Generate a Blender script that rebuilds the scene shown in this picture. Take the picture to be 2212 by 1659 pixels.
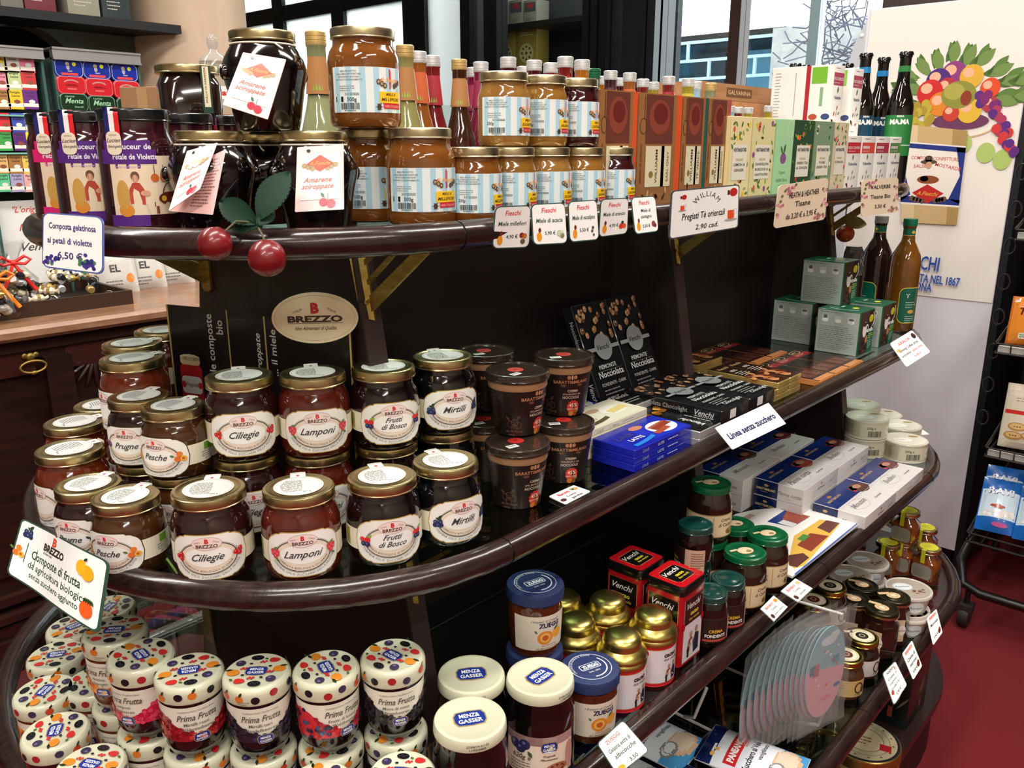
import bpy, bmesh, math, random
from math import sin, cos, pi, radians, sqrt, atan, atan2, hypot
from mathutils import Vector, Matrix
random.seed(11)
for o in list(bpy.data.objects): bpy.data.objects.remove(o)
sc = bpy.context.scene
COL = sc.collection
# ------------------------------------------------------------------ camera
CAMZ = 1.42
PITCH = atan(507.5/1820.0)
YAW = radians(42.2)
cd = bpy.data.cameras.new('camera'); cam = bpy.data.objects.new('camera', cd); COL.objects.link(cam)
cd.sensor_width = 36.0; cd.lens = 36.0*1820/2212; cd.clip_start = .02
cam.location = (0, 0, CAMZ); cam.rotation_euler = (pi/2-PITCH, 0, YAW-pi/2)
sc.camera = cam
# ------------------------------------------------------------------ world, exposure
w = bpy.data.worlds.new('overcast_sky'); sc.world = w; w.use_nodes = True
bg = w.node_tree.nodes['Background']
bg.inputs[0].default_value = (.93, .97, 1.0, 1); bg.inputs[1].default_value = 4.5
sc.view_settings.view_transform = 'Standard'; sc.view_settings.look = 'None'
sc.view_settings.gamma = 1; sc.view_settings.use_curve_mapping = False
sc.view_settings.exposure = 0.14
# ------------------------------------------------------------------ ceiling strip lights (light part; the fixtures are built with the ceiling)
LAMPS = [(-1.3, -.4, 1.5), (.2, .55, 1.5), (.2, -1.5, 1.5), (1.9, .0, 1.5), (1.9, 1.9, 1.5), (-.2, 2.1, 1.5), (3.1, 1.0, 1.2), (-1.6, -2.2, 1.5)]
for lx, ly, ln in LAMPS:
    ld = bpy.data.lights.new('strip_lamp_light', 'AREA'); ld.shape = 'RECTANGLE'; ld.size = ln; ld.size_y = .22
    ld.energy = 34 if lx < 3 else 14; ld.color = (1.0, .955, .90)
    lo = bpy.data.objects.new('strip_lamp_light', ld); COL.objects.link(lo); lo.location = (lx, ly, 2.93)

_F = Vector((cos(PITCH)*cos(YAW), cos(PITCH)*sin(YAW), -sin(PITCH)))
_R = Vector((sin(YAW), -cos(YAW), 0)); _U = Vector((sin(PITCH)*cos(YAW), sin(PITCH)*sin(YAW), cos(PITCH)))
_C = Vector((0, 0, CAMZ))
def ray(u, v): return _R*((u-1106)/1820)-_U*((v-829.5)/1820)+_F
def at(u, v, z):
    "the place on a level plane of height z that the photograph shows at (u, v)"
    d = ray(u, v); return _C+d*((z-CAMZ)/d.z)
def atx(u, v, X): d = ray(u, v); return _C+d*(X/d.x)
def aty(u, v, Y): d = ray(u, v); return _C+d*(Y/d.y)
def facing(p): return atan2(p[1], p[0])-pi/2      # z-rotation that turns a thing's front (-Y) to the viewer's spot

# ------------------------------------------------------------------ materials
def lin(c): return c/12.92 if c <= .04045 else ((c+.055)/1.055)**2.4
def hx(h):
    h = h.lstrip('#'); return tuple(lin(int(h[i:i+2], 16)/255) for i in (0, 2, 4))
MATS = {}
def mat(name, col, rough=.5, metal=0, coat=0, spec=.5, noise=None, bump=None, trans=0, ior=1.45, alpha=1, sss=0, grain=None):
    if name in MATS: return MATS[name]
    m = bpy.data.materials.new(name); m.use_nodes = True; nt = m.node_tree; N = nt.nodes; L = nt.links
    b = N['Principled BSDF']; c = hx(col) if isinstance(col, str) else col
    b.inputs['Base Color'].default_value = (*c, 1); b.inputs['Roughness'].default_value = rough
    b.inputs['Metallic'].default_value = metal; b.inputs['Coat Weight'].default_value = coat; b.inputs['Coat Roughness'].default_value = .03
    b.inputs['Specular IOR Level'].default_value = spec; b.inputs['Transmission Weight'].default_value = trans; b.inputs['IOR'].default_value = ior
    b.inputs['Alpha'].default_value = alpha
    if sss: b.inputs['Subsurface Weight'].default_value = sss; b.inputs['Subsurface Radius'].default_value = (.02, .008, .003); b.inputs['Subsurface Scale'].default_value = .5
    if noise or bump or grain:
        tc = N.new('ShaderNodeTexCoord'); mp = N.new('ShaderNodeMapping'); L.new(tc.outputs['Object'], mp.inputs[0])
    if noise:   # (second colour, scale, stretch xyz)
        c2, s, st = noise
        mp.inputs['Scale'].default_value = st
        nz = N.new('ShaderNodeTexNoise'); nz.inputs['Scale'].default_value = s; nz.inputs['Detail'].default_value = 5; nz.inputs['Roughness'].default_value = .65
        L.new(mp.outputs[0], nz.inputs['Vector'])
        r = N.new('ShaderNodeValToRGB'); r.color_ramp.elements[0].position = .34; r.color_ramp.elements[1].position = .68
        r.color_ramp.elements[0].color = (*c, 1); r.color_ramp.elements[1].color = (*hx(c2), 1)
        L.new(nz.outputs[0], r.inputs[0]); L.new(r.outputs[0], b.inputs['Base Color'])
    if bump:    # (scale, strength)
        nb = N.new('ShaderNodeTexNoise'); nb.inputs['Scale'].default_value = bump[0]; nb.inputs['Detail'].default_value = 3
        L.new(tc.outputs['Object'], nb.inputs['Vector'])
        bp = N.new('ShaderNodeBump'); bp.inputs['Strength'].default_value = bump[1]; bp.inputs['Distance'].default_value = .002
        L.new(nb.outputs[0], bp.inputs['Height']); L.new(bp.outputs[0], b.inputs['Normal'])
    MATS[name] = m; return m
def printmat(name, rough, coat=0, metal=0):
    m = mat(name, '#ffffff', rough, metal, coat); nt = m.node_tree
    a = nt.nodes.new('ShaderNodeVertexColor'); a.layer_name = 'Col'
    nt.links.new(a.outputs[0], nt.nodes['Principled BSDF'].inputs['Base Color']); return m
def thinglass(name, tint='#eef7f4', ior=1.5, rough=.0):
    "a clear pane: what lies behind shows through, and the pane mirrors more at a grazing view"
    m = bpy.data.materials.new(name); m.use_nodes = True; nt = m.node_tree; N = nt.nodes; L = nt.links
    N.remove(N['Principled BSDF']); t = N.new('ShaderNodeBsdfTransparent'); t.inputs[0].default_value = (*hx(tint), 1)
    g = N.new('ShaderNodeBsdfGlossy'); g.inputs['Roughness'].default_value = rough
    lw = N.new('ShaderNodeLayerWeight'); lw.inputs[0].default_value = .5; x = N.new('ShaderNodeMixShader')
    pw = N.new('ShaderNodeMath'); pw.operation = 'POWER'; pw.inputs[1].default_value = 5; L.new(lw.outputs['Facing'], pw.inputs[0])
    f = N.new('ShaderNodeMapRange'); f.inputs[3].default_value = ((ior-1)/(ior+1))**2; f.inputs[4].default_value = 1; L.new(pw.outputs[0], f.inputs[0])
    L.new(f.outputs[0], x.inputs[0]); L.new(t.outputs[0], x.inputs[1]); L.new(g.outputs[0], x.inputs[2])
    L.new(x.outputs[0], N['Material Output'].inputs[0]); MATS[name] = m; return m
PAPER = printmat('printed_paper', .5)
GLOSSP = printmat('printed_gloss', .22, .3)
SATIN = printmat('printed_satin', .35)
TINP = printmat('printed_tin', .18, .6)
GOLD = mat('gold_lid_metal', '#c4b384', .27, 1)
PALEGOLD = mat('pale_gold_lid_metal', '#c2b48e', .3, 1)
BRASS = mat('brushed_brass', '#c0a55c', .42, .9, noise=('#98813f', 30, (1, 1, 6)))
WOOD = mat('dark_polished_wood', '#1d1110', .24, 0, .25, noise=('#33211d', 14, (1, 8, 8)), bump=(160, .08))
PANEL = mat('dark_brown_laminate', '#1d1515', .45, noise=('#231919', 3, (1, 1, 1)))
EDGE = mat('upright_edge_brown', '#3a2c2a', .4)
BLACK = mat('matt_black', '#0c0c0d', .5)
BLACKP = mat('black_plastic_lid', '#0d1012', .22, 0, .4)
STEEL = mat('bright_steel', '#c8c8c6', .25, 1)
CAPAL = mat('silver_cap_aluminium', '#e2e2e2', .35, .6)
CAPGOLD = mat('gold_cap_aluminium', '#d8b878', .35, .6)
WHITEP = mat('white_plastic', '#ecebe6', .4)
GLASS = thinglass('shelf_glass', '#dfece6')
CLEAR = thinglass('clear_glass', '#f2f6f4')
BOTTLEG = thinglass('bottle_glass', '#e6efe4')
CELLO = thinglass('clear_cellophane', '#f4f4f4', 1.35, .05)

# ------------------------------------------------------------------ meshes
def mesh(name, V, Fc, m, smooth=True, cols=None, sharp=38):
    me = bpy.data.meshes.new(name); me.from_pydata([tuple(v) for v in V], [], Fc)
    me.materials.append(m)
    if cols is not None:
        ca = me.color_attributes.new('Col', 'FLOAT_COLOR', 'CORNER')
        arr = []
        for p, c in zip(me.polygons, cols): arr.extend((c[0], c[1], c[2], 1.0)*p.loop_total)
        ca.data.foreach_set('color', arr)
    if smooth:
        me.polygons.foreach_set('use_smooth', [True]*len(me.polygons)); me.update()
        try: me.set_sharp_from_angle(angle=radians(sharp))
        except Exception: pass
    me.update(); return me
def ob(name, me, parent=None, loc=(0, 0, 0), rot=(0, 0, 0)):
    o = bpy.data.objects.new(name, me); COL.objects.link(o); o.location = loc; o.rotation_euler = rot
    if parent is not None: o.parent = parent
    return o
def tag(o, label, cat, group=None, kind=None):
    if label: o['label'] = label
    if cat: o['category'] = cat
    if group: o['group'] = group
    if kind: o['kind'] = kind
    return o
def thing(name, label, cat, loc=(0, 0, 0), rz=0, group=None, rot=None):
    o = ob(name, None, None, loc, rot or (0, 0, rz)); o.empty_display_size = .02
    return tag(o, label, cat, group)
def struct(name, me, loc=(0, 0, 0), rot=(0, 0, 0)):
    o = ob(name, me, None, loc, rot); o['kind'] = 'structure'; return o
def copytree(o, parent=None):
    c = o.copy(); COL.objects.link(c)
    if parent is not None: c.parent = parent
    for ch in list(o.children): copytree(ch, c)
    return c
def dup(o, label, loc, rz, group=None):
    c = copytree(o); c.location = loc; c.rotation_euler = (0, 0, rz); c['label'] = label
    if group: c['group'] = group
    return c
class Kind:
    "one of each kind is built; every further one is a copy of it and of its parts"
    def __init__(s, fn): s.fn = fn; s.first = {}
    def __call__(s, key, label, loc, rz=0, group=None):
        if key not in s.first:
            o = s.fn(key); s.first[key] = o
            o.location = loc; o.rotation_euler = (0, 0, rz); o['label'] = label
            if group: o['group'] = group
            return o
        return dup(s.first[key], label, loc, rz, group)

def join(*ms):
    V = []; Fc = []
    for v, f in ms:
        n = len(V); V += list(v); Fc += [tuple(i+n for i in q) for q in f]
    return V, Fc
def moved(m, d=(0, 0, 0), rz=0, s=1, rx=0, ry=0):
    M = Matrix.Translation(d) @ Matrix.Rotation(rz, 4, 'Z') @ Matrix.Rotation(ry, 4, 'Y') @ Matrix.Rotation(rx, 4, 'X') @ Matrix.Scale(s, 4)
    return [tuple(M @ Vector(v)) for v in m[0]], m[1]
def lathe(prof, n=32, cap=True):
    V = []; Fc = []
    for r, z in prof: V += [(r*cos(2*pi*i/n), r*sin(2*pi*i/n), z) for i in range(n)]
    for k in range(len(prof)-1):
        for i in range(n):
            j = (i+1) % n; Fc.append((k*n+i, k*n+j, (k+1)*n+j, (k+1)*n+i))
    if cap:
        Fc.append(tuple(range(n-1, -1, -1))); m = (len(prof)-1)*n; Fc.append(tuple(range(m, m+n)))
    return V, Fc
def loft(loops, cap=True):
    n = len(loops[0]); V = [p for l in loops for p in l]; Fc = []
    for k in range(len(loops)-1):
        for i in range(n):
            j = (i+1) % n; Fc.append((k*n+i, k*n+j, (k+1)*n+j, (k+1)*n+i))
    if cap: Fc.append(tuple(range(n-1, -1, -1))); m = (len(loops)-1)*n; Fc.append(tuple(range(m, m+n)))
    return V, Fc
def rrect(w, d, r, z, k=4, e=0):
    "rounded rectangle loop w x d, corner r, at height z"
    r = max(min(r, w/2-1e-5, d/2-1e-5), 1e-5); P = []
    for cx, cy, a0 in ((w/2-r, d/2-r, 0), (-w/2+r, d/2-r, pi/2), (-w/2+r, -d/2+r, pi), (w/2-r, -d/2+r, 1.5*pi)):
        P += [(cx+r*cos(a0+pi/2*i/k), cy+r*sin(a0+pi/2*i/k), z) for i in range(k+1)]
    return P
def rbox(w, d, h, r=.002, b=.0008, z=0, k=2):
    "box with rounded corners and softened edges standing on z"
    return loft([rrect(w-2*b, d-2*b, r, z, k), rrect(w, d, r+b, z+b, k), rrect(w, d, r+b, z+h-b, k), rrect(w-2*b, d-2*b, r, z+h, k)])
def box(x0, x1, y0, y1, z0, z1):
    V = [(x0, y0, z0), (x1, y0, z0), (x1, y1, z0), (x0, y1, z0), (x0, y0, z1), (x1, y0, z1), (x1, y1, z1), (x0, y1, z1)]
    return V, [(3, 2, 1, 0), (4, 5, 6, 7), (0, 1, 5, 4), (1, 2, 6, 5), (2, 3, 7, 6), (3, 0, 4, 7)]
def tube(P, r, n=10, closed=False):
    P = [Vector(p) for p in P]; V = []; Fc = []; m = len(P); up = Vector((0, 0, 1)); rad = r if isinstance(r, (list, tuple)) else [r]*m
    prev = None
    for i in range(m):
        a = P[(i-1) % m] if (closed or i) else P[i]; b = P[(i+1) % m] if (closed or i < m-1) else P[i]
        t = (b-a).normalized()
        if prev is None: s = t.cross(up) if abs(t.z) < .95 else t.cross(Vector((1, 0, 0)))
        else: s = prev-t*prev.dot(t)
        s.normalize(); prev = s; q = t.cross(s)
        V += [tuple(P[i]+s*(rad[i]*cos(2*pi*k/n))+q*(rad[i]*sin(2*pi*k/n))) for k in range(n)]
    for i in range(m if closed else m-1):
        for k in range(n):
            j = (k+1) % n; i2 = (i+1) % m; Fc.append((i*n+k, i*n+j, i2*n+j, i2*n+k))
    if not closed: Fc.append(tuple(range(n-1, -1, -1))); Fc.append(tuple(range((m-1)*n, m*n)))
    return V, Fc
def extrude(poly, z0, z1):
    n = len(poly); V = [(x, y, z0) for x, y in poly]+[(x, y, z1) for x, y in poly]
    return V, [tuple(range(n-1, -1, -1)), tuple(range(n, 2*n))]+[(i, (i+1) % n, n+(i+1) % n, n+i) for i in range(n)]
def ball(r, n=12, m=8, sx=1, sy=1, sz=1, c=(0, 0, 0)):
    V, Fc = lathe([(max(r*sin(pi*i/m), r*.02), -r*cos(pi*i/m)) for i in range(m+1)], n)
    return [(x*sx+c[0], y*sy+c[1], z*sz+c[2]) for x, y, z in V], Fc

# ------------------------------------------------------------------ print: flat artwork in millimetres, laid on a surface by a mapping
_GL = {}
def glyphs(s, bold=0, shear=0):
    k = (s, bold, shear)
    if k not in _GL:
        c = bpy.data.curves.new('t', 'FONT'); c.body = s; c.size = 1; c.resolution_u = 2; c.offset = bold; c.shear = shear
        o = bpy.data.objects.new('t', c); me = bpy.data.meshes.new_from_object(o)
        V = [(v.co.x, v.co.y) for v in me.vertices]; Fc = [tuple(p.vertices) for p in me.polygons]
        bpy.data.meshes.remove(me); bpy.data.objects.remove(o); bpy.data.curves.remove(c)
        x0 = min((v[0] for v in V), default=0); x1 = max((v[0] for v in V), default=.3)
        _GL[k] = (V, Fc, x0, x1)
    return _GL[k]
class Pr:
    def __init__(s): s.V = []; s.F = []; s.C = []; s.k = 0
    def up(s): s.k += 1; return s
    def add(s, V, Fc, col):
        n = len(s.V); c = hx(col) if isinstance(col, str) else col
        s.V += [(x, y, s.k) for x, y in V]; s.F += [tuple(i+n for i in f) for f in Fc]; s.C += [c]*len(Fc); return s
    def area(s, x0, x1, top, bot, col, n=8):
        V = []; Fc = []
        for i in range(n+1):
            x = x0+(x1-x0)*i/n; V += [(x, bot(x)), (x, top(x))]
        for i in range(n): Fc.append((2*i, 2*i+2, 2*i+3, 2*i+1))
        return s.add(V, Fc, col)
    def rect(s, cx, cy, w, h, col, n=1): return s.area(cx-w/2, cx+w/2, lambda x: cy+h/2, lambda x: cy-h/2, col, n)
    def rr(s, cx, cy, w, h, r, col, n=14):
        def e(x):
            d = abs(x-cx)-(w/2-r); return h/2 if d <= 0 else h/2-r+sqrt(max(r*r-d*d, 0))
        xs = sorted(set([cx-w/2+r*(1-cos(pi/2*i/4)) for i in range(5)]+[cx+w/2-r*(1-cos(pi/2*i/4)) for i in range(5)]+[cx-w/2+r+(w-2*r)*i/max(n-8, 1) for i in range(max(n-8, 1)+1)]))
        V = []; Fc = []
        for x in xs: V += [(x, cy-e(x)), (x, cy+e(x))]
        for i in range(len(xs)-1): Fc.append((2*i, 2*i+2, 2*i+3, 2*i+1))
        return s.add(V, Fc, col)
    def ell(s, cx, cy, a, b, col, n=14):
        V = []; Fc = []
        for i in range(n+1):
            t = pi*i/n; x = cx-a*cos(t); y = b*sin(t); V += [(x, cy-y), (x, cy+y)]
        for i in range(n): Fc.append((2*i, 2*i+2, 2*i+3, 2*i+1))
        return s.add(V, Fc, col)
    def ring(s, cx, cy, a, b, t, col, n=40, a0=0, a1=2*pi):
        V = []; Fc = []
        for i in range(n+1):
            q = a0+(a1-a0)*i/n; V += [(cx+a*cos(q), cy+b*sin(q)), (cx+(a-t)*cos(q), cy+(b-t)*sin(q))]
        for i in range(n): Fc.append((2*i, 2*i+2, 2*i+3, 2*i+1))
        return s.add(V, Fc, col)
    def poly(s, P, col): return s.add(P, [tuple(range(len(P)))], col)
    def leaf(s, x, y, l, w, a, col):
        P = []
        for t in range(9):
            q = t/8; P.append((q*l, w*sin(pi*q)*.5))
        for t in range(7, 0, -1):
            q = t/8; P.append((q*l, -w*sin(pi*q)*.5))
        return s.poly([(x+p*cos(a)-q*sin(a), y+p*sin(a)+q*cos(a)) for p, q in P], col)
    def text(s, t, x, y, size, col, al='c', bold=.012, it=0, rot=0, sx=1, w=None):
        V, Fc, x0, x1 = glyphs(t, bold, it)
        if w: sx = w/max((x1-x0)*size, 1e-6)
        o = {'c': (x0+x1)/2, 'l': x0, 'r': x1}[al]; ca, sa = cos(rot), sin(rot); P = []
        for a, b in V:
            a = (a-o)*size*sx; b = b*size; P.append((x+a*ca-b*sa, y+a*sa+b*ca))
        return s.add(P, Fc, col)
    def arc(s, t, cx, cy, a, b, size, col, mid=-pi/2, inside=True, bold=0, gap=.12):
        "text along an ellipse, centred on angle mid; inside=True reads along the bottom"
        ws = []
        for ch in t:
            if ch == ' ': ws.append(.32)
            else:
                _, _, x0, x1 = glyphs(ch, bold); ws.append(x1-x0+gap)
        L = sum(ws)*size; r = (a+b)/2; p = -L/2
        for ch, wd in zip(t, ws):
            c = p+wd*size/2; p += wd*size
            if ch == ' ': continue
            q = mid+(c/r if inside else -c/r); tx, ty = (-a*sin(q), b*cos(q)); 
            if not inside: tx, ty = -tx, -ty
            s.text(ch, cx+a*cos(q), cy+b*sin(q), size, col, bold=bold, rot=atan2(ty, tx))
        return s
    def lines(s, x0, y0, w, n, pitch, h, col, seed=1):
        "small print that no one can read at this size: broken rows"
        R = random.Random(seed)
        for i in range(n):
            x = 0; W = w*(R.uniform(.75, 1) if i < n-1 else .6)
            while x < W:
                l = min(R.uniform(.04, .16)*w, W-x); s.rect(x0+x+l/2, y0-i*pitch, l, h, col); x += l+.025*w
        return s
    def bars(s, cx, cy, w, h, col='#101010', seed=3):
        R = random.Random(seed); x = -w/2
        while x < w/2:
            t = R.choice((.012, .02, .03))*w; s.rect(cx+x+t/2, cy, t, h, col); x += t+R.choice((.012, .02, .025))*w
        return s
    def build(s, name, fn, m=PAPER, step=.00014):
        return mesh(name, [fn(x*.001, y*.001, .0002+k*step) for x, y, k in s.V], s.F, m, False, s.C)
def cyl(R, z0=0, a0=0): return lambda x, y, o: ((R+o)*sin(x/R+a0), -(R+o)*cos(x/R+a0), z0+y)
def cone(Rf, z0=0, a0=0, R0=None):
    def f(x, y, o):
        r = Rf(z0+y); a = x/(R0 or r)+a0; return ((r+o)*sin(a), -(r+o)*cos(a), z0+y)
    return f
def front(yp=0, z0=0, x0=0): return lambda x, y, o: (x0+x, yp-o, z0+y)
def sideL(xp=0, z0=0, y0=0): return lambda x, y, o: (xp-o, y0-x, z0+y)     # on a face that looks to -X
def sideR(xp=0, z0=0, y0=0): return lambda x, y, o: (xp+o, y0+x, z0+y)
def topf(z=0, x0=0, y0=0, rz=0):
    c, q = cos(rz), sin(rz); return lambda x, y, o: (x0+x*c-y*q, y0+x*q+y*c, z+o)
def gell(p, cx, cy, a, b, col, n=8):
    "ellipse cut small enough to follow a bulging surface"
    for j in range(n):
        y = -b+2*b*(j+.5)/n; w_ = 2*a*sqrt(max(0, 1-(y/b)**2)); p.rect(cx, cy+y, w_, 2*b/n*1.01, col, max(1, int(w_/9)))
    return p
def berry(p, x, y, r, col, hi='#ffb0a0'):
    p.ell(x, y, r, r, col, 8); p.up(); p.ell(x-r*.3, y+r*.3, r*.28, r*.22, hi, 5); return p
# ================================================================== the room
CARPET = mat('red_carpet', '#7d2b2f', .95, 0, 0, .1, noise=('#6a2226', 900, (1, 1, 1)), bump=(700, .6))
WALLM = mat('grey_green_wall', '#59605a', .7, noise=('#4d544f', 3, (1, 1, 1)))
CEILM = mat('ceiling_paint', '#d8d2c6', .8)
WALLB = mat('shop_wall_cream', '#b4a896', .75)
COLM = mat('column_stone', '#cdb49a', .5, noise=('#bda287', 5, (1, 1, .3)))
FRAMEM = mat('black_window_frame', '#121315', .35)
DWOOD = mat('dark_blue_black_wood', '#1b1e26', .3, 0, .2)
BWOOD = mat('brown_window_wood', '#33201d', .35)
struct('floor', mesh('floor', *box(-3, 4.0, -3, 8, -.1, 0), CARPET, False))
cl = struct('ceiling', mesh('ceiling', *box(-3, 4.0, -3, 8, 3.0, 3.1), CEILM, False))
for lx, ly, ln in LAMPS:
    ob('strip_light_housing', mesh('housing', *box(-ln/2-.03, ln/2+.03, -.11, .11, 2.945, 3.0), WHITEP, False), cl, (lx, ly, 0))
struct('wall_rear', mesh('w', *box(-3.1, -3, -3, 8, 0, 3), WALLB, False))
struct('wall_near', mesh('w', *box(-3, 4.1, -3.1, -3, 0, 3), WALLB, False))
struct('wall_far', mesh('w', *box(-3, 4.1, 8, 8.1, 0, 3), WALLB, False))
# --- wall on the counter side, with an arched niche and a shelf of boxes
YL = 3.45
a0 = aty(0, 58, YL); a1 = aty(163, 100, YL); at_ = aty(45, 52, YL)
xc = at_.x; rx = a1.x-xc; zt = at_.z; zb = a1.z-.55; zs = a1.z
poly = [(-3.0, 0), (xc-rx, 0)]
N_ = 18
arch = [(xc-rx*cos(pi*i/N_), zs-.12+(zt-zs+.12)*sin(pi*i/N_)) for i in range(N_+1)]
poly += arch+[(xc+rx, 0), (1.72, 0), (1.72, 3), (-3, 3)]
V, Fc = extrude(poly, 0, .1)
struct('wall_counter', mesh('wall_counter', [(x, YL+z, y) for x, y, z in V], Fc, WALLM, False))
struct('wall_niche', mesh('wall_niche', *box(-3, 1.72, YL+.3, YL+.34, 0, 3), mat('niche_dark', '#191b1a', .8), False))
s0 = aty(0, 12, YL-.22); s1 = aty(283, 40, YL-.22)
sh = thing('wall_shelf', 'black shelf high on the grey wall above the arch', 'shelf')
ob('board', mesh('board', *box(-.8, 1.7, YL-.22, YL+.02, s0.z-.03, s0.z), BLACK, False), sh)
for i, (u0, u1, c, c2) in enumerate(((2, 52, '#6d6a60', '#4c4f4a'), (54, 122, '#6a1f2c', '#8e3240'), (146, 216, '#8e8a78', '#2b2c22'), (220, 278, '#1d2b2c', '#3c4f50'))):
    x0 = aty(u0, 5, YL-.18).x; x1 = aty(u1, 5, YL-.18).x
    t = thing('gift_box', ['pale grey gift box at the left end of the high wall shelf', 'dark red gift box on the high wall shelf', 'beige gift box with a dark window on the high wall shelf', 'dark teal package beside the column on the high wall shelf'][i], 'box', ((x0+x1)/2, YL-.1, s0.z), 0, 'packages on the high wall shelf')
    ww = x1-x0
    ob('carton', mesh('c', *rbox(ww, .15, .3, .004), mat('gift%d' % i, c, .45), sharp=30), t)
    p = Pr(); p.rect(0, 150, ww*700, 120, c2); p.up().lines(-ww*300, 60, ww*600, 3, 12, 3, '#c9c4b0', i)
    ob('front_print', p.build('p', front(-.075)), t)
# --- column
cz = aty(407, 100, 3.0)
cx0 = aty(287, 60, 2.95); cx1 = aty(528, 60, 3.1)
_c = _C+ray(407, 60)*3.42; _rad = .5*241/1820*3.42
struct('column', mesh('column', *lathe([(_rad*1.25, 0), (_rad*1.25, .25), (_rad*1.03, .3), (_rad*1.01, 1.0), (_rad, 3.0)], 48), COLM), (_c.x, _c.y, 0))
# --- window wall: plane X = 4
XW = 4.0
def yw(u, v=100): return atx(u, v, XW).y
def zw(u, v): return atx(u, v, XW).z
def bar(name, y0, y1, z0, z1, m, d=.06, dx=0, parent=None):
    return ob(name, mesh(name, *box(XW-d/2+dx, XW+d/2+dx, min(y0, y1), max(y0, y1), z0, z1), m, False), parent)
ww = struct('wall_window', mesh('wall_window', *join(box(XW-.05, XW+.05, -3, 8, 0, .42), box(XW-.05, XW+.05, -3, 8, 2.75, 3.0), box(XW-.05, XW+.05, -3, .55, .42, 2.75), box(XW-.05, XW+.05, 6.9, 8, .42, 2.75)), BWOOD, False))
FROST = bpy.data.materials.new('frosted_glass'); FROST.use_nodes = True
_n = FROST.node_tree; _n.nodes.remove(_n.nodes['Principled BSDF']); _t = _n.nodes.new('ShaderNodeBsdfTranslucent'); _t.inputs[0].default_value = (.80, .82, .80, 1)
_g = _n.nodes.new('ShaderNodeBsdfDiffuse'); _g.inputs[0].default_value = (.5, .6, .6, 1); _x = _n.nodes.new('ShaderNodeMixShader'); _x.inputs[0].default_value = .12
_nz = _n.nodes.new('ShaderNodeTexNoise'); _nz.inputs['Scale'].default_value = 2.0; _rr = _n.nodes.new('ShaderNodeMapRange'); _rr.inputs[3].default_value = .06; _rr.inputs[4].default_value = .3
_n.links.new(_nz.outputs[0], _rr.inputs[0]); _n.links.new(_rr.outputs[0], _x.inputs[0])
_n.links.new(_t.outputs[0], _x.inputs[1]); _n.links.new(_g.outputs[0], _x.inputs[2]); _n.links.new(_x.outputs[0], _n.nodes['Material Output'].inputs[0])
w1 = struct('window_1', mesh('win_frame', *join(*[box(XW-.035, XW+.035, yw(b), yw(a), .42, 2.75) for a, b in ((440, 470), (601, 623), (727, 753), (880, 927), (1003, 1023))]), FRAMEM, False))
zb0, zb1 = zw(602, 50), zw(602, 17)
bar('transom', yw(440), yw(927), zb0, zb1, FRAMEM, .065, 0, w1)
bar('transom', yw(440), yw(1003), 2.62, 2.75, FRAMEM, .065, 0, w1)
for i, (a, b) in enumerate(((470, 601), (623, 727), (753, 880))):
    for z0, z1 in ((.42, zb0), (zb1, 2.62)):
        bar('pane', yw(a), yw(b), z0, z1, FROST, .008, 0, w1)
bar('pane', yw(927), yw(1003), .42, 2.62, FROST, .008, 0, w1)
# glazed cabinet of the shop window, dark inside
w2 = struct('window_2', mesh('win2', *join(*[box(XW-.05, XW+.05, yw(b), yw(a), .42, 2.75) for a, b in ((1057, 1085), (1268, 1282), (1286, 1300), (1304, 1330))]), FRAMEM, False))
struct('wall_cabinet', mesh('cab', *join(box(XW+.45, XW+.5, yw(1330)-.1, yw(1000)+.3, .42, 2.75), box(XW, XW+.5, yw(1022), yw(1020), .42, 2.75)), mat('cabinet_back', '#20232a', .7), False))
bar('pane', yw(1023), yw(1057), .42, 2.75, CLEAR, .006, 0, w2); bar('pane', yw(1085), yw(1268), .42, 2.75, CLEAR, .006, 0, w2)
XB = XW+.3
zsh = atx(1180, 52, XB).z
bar('display_shelf', yw(1300), yw(1000), zsh-.03, zsh, BLACK, .3, .3, w2)
zs2 = atx(1180, 148, XB).z
bar('display_shelf', yw(1300), yw(1000), zs2-.03, zs2, BLACK, .3, .3, w2)
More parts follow.
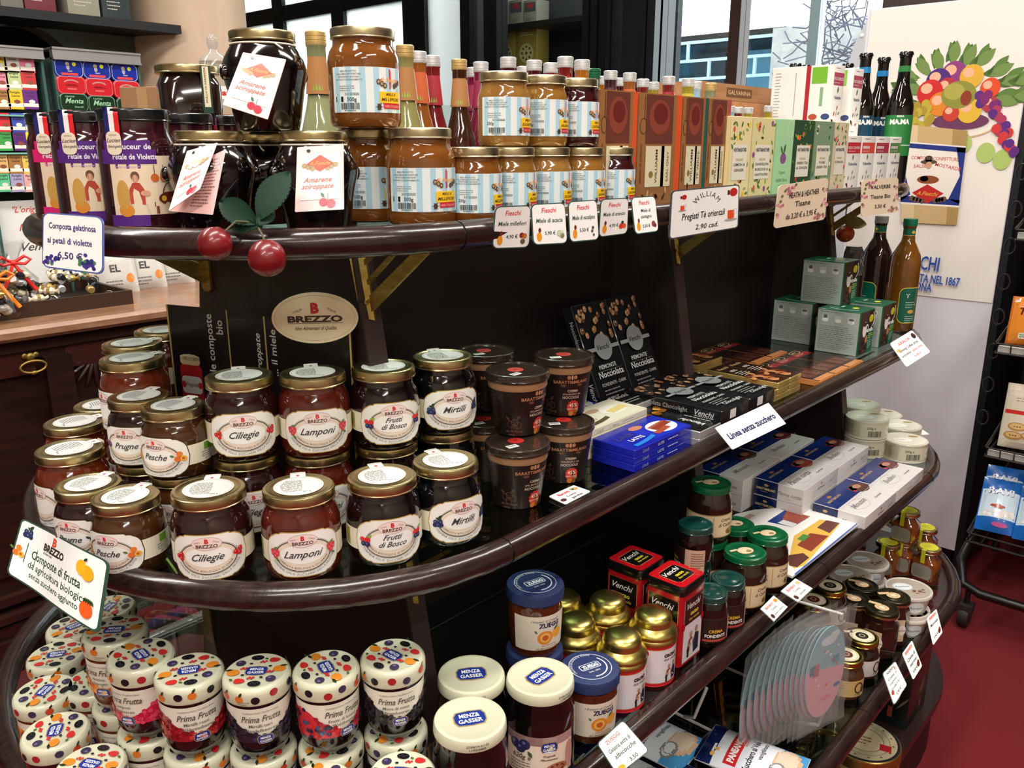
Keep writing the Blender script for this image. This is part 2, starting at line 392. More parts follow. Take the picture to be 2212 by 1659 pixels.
for i, (u0, u1, v0, v1, c, nm) in enumerate(((1030, 1056, 64, 147, '#a08a38', 'yellow'), (1086, 1127, 60, 147, '#a08a38', 'yellow'), (1128, 1173, 60, 147, '#ad9a4a', 'yellow'), (1086, 1112, 2, 44, '#77776e', 'grey'), (1113, 1143, 2, 42, '#868680', 'grey'), (1144, 1173, 2, 36, '#8a8a84', 'grey'), (1025, 1055, 2, 52, '#77776e', 'grey'))):
    q0 = atx(u0, v1, XB); q1 = atx(u1, v1, XB); zt_ = atx((u0+u1)/2, v0, XB).z; zb_ = zs2 if v1 > 100 else zsh
    wid = abs(q0.y-q1.y); hh = zt_-zb_
    L_ = ['yellow cake box behind the dark shop window, left of the post', 'yellow cake box behind the dark shop window, next to the post', 'yellow cake box with a round flower print behind the dark shop window', 'grey box next to the post on the upper shelf behind the dark window', 'grey box in the middle of the upper shelf behind the dark window', 'grey box at the shaded end of the upper shelf behind the dark window', 'grey box left of the post on the upper shelf behind the dark window']
    t = thing('cake_box', L_[i], 'box', (XB, (q0.y+q1.y)/2, zb_), 0, 'boxes behind the dark shop window')
    ob('carton', mesh('c', *rbox(.12, wid*.97, hh, .003), mat('cake_' + nm, c, .5), sharp=30), t)
    p = Pr()
    if nm == 'yellow':
        p.lines(-wid*300, hh*860, wid*600, 1, 1, hh*22, '#f2ecc0', 4)
        p.rect(0, hh*810, wid*600, 4, '#f0ead0'); p.ell(0, hh*380, wid*330, wid*330, '#c9bd83', 20); p.up()
        for k in range(8): p.ell(wid*210*cos(k*.785), hh*380+wid*210*sin(k*.785), wid*45, wid*45, '#4a4638', 8)
        p.ell(0, hh*380, wid*50, wid*50, '#4a4638', 8)
    else:
        p.rect(0, hh*700, wid*800, hh*380, '#3a4446'); p.up().ell(0, hh*760, wid*250, hh*120, '#8b2f30', 10); p.lines(-wid*300, hh*240, wid*600, 2, hh*70, hh*20, '#2a2a2a', 4)
    ob('front_print', p.build('p', sideL(-.06)), t)
ld = bpy.data.lights.new('cabinet_fill_light', 'AREA'); ld.shape = 'RECTANGLE'; ld.size = .9; ld.size_y = .1; ld.energy = 5; ld.color = (1, .93, .8)  # added fill that brightens the boxes behind the dark window; no lamp visible there
lo = bpy.data.objects.new('cabinet_fill_light', ld); COL.objects.link(lo); lo.location = (XW+.12, (yw(1057)+yw(1268))/2, 2.7); lo.rotation_euler = (0, radians(-25), pi/2*0)
# wood pilaster and right-hand window
pl_ = struct('trim_1', mesh('pilaster', *join(box(XW-.07, XW+.07, yw(1440), yw(1330), .42, 2.75), *[box(XW-.09-.01*k, XW-.05, yw(b), yw(a), .42, 2.75) for k, (a, b) in enumerate(((1330, 1338), (1345, 1352), (1412, 1418), (1424, 1440)))]), DWOOD, False))
w3 = struct('window_3', mesh('win3', *join(box(XW-.05, XW+.05, yw(1606), yw(1583), .42, 2.75), box(XW-.05, XW+.05, .55, yw(1906), .42, 2.75), box(XW-.05, XW+.05, yw(1906), yw(1440), .42, .8)), BWOOD, False))
bar('mullion', yw(1769), yw(1747), .42, 2.75, mat('pale_blue_aluminium', '#9fbcc4', .3, .5), .06, .01, w3)
bar('pane', yw(1440), yw(1583), .8, 2.75, CLEAR, .006, 0, w3); bar('pane', yw(1606), yw(1747), .8, 2.75, CLEAR, .006, 0, w3); bar('pane', yw(1769), yw(1906), .8, 2.75, CLEAR, .006, 0, w3)
# outside: facade with a brick-pattern grille, stone pier, bare twigs
XO = 7.2
BLUEF = mat('blue_glass_facade', '#2f5a72', .25, noise=('#17303f', 1.6, (1, 3, 2)))
zt0 = atx(1500, 83, XO).z
fac = thing('facade', 'blue-grey facade with a brick-pattern grille across the courtyard', 'building', (XO, 0, 0))
ya, yb = atx(1700, 100, XO).y, atx(1430, 100, XO).y+.4
ob('glazing', mesh('g', *box(.25, .3, ya, yb+2, -1, zt0), BLUEF, False), fac)
ob('coping', mesh('g', *box(-.05, .35, ya, yb+2, zt0-.03, zt0+.02), FRAMEM, False), fac)
for u in (1480, 1545, 1610, 1668):
    y = atx(u, 100, XO).y; ob('glazing_panel', mesh('gp', *box(.2, .26, y, y+.32, -1, zt0-.12-.2*(u % 3)), mat('facade_panel%d' % (u % 2), ('#4d7d96', '#1c3442')[u % 2], .3), False), fac)
gr = fac
GRW = mat('white_grille', '#9fc3d6', .5)
rows = [zt0-.05-i*.155 for i in range(9)]
me = mesh('gbar', *box(-.012, .012, 0, yb+1.5-ya, -.012, .012), GRW, False)
for z in rows: ob('grille_rail', me, gr, (-.12, ya, z))
me = mesh('gbar2', *box(-.012, .012, -.012, .012, 0, .155), GRW, False)
for r, z in enumerate(rows[1:]):
    k = 0; y = ya+(.22 if r % 2 else 0)
    while y < yb+.6: ob('grille_stile', me, gr, (-.12, y, z)); y += .44
tag(ob('stone_pier', mesh('pier', *box(XO-.3, XO+.1, atx(1748, 100, XO-.3).y-.5, ya-.01, -1, zt0-.02), mat('pier_stone', '#8f9396', .8, noise=('#b4b2ae', 6, (1, 1, 1))), False)), 'mottled grey stone pier beside the blue facade outside the window', 'pillar')
tw = thing('twig_bush', 'tangle of bare lilac-grey twigs outside the window beside the fridge', 'plant', (5.6, 0, 0))
R_ = random.Random(5); TW = mat('twig_bark', '#6d6a7c', .8); ms = []
yc_, zc_ = atx(1800, 140, 5.6).y, atx(1800, 140, 5.6).z
for i in range(150):
    y = yc_+R_.gauss(0, .16); z = zc_-.35+R_.random()**1.5*.85*(1-abs(y-yc_)*1.6); a = R_.uniform(0, pi); l = R_.uniform(.12, .3)
    P = [(R_.uniform(-.15, .15), y+cos(a)*l*(t-.5)+R_.gauss(0, .012), z+sin(a)*l*(t-.5)+R_.gauss(0, .012)) for t in (0, .33, .66, 1)]
    ms.append(tube(P, .0045, 5))
o = ob('twigs', mesh('twigs', *join(*ms), TW), tw); o['kind'] = 'stuff'
ob('stem', mesh('stem', *join(*[tube([(0, yc_+.05*k, -1), (.02, yc_+.07*k, zc_-.2)], .012, 6) for k in (-1, 0, 1)]), TW), tw)
# ================================================================== counter on the left
CW = mat('mahogany', '#1e100d', .38, 0, .1, noise=('#331811', 5, (1, 1, 9)))
CWT = mat('counter_top_walnut', '#a07a5e', .3, 0, .2, noise=('#7d583f', 5, (2, 9, 9)))
CWR = mat('mahogany_red', '#44201a', .38, 0, .1, noise=('#351510', 6, (1, 9, 9)))
YC = 2.48
ct = thing('shop_counter', 'carved dark mahogany shop counter with a worn pale top', 'counter')
ob('carcass', mesh('c', *box(-2.4, 1.6, YC, YC+.72, .0, .93), CW, False), ct)
ob('top', mesh('t', *moved(rbox(4.12, .84, .036, .01, .01), (-.4, YC+.36, .93)), CWT), ct)
def zc(v): return aty(70, v, YC).z
ob('moulding', mesh('m', *box(-2.4, 1.6, YC-.025, YC, .895, .93), CW, False), ct)
ob('moulding', mesh('m', *box(-2.4, 1.6, YC-.012, YC, .87, .897), CW, False), ct)
for (x0, x1) in ((-.9, -.1), (-.05, .78), (.86, 1.55)):
    d = ob('drawer', mesh('d', *box(x0, x1, YC-.014, YC, zc(805), zc(758)+.01), CWR, False), ct)
    if x0 == -.05:
        hp = aty(72, 792, YC-.03); q = hp
        P = [(q.x+.033*cos(t)*(1.0 if abs(cos(t)) > .5 else 1.1), YC-.03, q.z+.016*sin(t)) for t in [pi*2*i/20 for i in range(20)]]
        h = ob('handle', mesh('h', *join(tube(P, .0035, 8, True), ball(.009, 10, 6, 1, .6, .7, (q.x, YC-.03, q.z-.017))), BRASS), d)
        ob('rosette', mesh('r', *join(ball(.012, 10, 6, 1, .5, 1, (q.x, YC-.02, q.z+.026)), ball(.008, 8, 6, 1, .5, 1, (q.x+.014, YC-.02, q.z+.03)), ball(.008, 8, 6, 1, .5, 1, (q.x-.014, YC-.02, q.z+.03))), BRASS), d)
fan = aty(200, 770, YC)
ob('carved_fan', mesh('f', *join(*[moved(ball(.014, 8, 6, .5, .6, 3.2), (fan.x+.045*sin(a), YC-.006, fan.z-.045*cos(a)), 0, 1, 0, -a) for a in [radians(-80+20*i) for i in range(9)]]), CW), ct)
for x0, x1 in ((-.95, -.08), (-.03, .79)):
    z0, z1 = .27, zc(868); pts = [(x0+.1, z0), (x1-.1, z0), (x1-.02, z0+.06), (x1-.02, z1-.08), (x1-.1, z1), (x0+.1, z1), (x0+.02, z1-.08), (x0+.02, z0+.06)]
    V, Fc = extrude(pts, 0, .016); ob('raised_panel', mesh('rp', [(x, YC-z, y) for x, y, z in V], Fc, CW, False), ct)
for x0, x1 in ((.80, .87), (-.08, -.02)): ob('pilaster', mesh('pl', *box(x0, x1, YC-.03, YC, .2, .87), CW, False), ct)
for z0, z1, d in ((.0, .1, .06), (.1, .14, .045), (.15, .17, .055), (.19, .215, .03)): ob('plinth_moulding', mesh('pm', *box(-2.4, 1.6, YC-d, YC, z0, z1), CW, False), ct)
ZT = .966
# tray with wrapped sweets
tp = [aty(38, 641, YC+.08), aty(283, 608, YC+.08)]
tx0, tx1 = tp[0].x-.35, tp[1].x
tr = thing('sweet_tray', 'shallow brown wooden tray of wrapped sweets on the counter', 'tray', ((tx0+tx1)/2, YC+.26, ZT))
tw_ = tx1-tx0
ob('rim', mesh('r', *join(box(-tw_/2, tw_/2, -.18, -.168, 0, .042), box(-tw_/2, tw_/2, .168, .18, 0, .042), box(-tw_/2, -tw_/2+.012, -.168, .168, 0, .042), box(tw_/2-.012, tw_/2, -.168, .168, 0, .042)), mat('tray_wood', '#3b2619', .45), False), tr)
ob('floor_board', mesh('b', *box(-tw_/2, tw_/2, -.175, .175, 0, .008), mat('tray_wood2', '#2c1c13', .6), False), tr)
FOIL = [mat('foil_silver', '#d0d0d0', .3, .7), mat('foil_black', '#202224', .3, .2), mat('foil_cream', '#e0d2b8', .35, .1), mat('foil_gold', '#c9a860', .3, .7)]
def sweet(k):
    t = thing('wrapped_sweet', '', 'sweet'); m = FOIL[k]
    V, Fc = lathe([(.009, -.026), (.004, -.017), (.011, -.012), (.013, 0), (.011, .012), (.004, .017), (.010, .026)], 9)
    ob('wrapper', mesh('w', [(z, y, x+.012) for x, y, z in V], Fc, m), t)
    ob('band', mesh('b', *moved(lathe([(.0136, -.004), (.0136, .004)], 9, False), (0, 0, .012), 0, 1, 0, pi/2), FOIL[(k+1) % 4]), t); return t
SW = Kind(sweet); R_ = random.Random(8)
for i in range(70):
    x = tx0+.03+(tw_-.06)*R_.random(); y = YC+.13+.26*R_.random(); lay = R_.random()
    SW(R_.randrange(4), 'small twist-wrapped sweet in the brown tray on the counter', (x, y, ZT+.009+.03*lay+.05*max(0, (y-YC-.13)/.26)), R_.uniform(0, pi), 'wrapped sweets in the counter tray')
# cellophane gift bags with bows
def giftbag(loc, lab, bow, seed):
    t = thing('gift_bag', lab, 'bag', loc, 0, 'bow-tied sweet bags on the counter'); R = random.Random(seed)
    n = 18; prof = [(.045, 0), (.06, .02), (.058, .06), (.035, .095), (.016, .11), (.03, .14), (.045, .17)]
    L = []
    for r, z in prof: L.append([((r*(1+.14*R.uniform(-1, 1)))*cos(2*pi*i/n), (r*(1+.14*R.uniform(-1, 1)))*sin(2*pi*i/n), z+R.uniform(-.004, .004)) for i in range(n)])
    ob('cellophane', mesh('c', *loft(L, False), CELLO, sharp=20), t)
    ms = [[], [], [], []]
    for i in range(26):
        a = R.uniform(0, 6.28); r = .04*sqrt(R.random()); ms[i % 4].append(moved(ball(.012, 7, 5, 1.5, 1, .9), (r*cos(a), r*sin(a), .012+.065*R.random()), R.uniform(0, 3)))
    for k in range(4): ob('sweets', mesh('s', *join(*ms[k]), FOIL[k]), t)['kind'] = 'stuff'
    m = mat('bow_'+bow, bow, .35)
    lp = []
    for s in (-1, 1):
        lp.append(tube([(0, -.02, .11), (s*.03, -.026, .128), (s*.045, -.028, .118), (s*.03, -.026, .106), (0, -.02, .11)], .005, 6))
        lp.append(tube([(0, -.02, .11), (s*.02, -.035, .07), (s*.045, -.04, .03)], [.004, .006, .006], 6))
    ob('bow', mesh('b', *join(*lp, ball(.009, 8, 6, 1, 1, 1, (0, -.022, .11))), m), t)
    return t
b1 = aty(58, 625, YC+.12); b2 = aty(18, 625, YC+.02)
giftbag((b1.x, YC+.22, ZT+.03), 'cellophane bag of sweets tied with a red bow', '#e02a22', 1)
giftbag((b2.x-.02, YC+.07, ZT+.01), 'cellophane bag of sweets tied with an orange bow', '#f08a1e', 2)
# white sign on the counter
q0 = aty(-60, 560, YC+.46); q1 = aty(122, 430, YC+.46)
sg = thing('counter_sign', 'white card sign with red and black script behind the sweet tray', 'sign', ((q0.x+q1.x)/2, YC+.46, ZT))
sw = q1.x-q0.x; shh = q1.z-ZT
ob('card', mesh('c', *rbox(sw, .006, shh, .001), WHITEP, sharp=30), sg)
p = Pr(); p.text("\"L'originale\"", sw*230, shh*880, 26, '#d94a3a', it=.35); p.text('Nougat', sw*210, shh*690, 30, '#d94a3a', it=.35); p.text('Vend', sw*190, shh*480, 36, '#4a4a4a', it=.4, sx=1.1)
ob('lettering', p.build('p', front(-.003)), sg)
for u, v, lab, rz in ((190, 632, 'small white leaflet lying on the counter beside the tray', .1), (8, 645, 'white price card with printed lines at the counter edge', .35)):
    q = at(u, v, ZT); t = thing('leaflet', lab, 'paper', (q.x, q.y, ZT+.0005), rz)
    ob('sheet', mesh('s', *rbox(.11, .07, .0012, .001, .0003), WHITEP, sharp=30), t)
    p = Pr(); p.lines(-45, 22, 85, 5, 9, 2.2, '#8a8a8a', 4); ob('lettering', p.build('p', topf(.0012)), t)
# glass display racks with small sweet boxes and tins
YR = YC+.42
ALU = mat('brushed_aluminium', '#b8b8b4', .35, .9)
for k, (u0, u1, v0, v1, lab) in enumerate(((-70, 88, 92, 118, 'glass display rack with an aluminium top rail holding small coloured boxes'), (108, 299, 101, 128, 'glass display rack with an aluminium top rail holding oval tins'))):
    a = aty(u0, v0, YR); b = aty(u1, v0+ (18 if k else 4), YR); zt = aty(u0, v0, YR).z; zr = aty(u0, v1, YR).z
    rk = thing('display_rack', lab, 'rack', ((a.x+b.x)/2, YR, ZT)); W = b.x-a.x; H = zt-ZT
    ob('top_rail', mesh('t', *join(box(-W/2, W/2, -.012, .012, zr-ZT+.006, H-.004), box(-W/2, W/2, -.016, .1, H-.006, H), box(-W/2, W/2, -.016, .012, zr-ZT, zr-ZT+.006)), ALU, False), rk)
    g = mat('rack_glass_edge', '#3f5f5a', .15, 0, .5)
    for x in (-W/2+.004, W/2-.004): ob('side_glass', mesh('s', *box(x-.004, x+.004, 0, .11, 0, H-.03), g, False), rk)
    ob('back_panel', mesh('s', *box(-W/2, W/2, .105, .11, 0, H-.03), mat('rack_back', '#4a5a56', .4), False), rk)
    if k == 0:
        for v in (331, 250): ob('glass_shelf', mesh('s', *box(-W/2, W/2, -.002, .105, aty(60, v, YR).z-ZT-.003, aty(60, v, YR).z-ZT+.002), mat('shelf_edge_green', '#7fb8a8', .1, 0, .5), False), rk)
BXC = [['#e2c23a', '#d8dad0', '#e27a98'], ['#e88fa0', '#b9c98a', '#c4383a'], ['#a87840', '#f0c42c', '#6a2a80'], ['#d8303a', '#3a4fa8', '#a8a4cc'], ['#3fa04a', '#5d2a78', '#e8e03a'], ['#d8b070', '#a8743c', '#e0c05a', '#d8b864'], ['#5cc088', '#a8a0c4', '#e0a8a0', '#4a8ab0']]
BXR = [(122, 157), (160, 195), (199, 236), (249, 286), (288, 326), (340, 376), (378, 415)]
def sweetbox(k):
    r, c = k; t = thing('pastille_box', '', 'box')
    m = mat('pbox'+BXC[r][c], BXC[r][c], .4); ob('carton', mesh('c', *rbox(.044, .03, .056, .001), m, sharp=30), t)
    p = Pr(); p.rect(0, 12, 43, 10, '#f0e8d8'); p.up().ell(4, 22, 9, 6, '#8a4a3a' if (r+c) % 2 else '#d8e0d8', 8); p.text('Pastiglie', 0, 46, 9, '#3a3a3a', it=.3); p.text('Leone', 2, 36, 9, '#3a3a3a', it=.3)
    ob('front_print', p.build('p', front(-.015)), t); return t
PB = Kind(sweetbox)
COLN = {'#e2c23a': 'yellow', '#d8dad0': 'white', '#e27a98': 'pink', '#e88fa0': 'rose', '#b9c98a': 'sage', '#c4383a': 'brick red', '#a87840': 'tan', '#f0c42c': 'bright yellow', '#6a2a80': 'purple', '#d8303a': 'red', '#3a4fa8': 'blue', '#a8a4cc': 'lilac', '#3fa04a': 'green', '#5d2a78': 'violet', '#e8e03a': 'lemon', '#d8b070': 'sand', '#a8743c': 'caramel', '#e0c05a': 'straw', '#d8b864': 'gold', '#5cc088': 'mint', '#a8a0c4': 'lavender', '#e0a8a0': 'salmon', '#4a8ab0': 'sky blue'}
ORD = ['top', 'second', 'third', 'fourth', 'fifth', 'sixth', 'bottom']
for r, row in enumerate(BXC):
    for c in range(len(row)):
        u = 75-34*(len(row)-1-c) + (8*r if len(row) == 3 else 8*r-26+ (34 if c == 3 else 34)) - (0 if len(row) == 3 else 34) + (0 if r < 3 else -6)
        if r >= 5: u = 8+30*c+4*(r-5)
        else: u = [12, 30, 62][c]+[0, 4, 8, 12, 16][r] - (10 if c == 0 else 0)
        q0 = aty(u, BXR[r][1], YR); z1 = aty(u, BXR[r][0], YR).z
        t = PB((r, c), '%s pastille box in the %s row of the glass rack' % (COLN[row[c]], ORD[r]), (q0.x, YR+.02, q0.z), 0, 'pastille boxes in the glass rack')
TNC = [('#1d2f8e', '#0f1a60', 'blue'), ('#c2242c', '#8f1820', 'red'), ('#16301f', '#2c5a3c', 'green')]
def tin(k):
    t = thing('oval_tin', '', 'tin'); W, H = .088, .057
    lo = [[(x, y, z) for x, z, y in ((a, b, 0) for a, b, _ in rrect(W-2*e, H-2*e, .016, 0, 4))] for e in (0,)]
    V, Fc = loft([[(a, -d, b) for a, b, _ in rrect(W-2*e, H-2*e, .016, 0, 4)] for d, e in ((0, .001), (.001, 0), (.013, 0), (.015, .002))])
    ob('body', mesh('b', V, Fc, mat('tin_'+TNC[k][2], TNC[k][0], .25, 0, .5)), t)
    p = Pr(); p.rr(0, 0, W*930, H*900, 14, '#c8ccd8' if k == 0 else ('#e08088' if k == 1 else '#7fae8a')); p.up().rr(0, 0, W*905, H*860, 13.5, TNC[k][0]); p.up()
    if k == 0:
        p.ell(-4, 12, 6, 6, '#b8a888', 8); p.ell(-3, 2, 5, 8, '#a8a0a8', 8); p.rect(2, -9, 14, 3, '#a8a0a8'); p.ell(16, 12, 6, 6, '#e8e03a', 10); p.rect(0, -18, 50, 7, '#e04a4a')
    elif k == 1:
        p.ring(0, 2, 26, 15, 4, '#b88a8a', 16, .5, 2.64); p.text('AMARELLI', 0, -3, 8, '#5a0f14', bold=.02); p.text('ROSSANO', 0, -13, 6, '#f0a0a0')
    else:
        p.text('Menta', 0, -3, 22, '#9fd0a8', it=.35); p.text('Liquirizia', -12, 15, 8, '#8fc09a', it=.3); p.text('Amarelli', 12, -16, 8, '#8fc09a', it=.3); p.up()
    ob('lid_print', p.build('p', front(-.0151), GLOSSP), t); return t
TN = Kind(tin)
for r in range(3):
    for c in range(3):
        u = 148+60*c+r*6; v = 147+37*r+c*5
        q = aty(u, v, YR-.0); TN(r, '%s oval sweet tin, %s from the column end of its row' % (TNC[r][2], ['third', 'second', 'first'][c]), (q.x, YR+.012, q.z), 0, 'oval tins in the glass rack')
# ================================================================== fridge, poster
XF = 2.929; ZTOP = CAMZ+.43
fr = thing('display_fridge', 'tall white drinks fridge standing beyond the end of the shelves', 'fridge', (XF, 0, 0))
FRW = mat('fridge_white', '#d9d6dd', .35, 0, .15)
ob('cabinet', mesh('c', *box(0, .62, .634, 1.115, .11, ZTOP), FRW, False), fr)
pts = [(1.115, .11), (1.19, .11), (1.175, 1.5), (1.165, 1.68), (1.15, 1.75), (1.115, ZTOP-.03)]
V, Fc = extrude(pts, .0, .6); ob('door_profile', mesh('d', [(z, x, y) for x, y, z in V], Fc, mat('fridge_grey', '#b9bcc2', .4), False), fr)
for v in (77, 150):
    q = atx(1862-(v-77)*.1, v, XF); ob('screw', mesh('s', *moved(ball(.007, 10, 6, .5, 1, 1), (0, q.y, q.z)), WHITEP), fr)
ob('kickplate', mesh('k', *box(.03, .6, .65, 1.1, 0, .11), BLACK, False), fr)
ob('side_shell', mesh('k', *box(.0, .62, .612, .634, .05, ZTOP), mat('fridge_dark_side', '#17191d', .4), False), fr)
po = thing('poster', 'cream poster of a fruit bouquet in a preserve jar on the fridge side', 'poster', (XF-.001, 0, 0))
q = [atx(1886, 27, XF), atx(2206, 229, XF), atx(2146, 652, XF), atx(1850, 625, XF)]
y0, y1, z0, z1 = .636, 1.105, CAMZ-.462, ZTOP-.004
ob('sheet', mesh('s', *box(-.0015, 0, y0, y1, z0, z1), mat('poster_paper', '#e6dfd6', .4, 0, .1, bump=(6, .25)), False), po)
def pp(u, v):
    a = atx(u, v, XF); return (-(a.y)*1000, (a.z)*1000)     # sheet coordinates, mm
p = Pr(); R_ = random.Random(3)
def PE(u, v, ru, rv, col, n=14):
    x, y = pp(u, v); x1, _ = pp(u+ru, v); _, y1_ = pp(u, v+rv); p.ell(x, y, abs(x1-x), abs(y1_-y), col, n)
for u, v, a in [(1985, 160, 2.6), (2010, 150, 2.2), (2035, 140, 1.9), (2060, 125, 1.5), (2085, 130, 1.2), (2110, 130, .8), (2140, 150, .5), (2165, 165, .2), (2190, 190, -.1), (1975, 190, 3.0), (1990, 210, 3.3), (2150, 195, -.3), (2195, 165, .3), (2000, 185, 2.8)]:
    x, y = pp(u, v)
    for k in range(3): p.leaf(x-20+13*k, y-12, 62, 26, a+(k-1)*.4, ['#4a6a30', '#3c5826', '#5a7a3a'][k]).up()
    p.leaf(x, y-20, 70, 32, a, '#6f8a48').up()
for u, v in ((2130, 330), (2165, 345), (2080, 310)): PE(u, v, 20, 22, '#a8bf6a')
p.up()
x0, y0_ = pp(2070, 270); p.ring(x0, y0_, 105, 40, 4, '#c8a878', 30, pi, 2*pi)
PE(2075, 262, 62, 18, '#6a3a5a')
p.up()
for u, v, r, c in ((2062, 160, 28, '#8a3a78'), (2028, 175, 27, '#4a2a78'), (2046, 190, 22, '#b03040'), (2010, 200, 28, '#c82a2a'), (2100, 165, 26, '#d8a83a'), (2140, 190, 22, '#d84a2a'), (2032, 225, 26, '#d8822a'), (2095, 240, 26, '#d8b03a'), (2055, 245, 18, '#c04030'), (2140, 225, 18, '#a83a4a')):
    PE(u, v, r, r, c); p.up(); PE(u-r*.25, v-r*.3, r*.45, r*.4, '#f0b090'); p.up()
PE(2072, 205, 38, 30, '#8a8a3a'); p.up(); PE(2062, 198, 22, 18, '#a8a24a'); p.up(); PE(2088, 212, 12, 16, '#8a3a24')
for i in range(30):
    t = i/29; PE(2125+55*t**.8+R_.uniform(-16, 16), 205+120*t+R_.uniform(-10, 10), 10, 10, ['#7a2a6a', '#a83a5a', '#c83a3a', '#5a2a7a'][min(3, int(t*3.2)) if i % 3 else 3])
    p.up()
for i in range(14):
    t = i/13; PE(1990+R_.uniform(-16, 22), 225+60*t, 9, 10, ['#b8a83a', '#a88f34'][i % 2]); p.up()
# the printed pot
def PQ(pts, col): p.poly([pp(*q) for q in pts], col)
PQ([(1952, 268), (2092, 282), (2068, 486), (1948, 480)][::-1], '#c4a878'); p.up()
PQ([(1952, 268), (1985, 271), (1975, 482), (1948, 480)][::-1], '#d8c096'); PQ([(2060, 279), (2092, 282), (2068, 486), (2045, 485)][::-1], '#a88a56'); p.up()
PQ([(1951, 305), (2088, 316), (2073, 448), (1947, 440)][::-1], '#e8e0d4'); p.up()
PQ([(1950, 308), (2088, 319), (2086, 330), (1950, 318)][::-1], '#26357e'); PQ([(1948, 422), (2075, 432), (2073, 444), (1947, 436)][::-1], '#26357e')
PQ([(2068, 318), (2088, 320), (2073, 440), (2050, 430), (2075, 380)][::-1], '#26357e'); PQ([(1950, 320), (1956, 370), (1968, 420), (1947, 434)][::-1], '#26357e'); p.up()
x, y = pp(2020, 346); p.text('COMPOSTE CONFETTURE', x, y, 15, '#c2402e', bold=.01, rot=-.04, w=140); x, y = pp(1993, 362); p.text('SALSE E', x, y, 15, '#c2402e', bold=.01, rot=.03); x, y = pp(2048, 364); p.text('MOSTARDE', x, y, 15, '#c2402e', bold=.01, rot=-.2)
PE(2008, 350, 18, 5, '#5a4a3a'); PE(2008, 343, 9, 7, '#6a5a4a'); p.up(); PE(2008, 357, 7, 8, '#c89a7a'); PE(2008, 372, 15, 8, '#e8e0d8'); p.up(); PE(2006, 388, 24, 9, '#8a4a2a'); PE(1998, 386, 9, 6, '#c03a2a'); p.up()
PQ([(2005, 398), (2040, 418), (2004, 440), (1972, 416)][::-1], '#b82a2a'); p.up(); x, y = pp(2004, 422); p.text('A.Fieschi', x, y, 17, '#e0a03a', it=.4, rot=-.05); 
for k in range(4): PE(1972+k*7, 428+k*2, 6, 6, '#6a5040'); PE(2040-k*6, 430+k, 6, 6, '#6a5040')
p.up()
for t_, u, v, s_ in (('A. FIESCHI', 1972, 579, 62), ('CASA FONDATA NEL 1867', 1982, 607, 37), ('CREMONA', 1976, 625, 37)):
    x, y = pp(u, v); p.text(t_, x+2, y-2, s_, '#9aa4c8', bold=.02, w=(160 if s_ > 50 else (255 if 'CASA' in t_ else 105)), rot=-.02); p.up(); p.text(t_, x, y, s_, '#2c4a9a', bold=.01, w=(160 if s_ > 50 else (255 if 'CASA' in t_ else 105)), rot=-.02)
ob('artwork', p.build('poster_art', lambda x, y, o: (-.0015-o, -x, y), SATIN, .00004), po)
# ================================================================== the gondola: five tiers, rounded ends, brass brackets
YM = 1.02                       # middle line of the double-sided gondola
XA = .67
TIERS = dict(s1=(1.332, .328, .305, 2.10), s2=(.965, .40, .353, 2.10), s3=(.68, .50, .43, 2.02), s4=(.42, .607, .48, 1.93))
RR = .0165
gd = thing('shelf_gondola', 'dark wooden shop gondola with glass shelves, round rails and brass brackets', 'shelf')
def oval(ry, rx, xr, n=20, grow=0):
    "plan outline: straight sides and half-ellipse ends, from the near-left corner round"
    P = [(XA, YM-ry-grow), (xr, YM-ry-grow)]
    P += [(xr+(rx+grow)*sin(pi*i/n), YM-(ry+grow)*cos(pi*i/n)) for i in range(1, n)]
    P += [(xr, YM+ry+grow), (XA, YM+ry+grow)]
    P += [(XA-(rx+grow)*sin(pi*i/n), YM+(ry+grow)*cos(pi*i/n)) for i in range(1, n)]
    return P
for k, (z, ry, rx, xr) in TIERS.items():
    g = ob('glass_shelf', mesh('shelf', *extrude(oval(ry, rx, xr, 24, -.006), z-.006, z), GLASS, False), gd)
    zr = z-.006; g2 = .0012
    segs = [[(XA+g2, YM-ry), (1.415-g2, YM-ry)], [(1.415+g2, YM-ry), (xr-g2, YM-ry)], [(xr+g2, YM-ry)]+[(xr+rx*sin(pi*i/24), YM-ry*cos(pi*i/24)) for i in range(1, 24)]+[(xr+g2, YM+ry)],
            [(xr-g2, YM+ry), (XA+g2, YM+ry)], [(XA-g2, YM+ry)]+[(XA-rx*sin(pi*i/28), YM+ry*cos(pi*i/28)) for i in range(1, 28)]+[(XA-g2, YM-ry)]]
    for s in segs: ob('edge_rail', mesh('rail', *tube([(x, y, zr) for x, y in s], RR, 16), WOOD), g)
    ob('rail_joint', mesh('joint', *join(*[moved(lathe([(RR-.001, -.003), (RR-.001, .003)], 14), (x, YM-ry, zr), 0, 1, 0, pi/2) for x in (XA, 1.415, xr)]), BLACK, False), g)
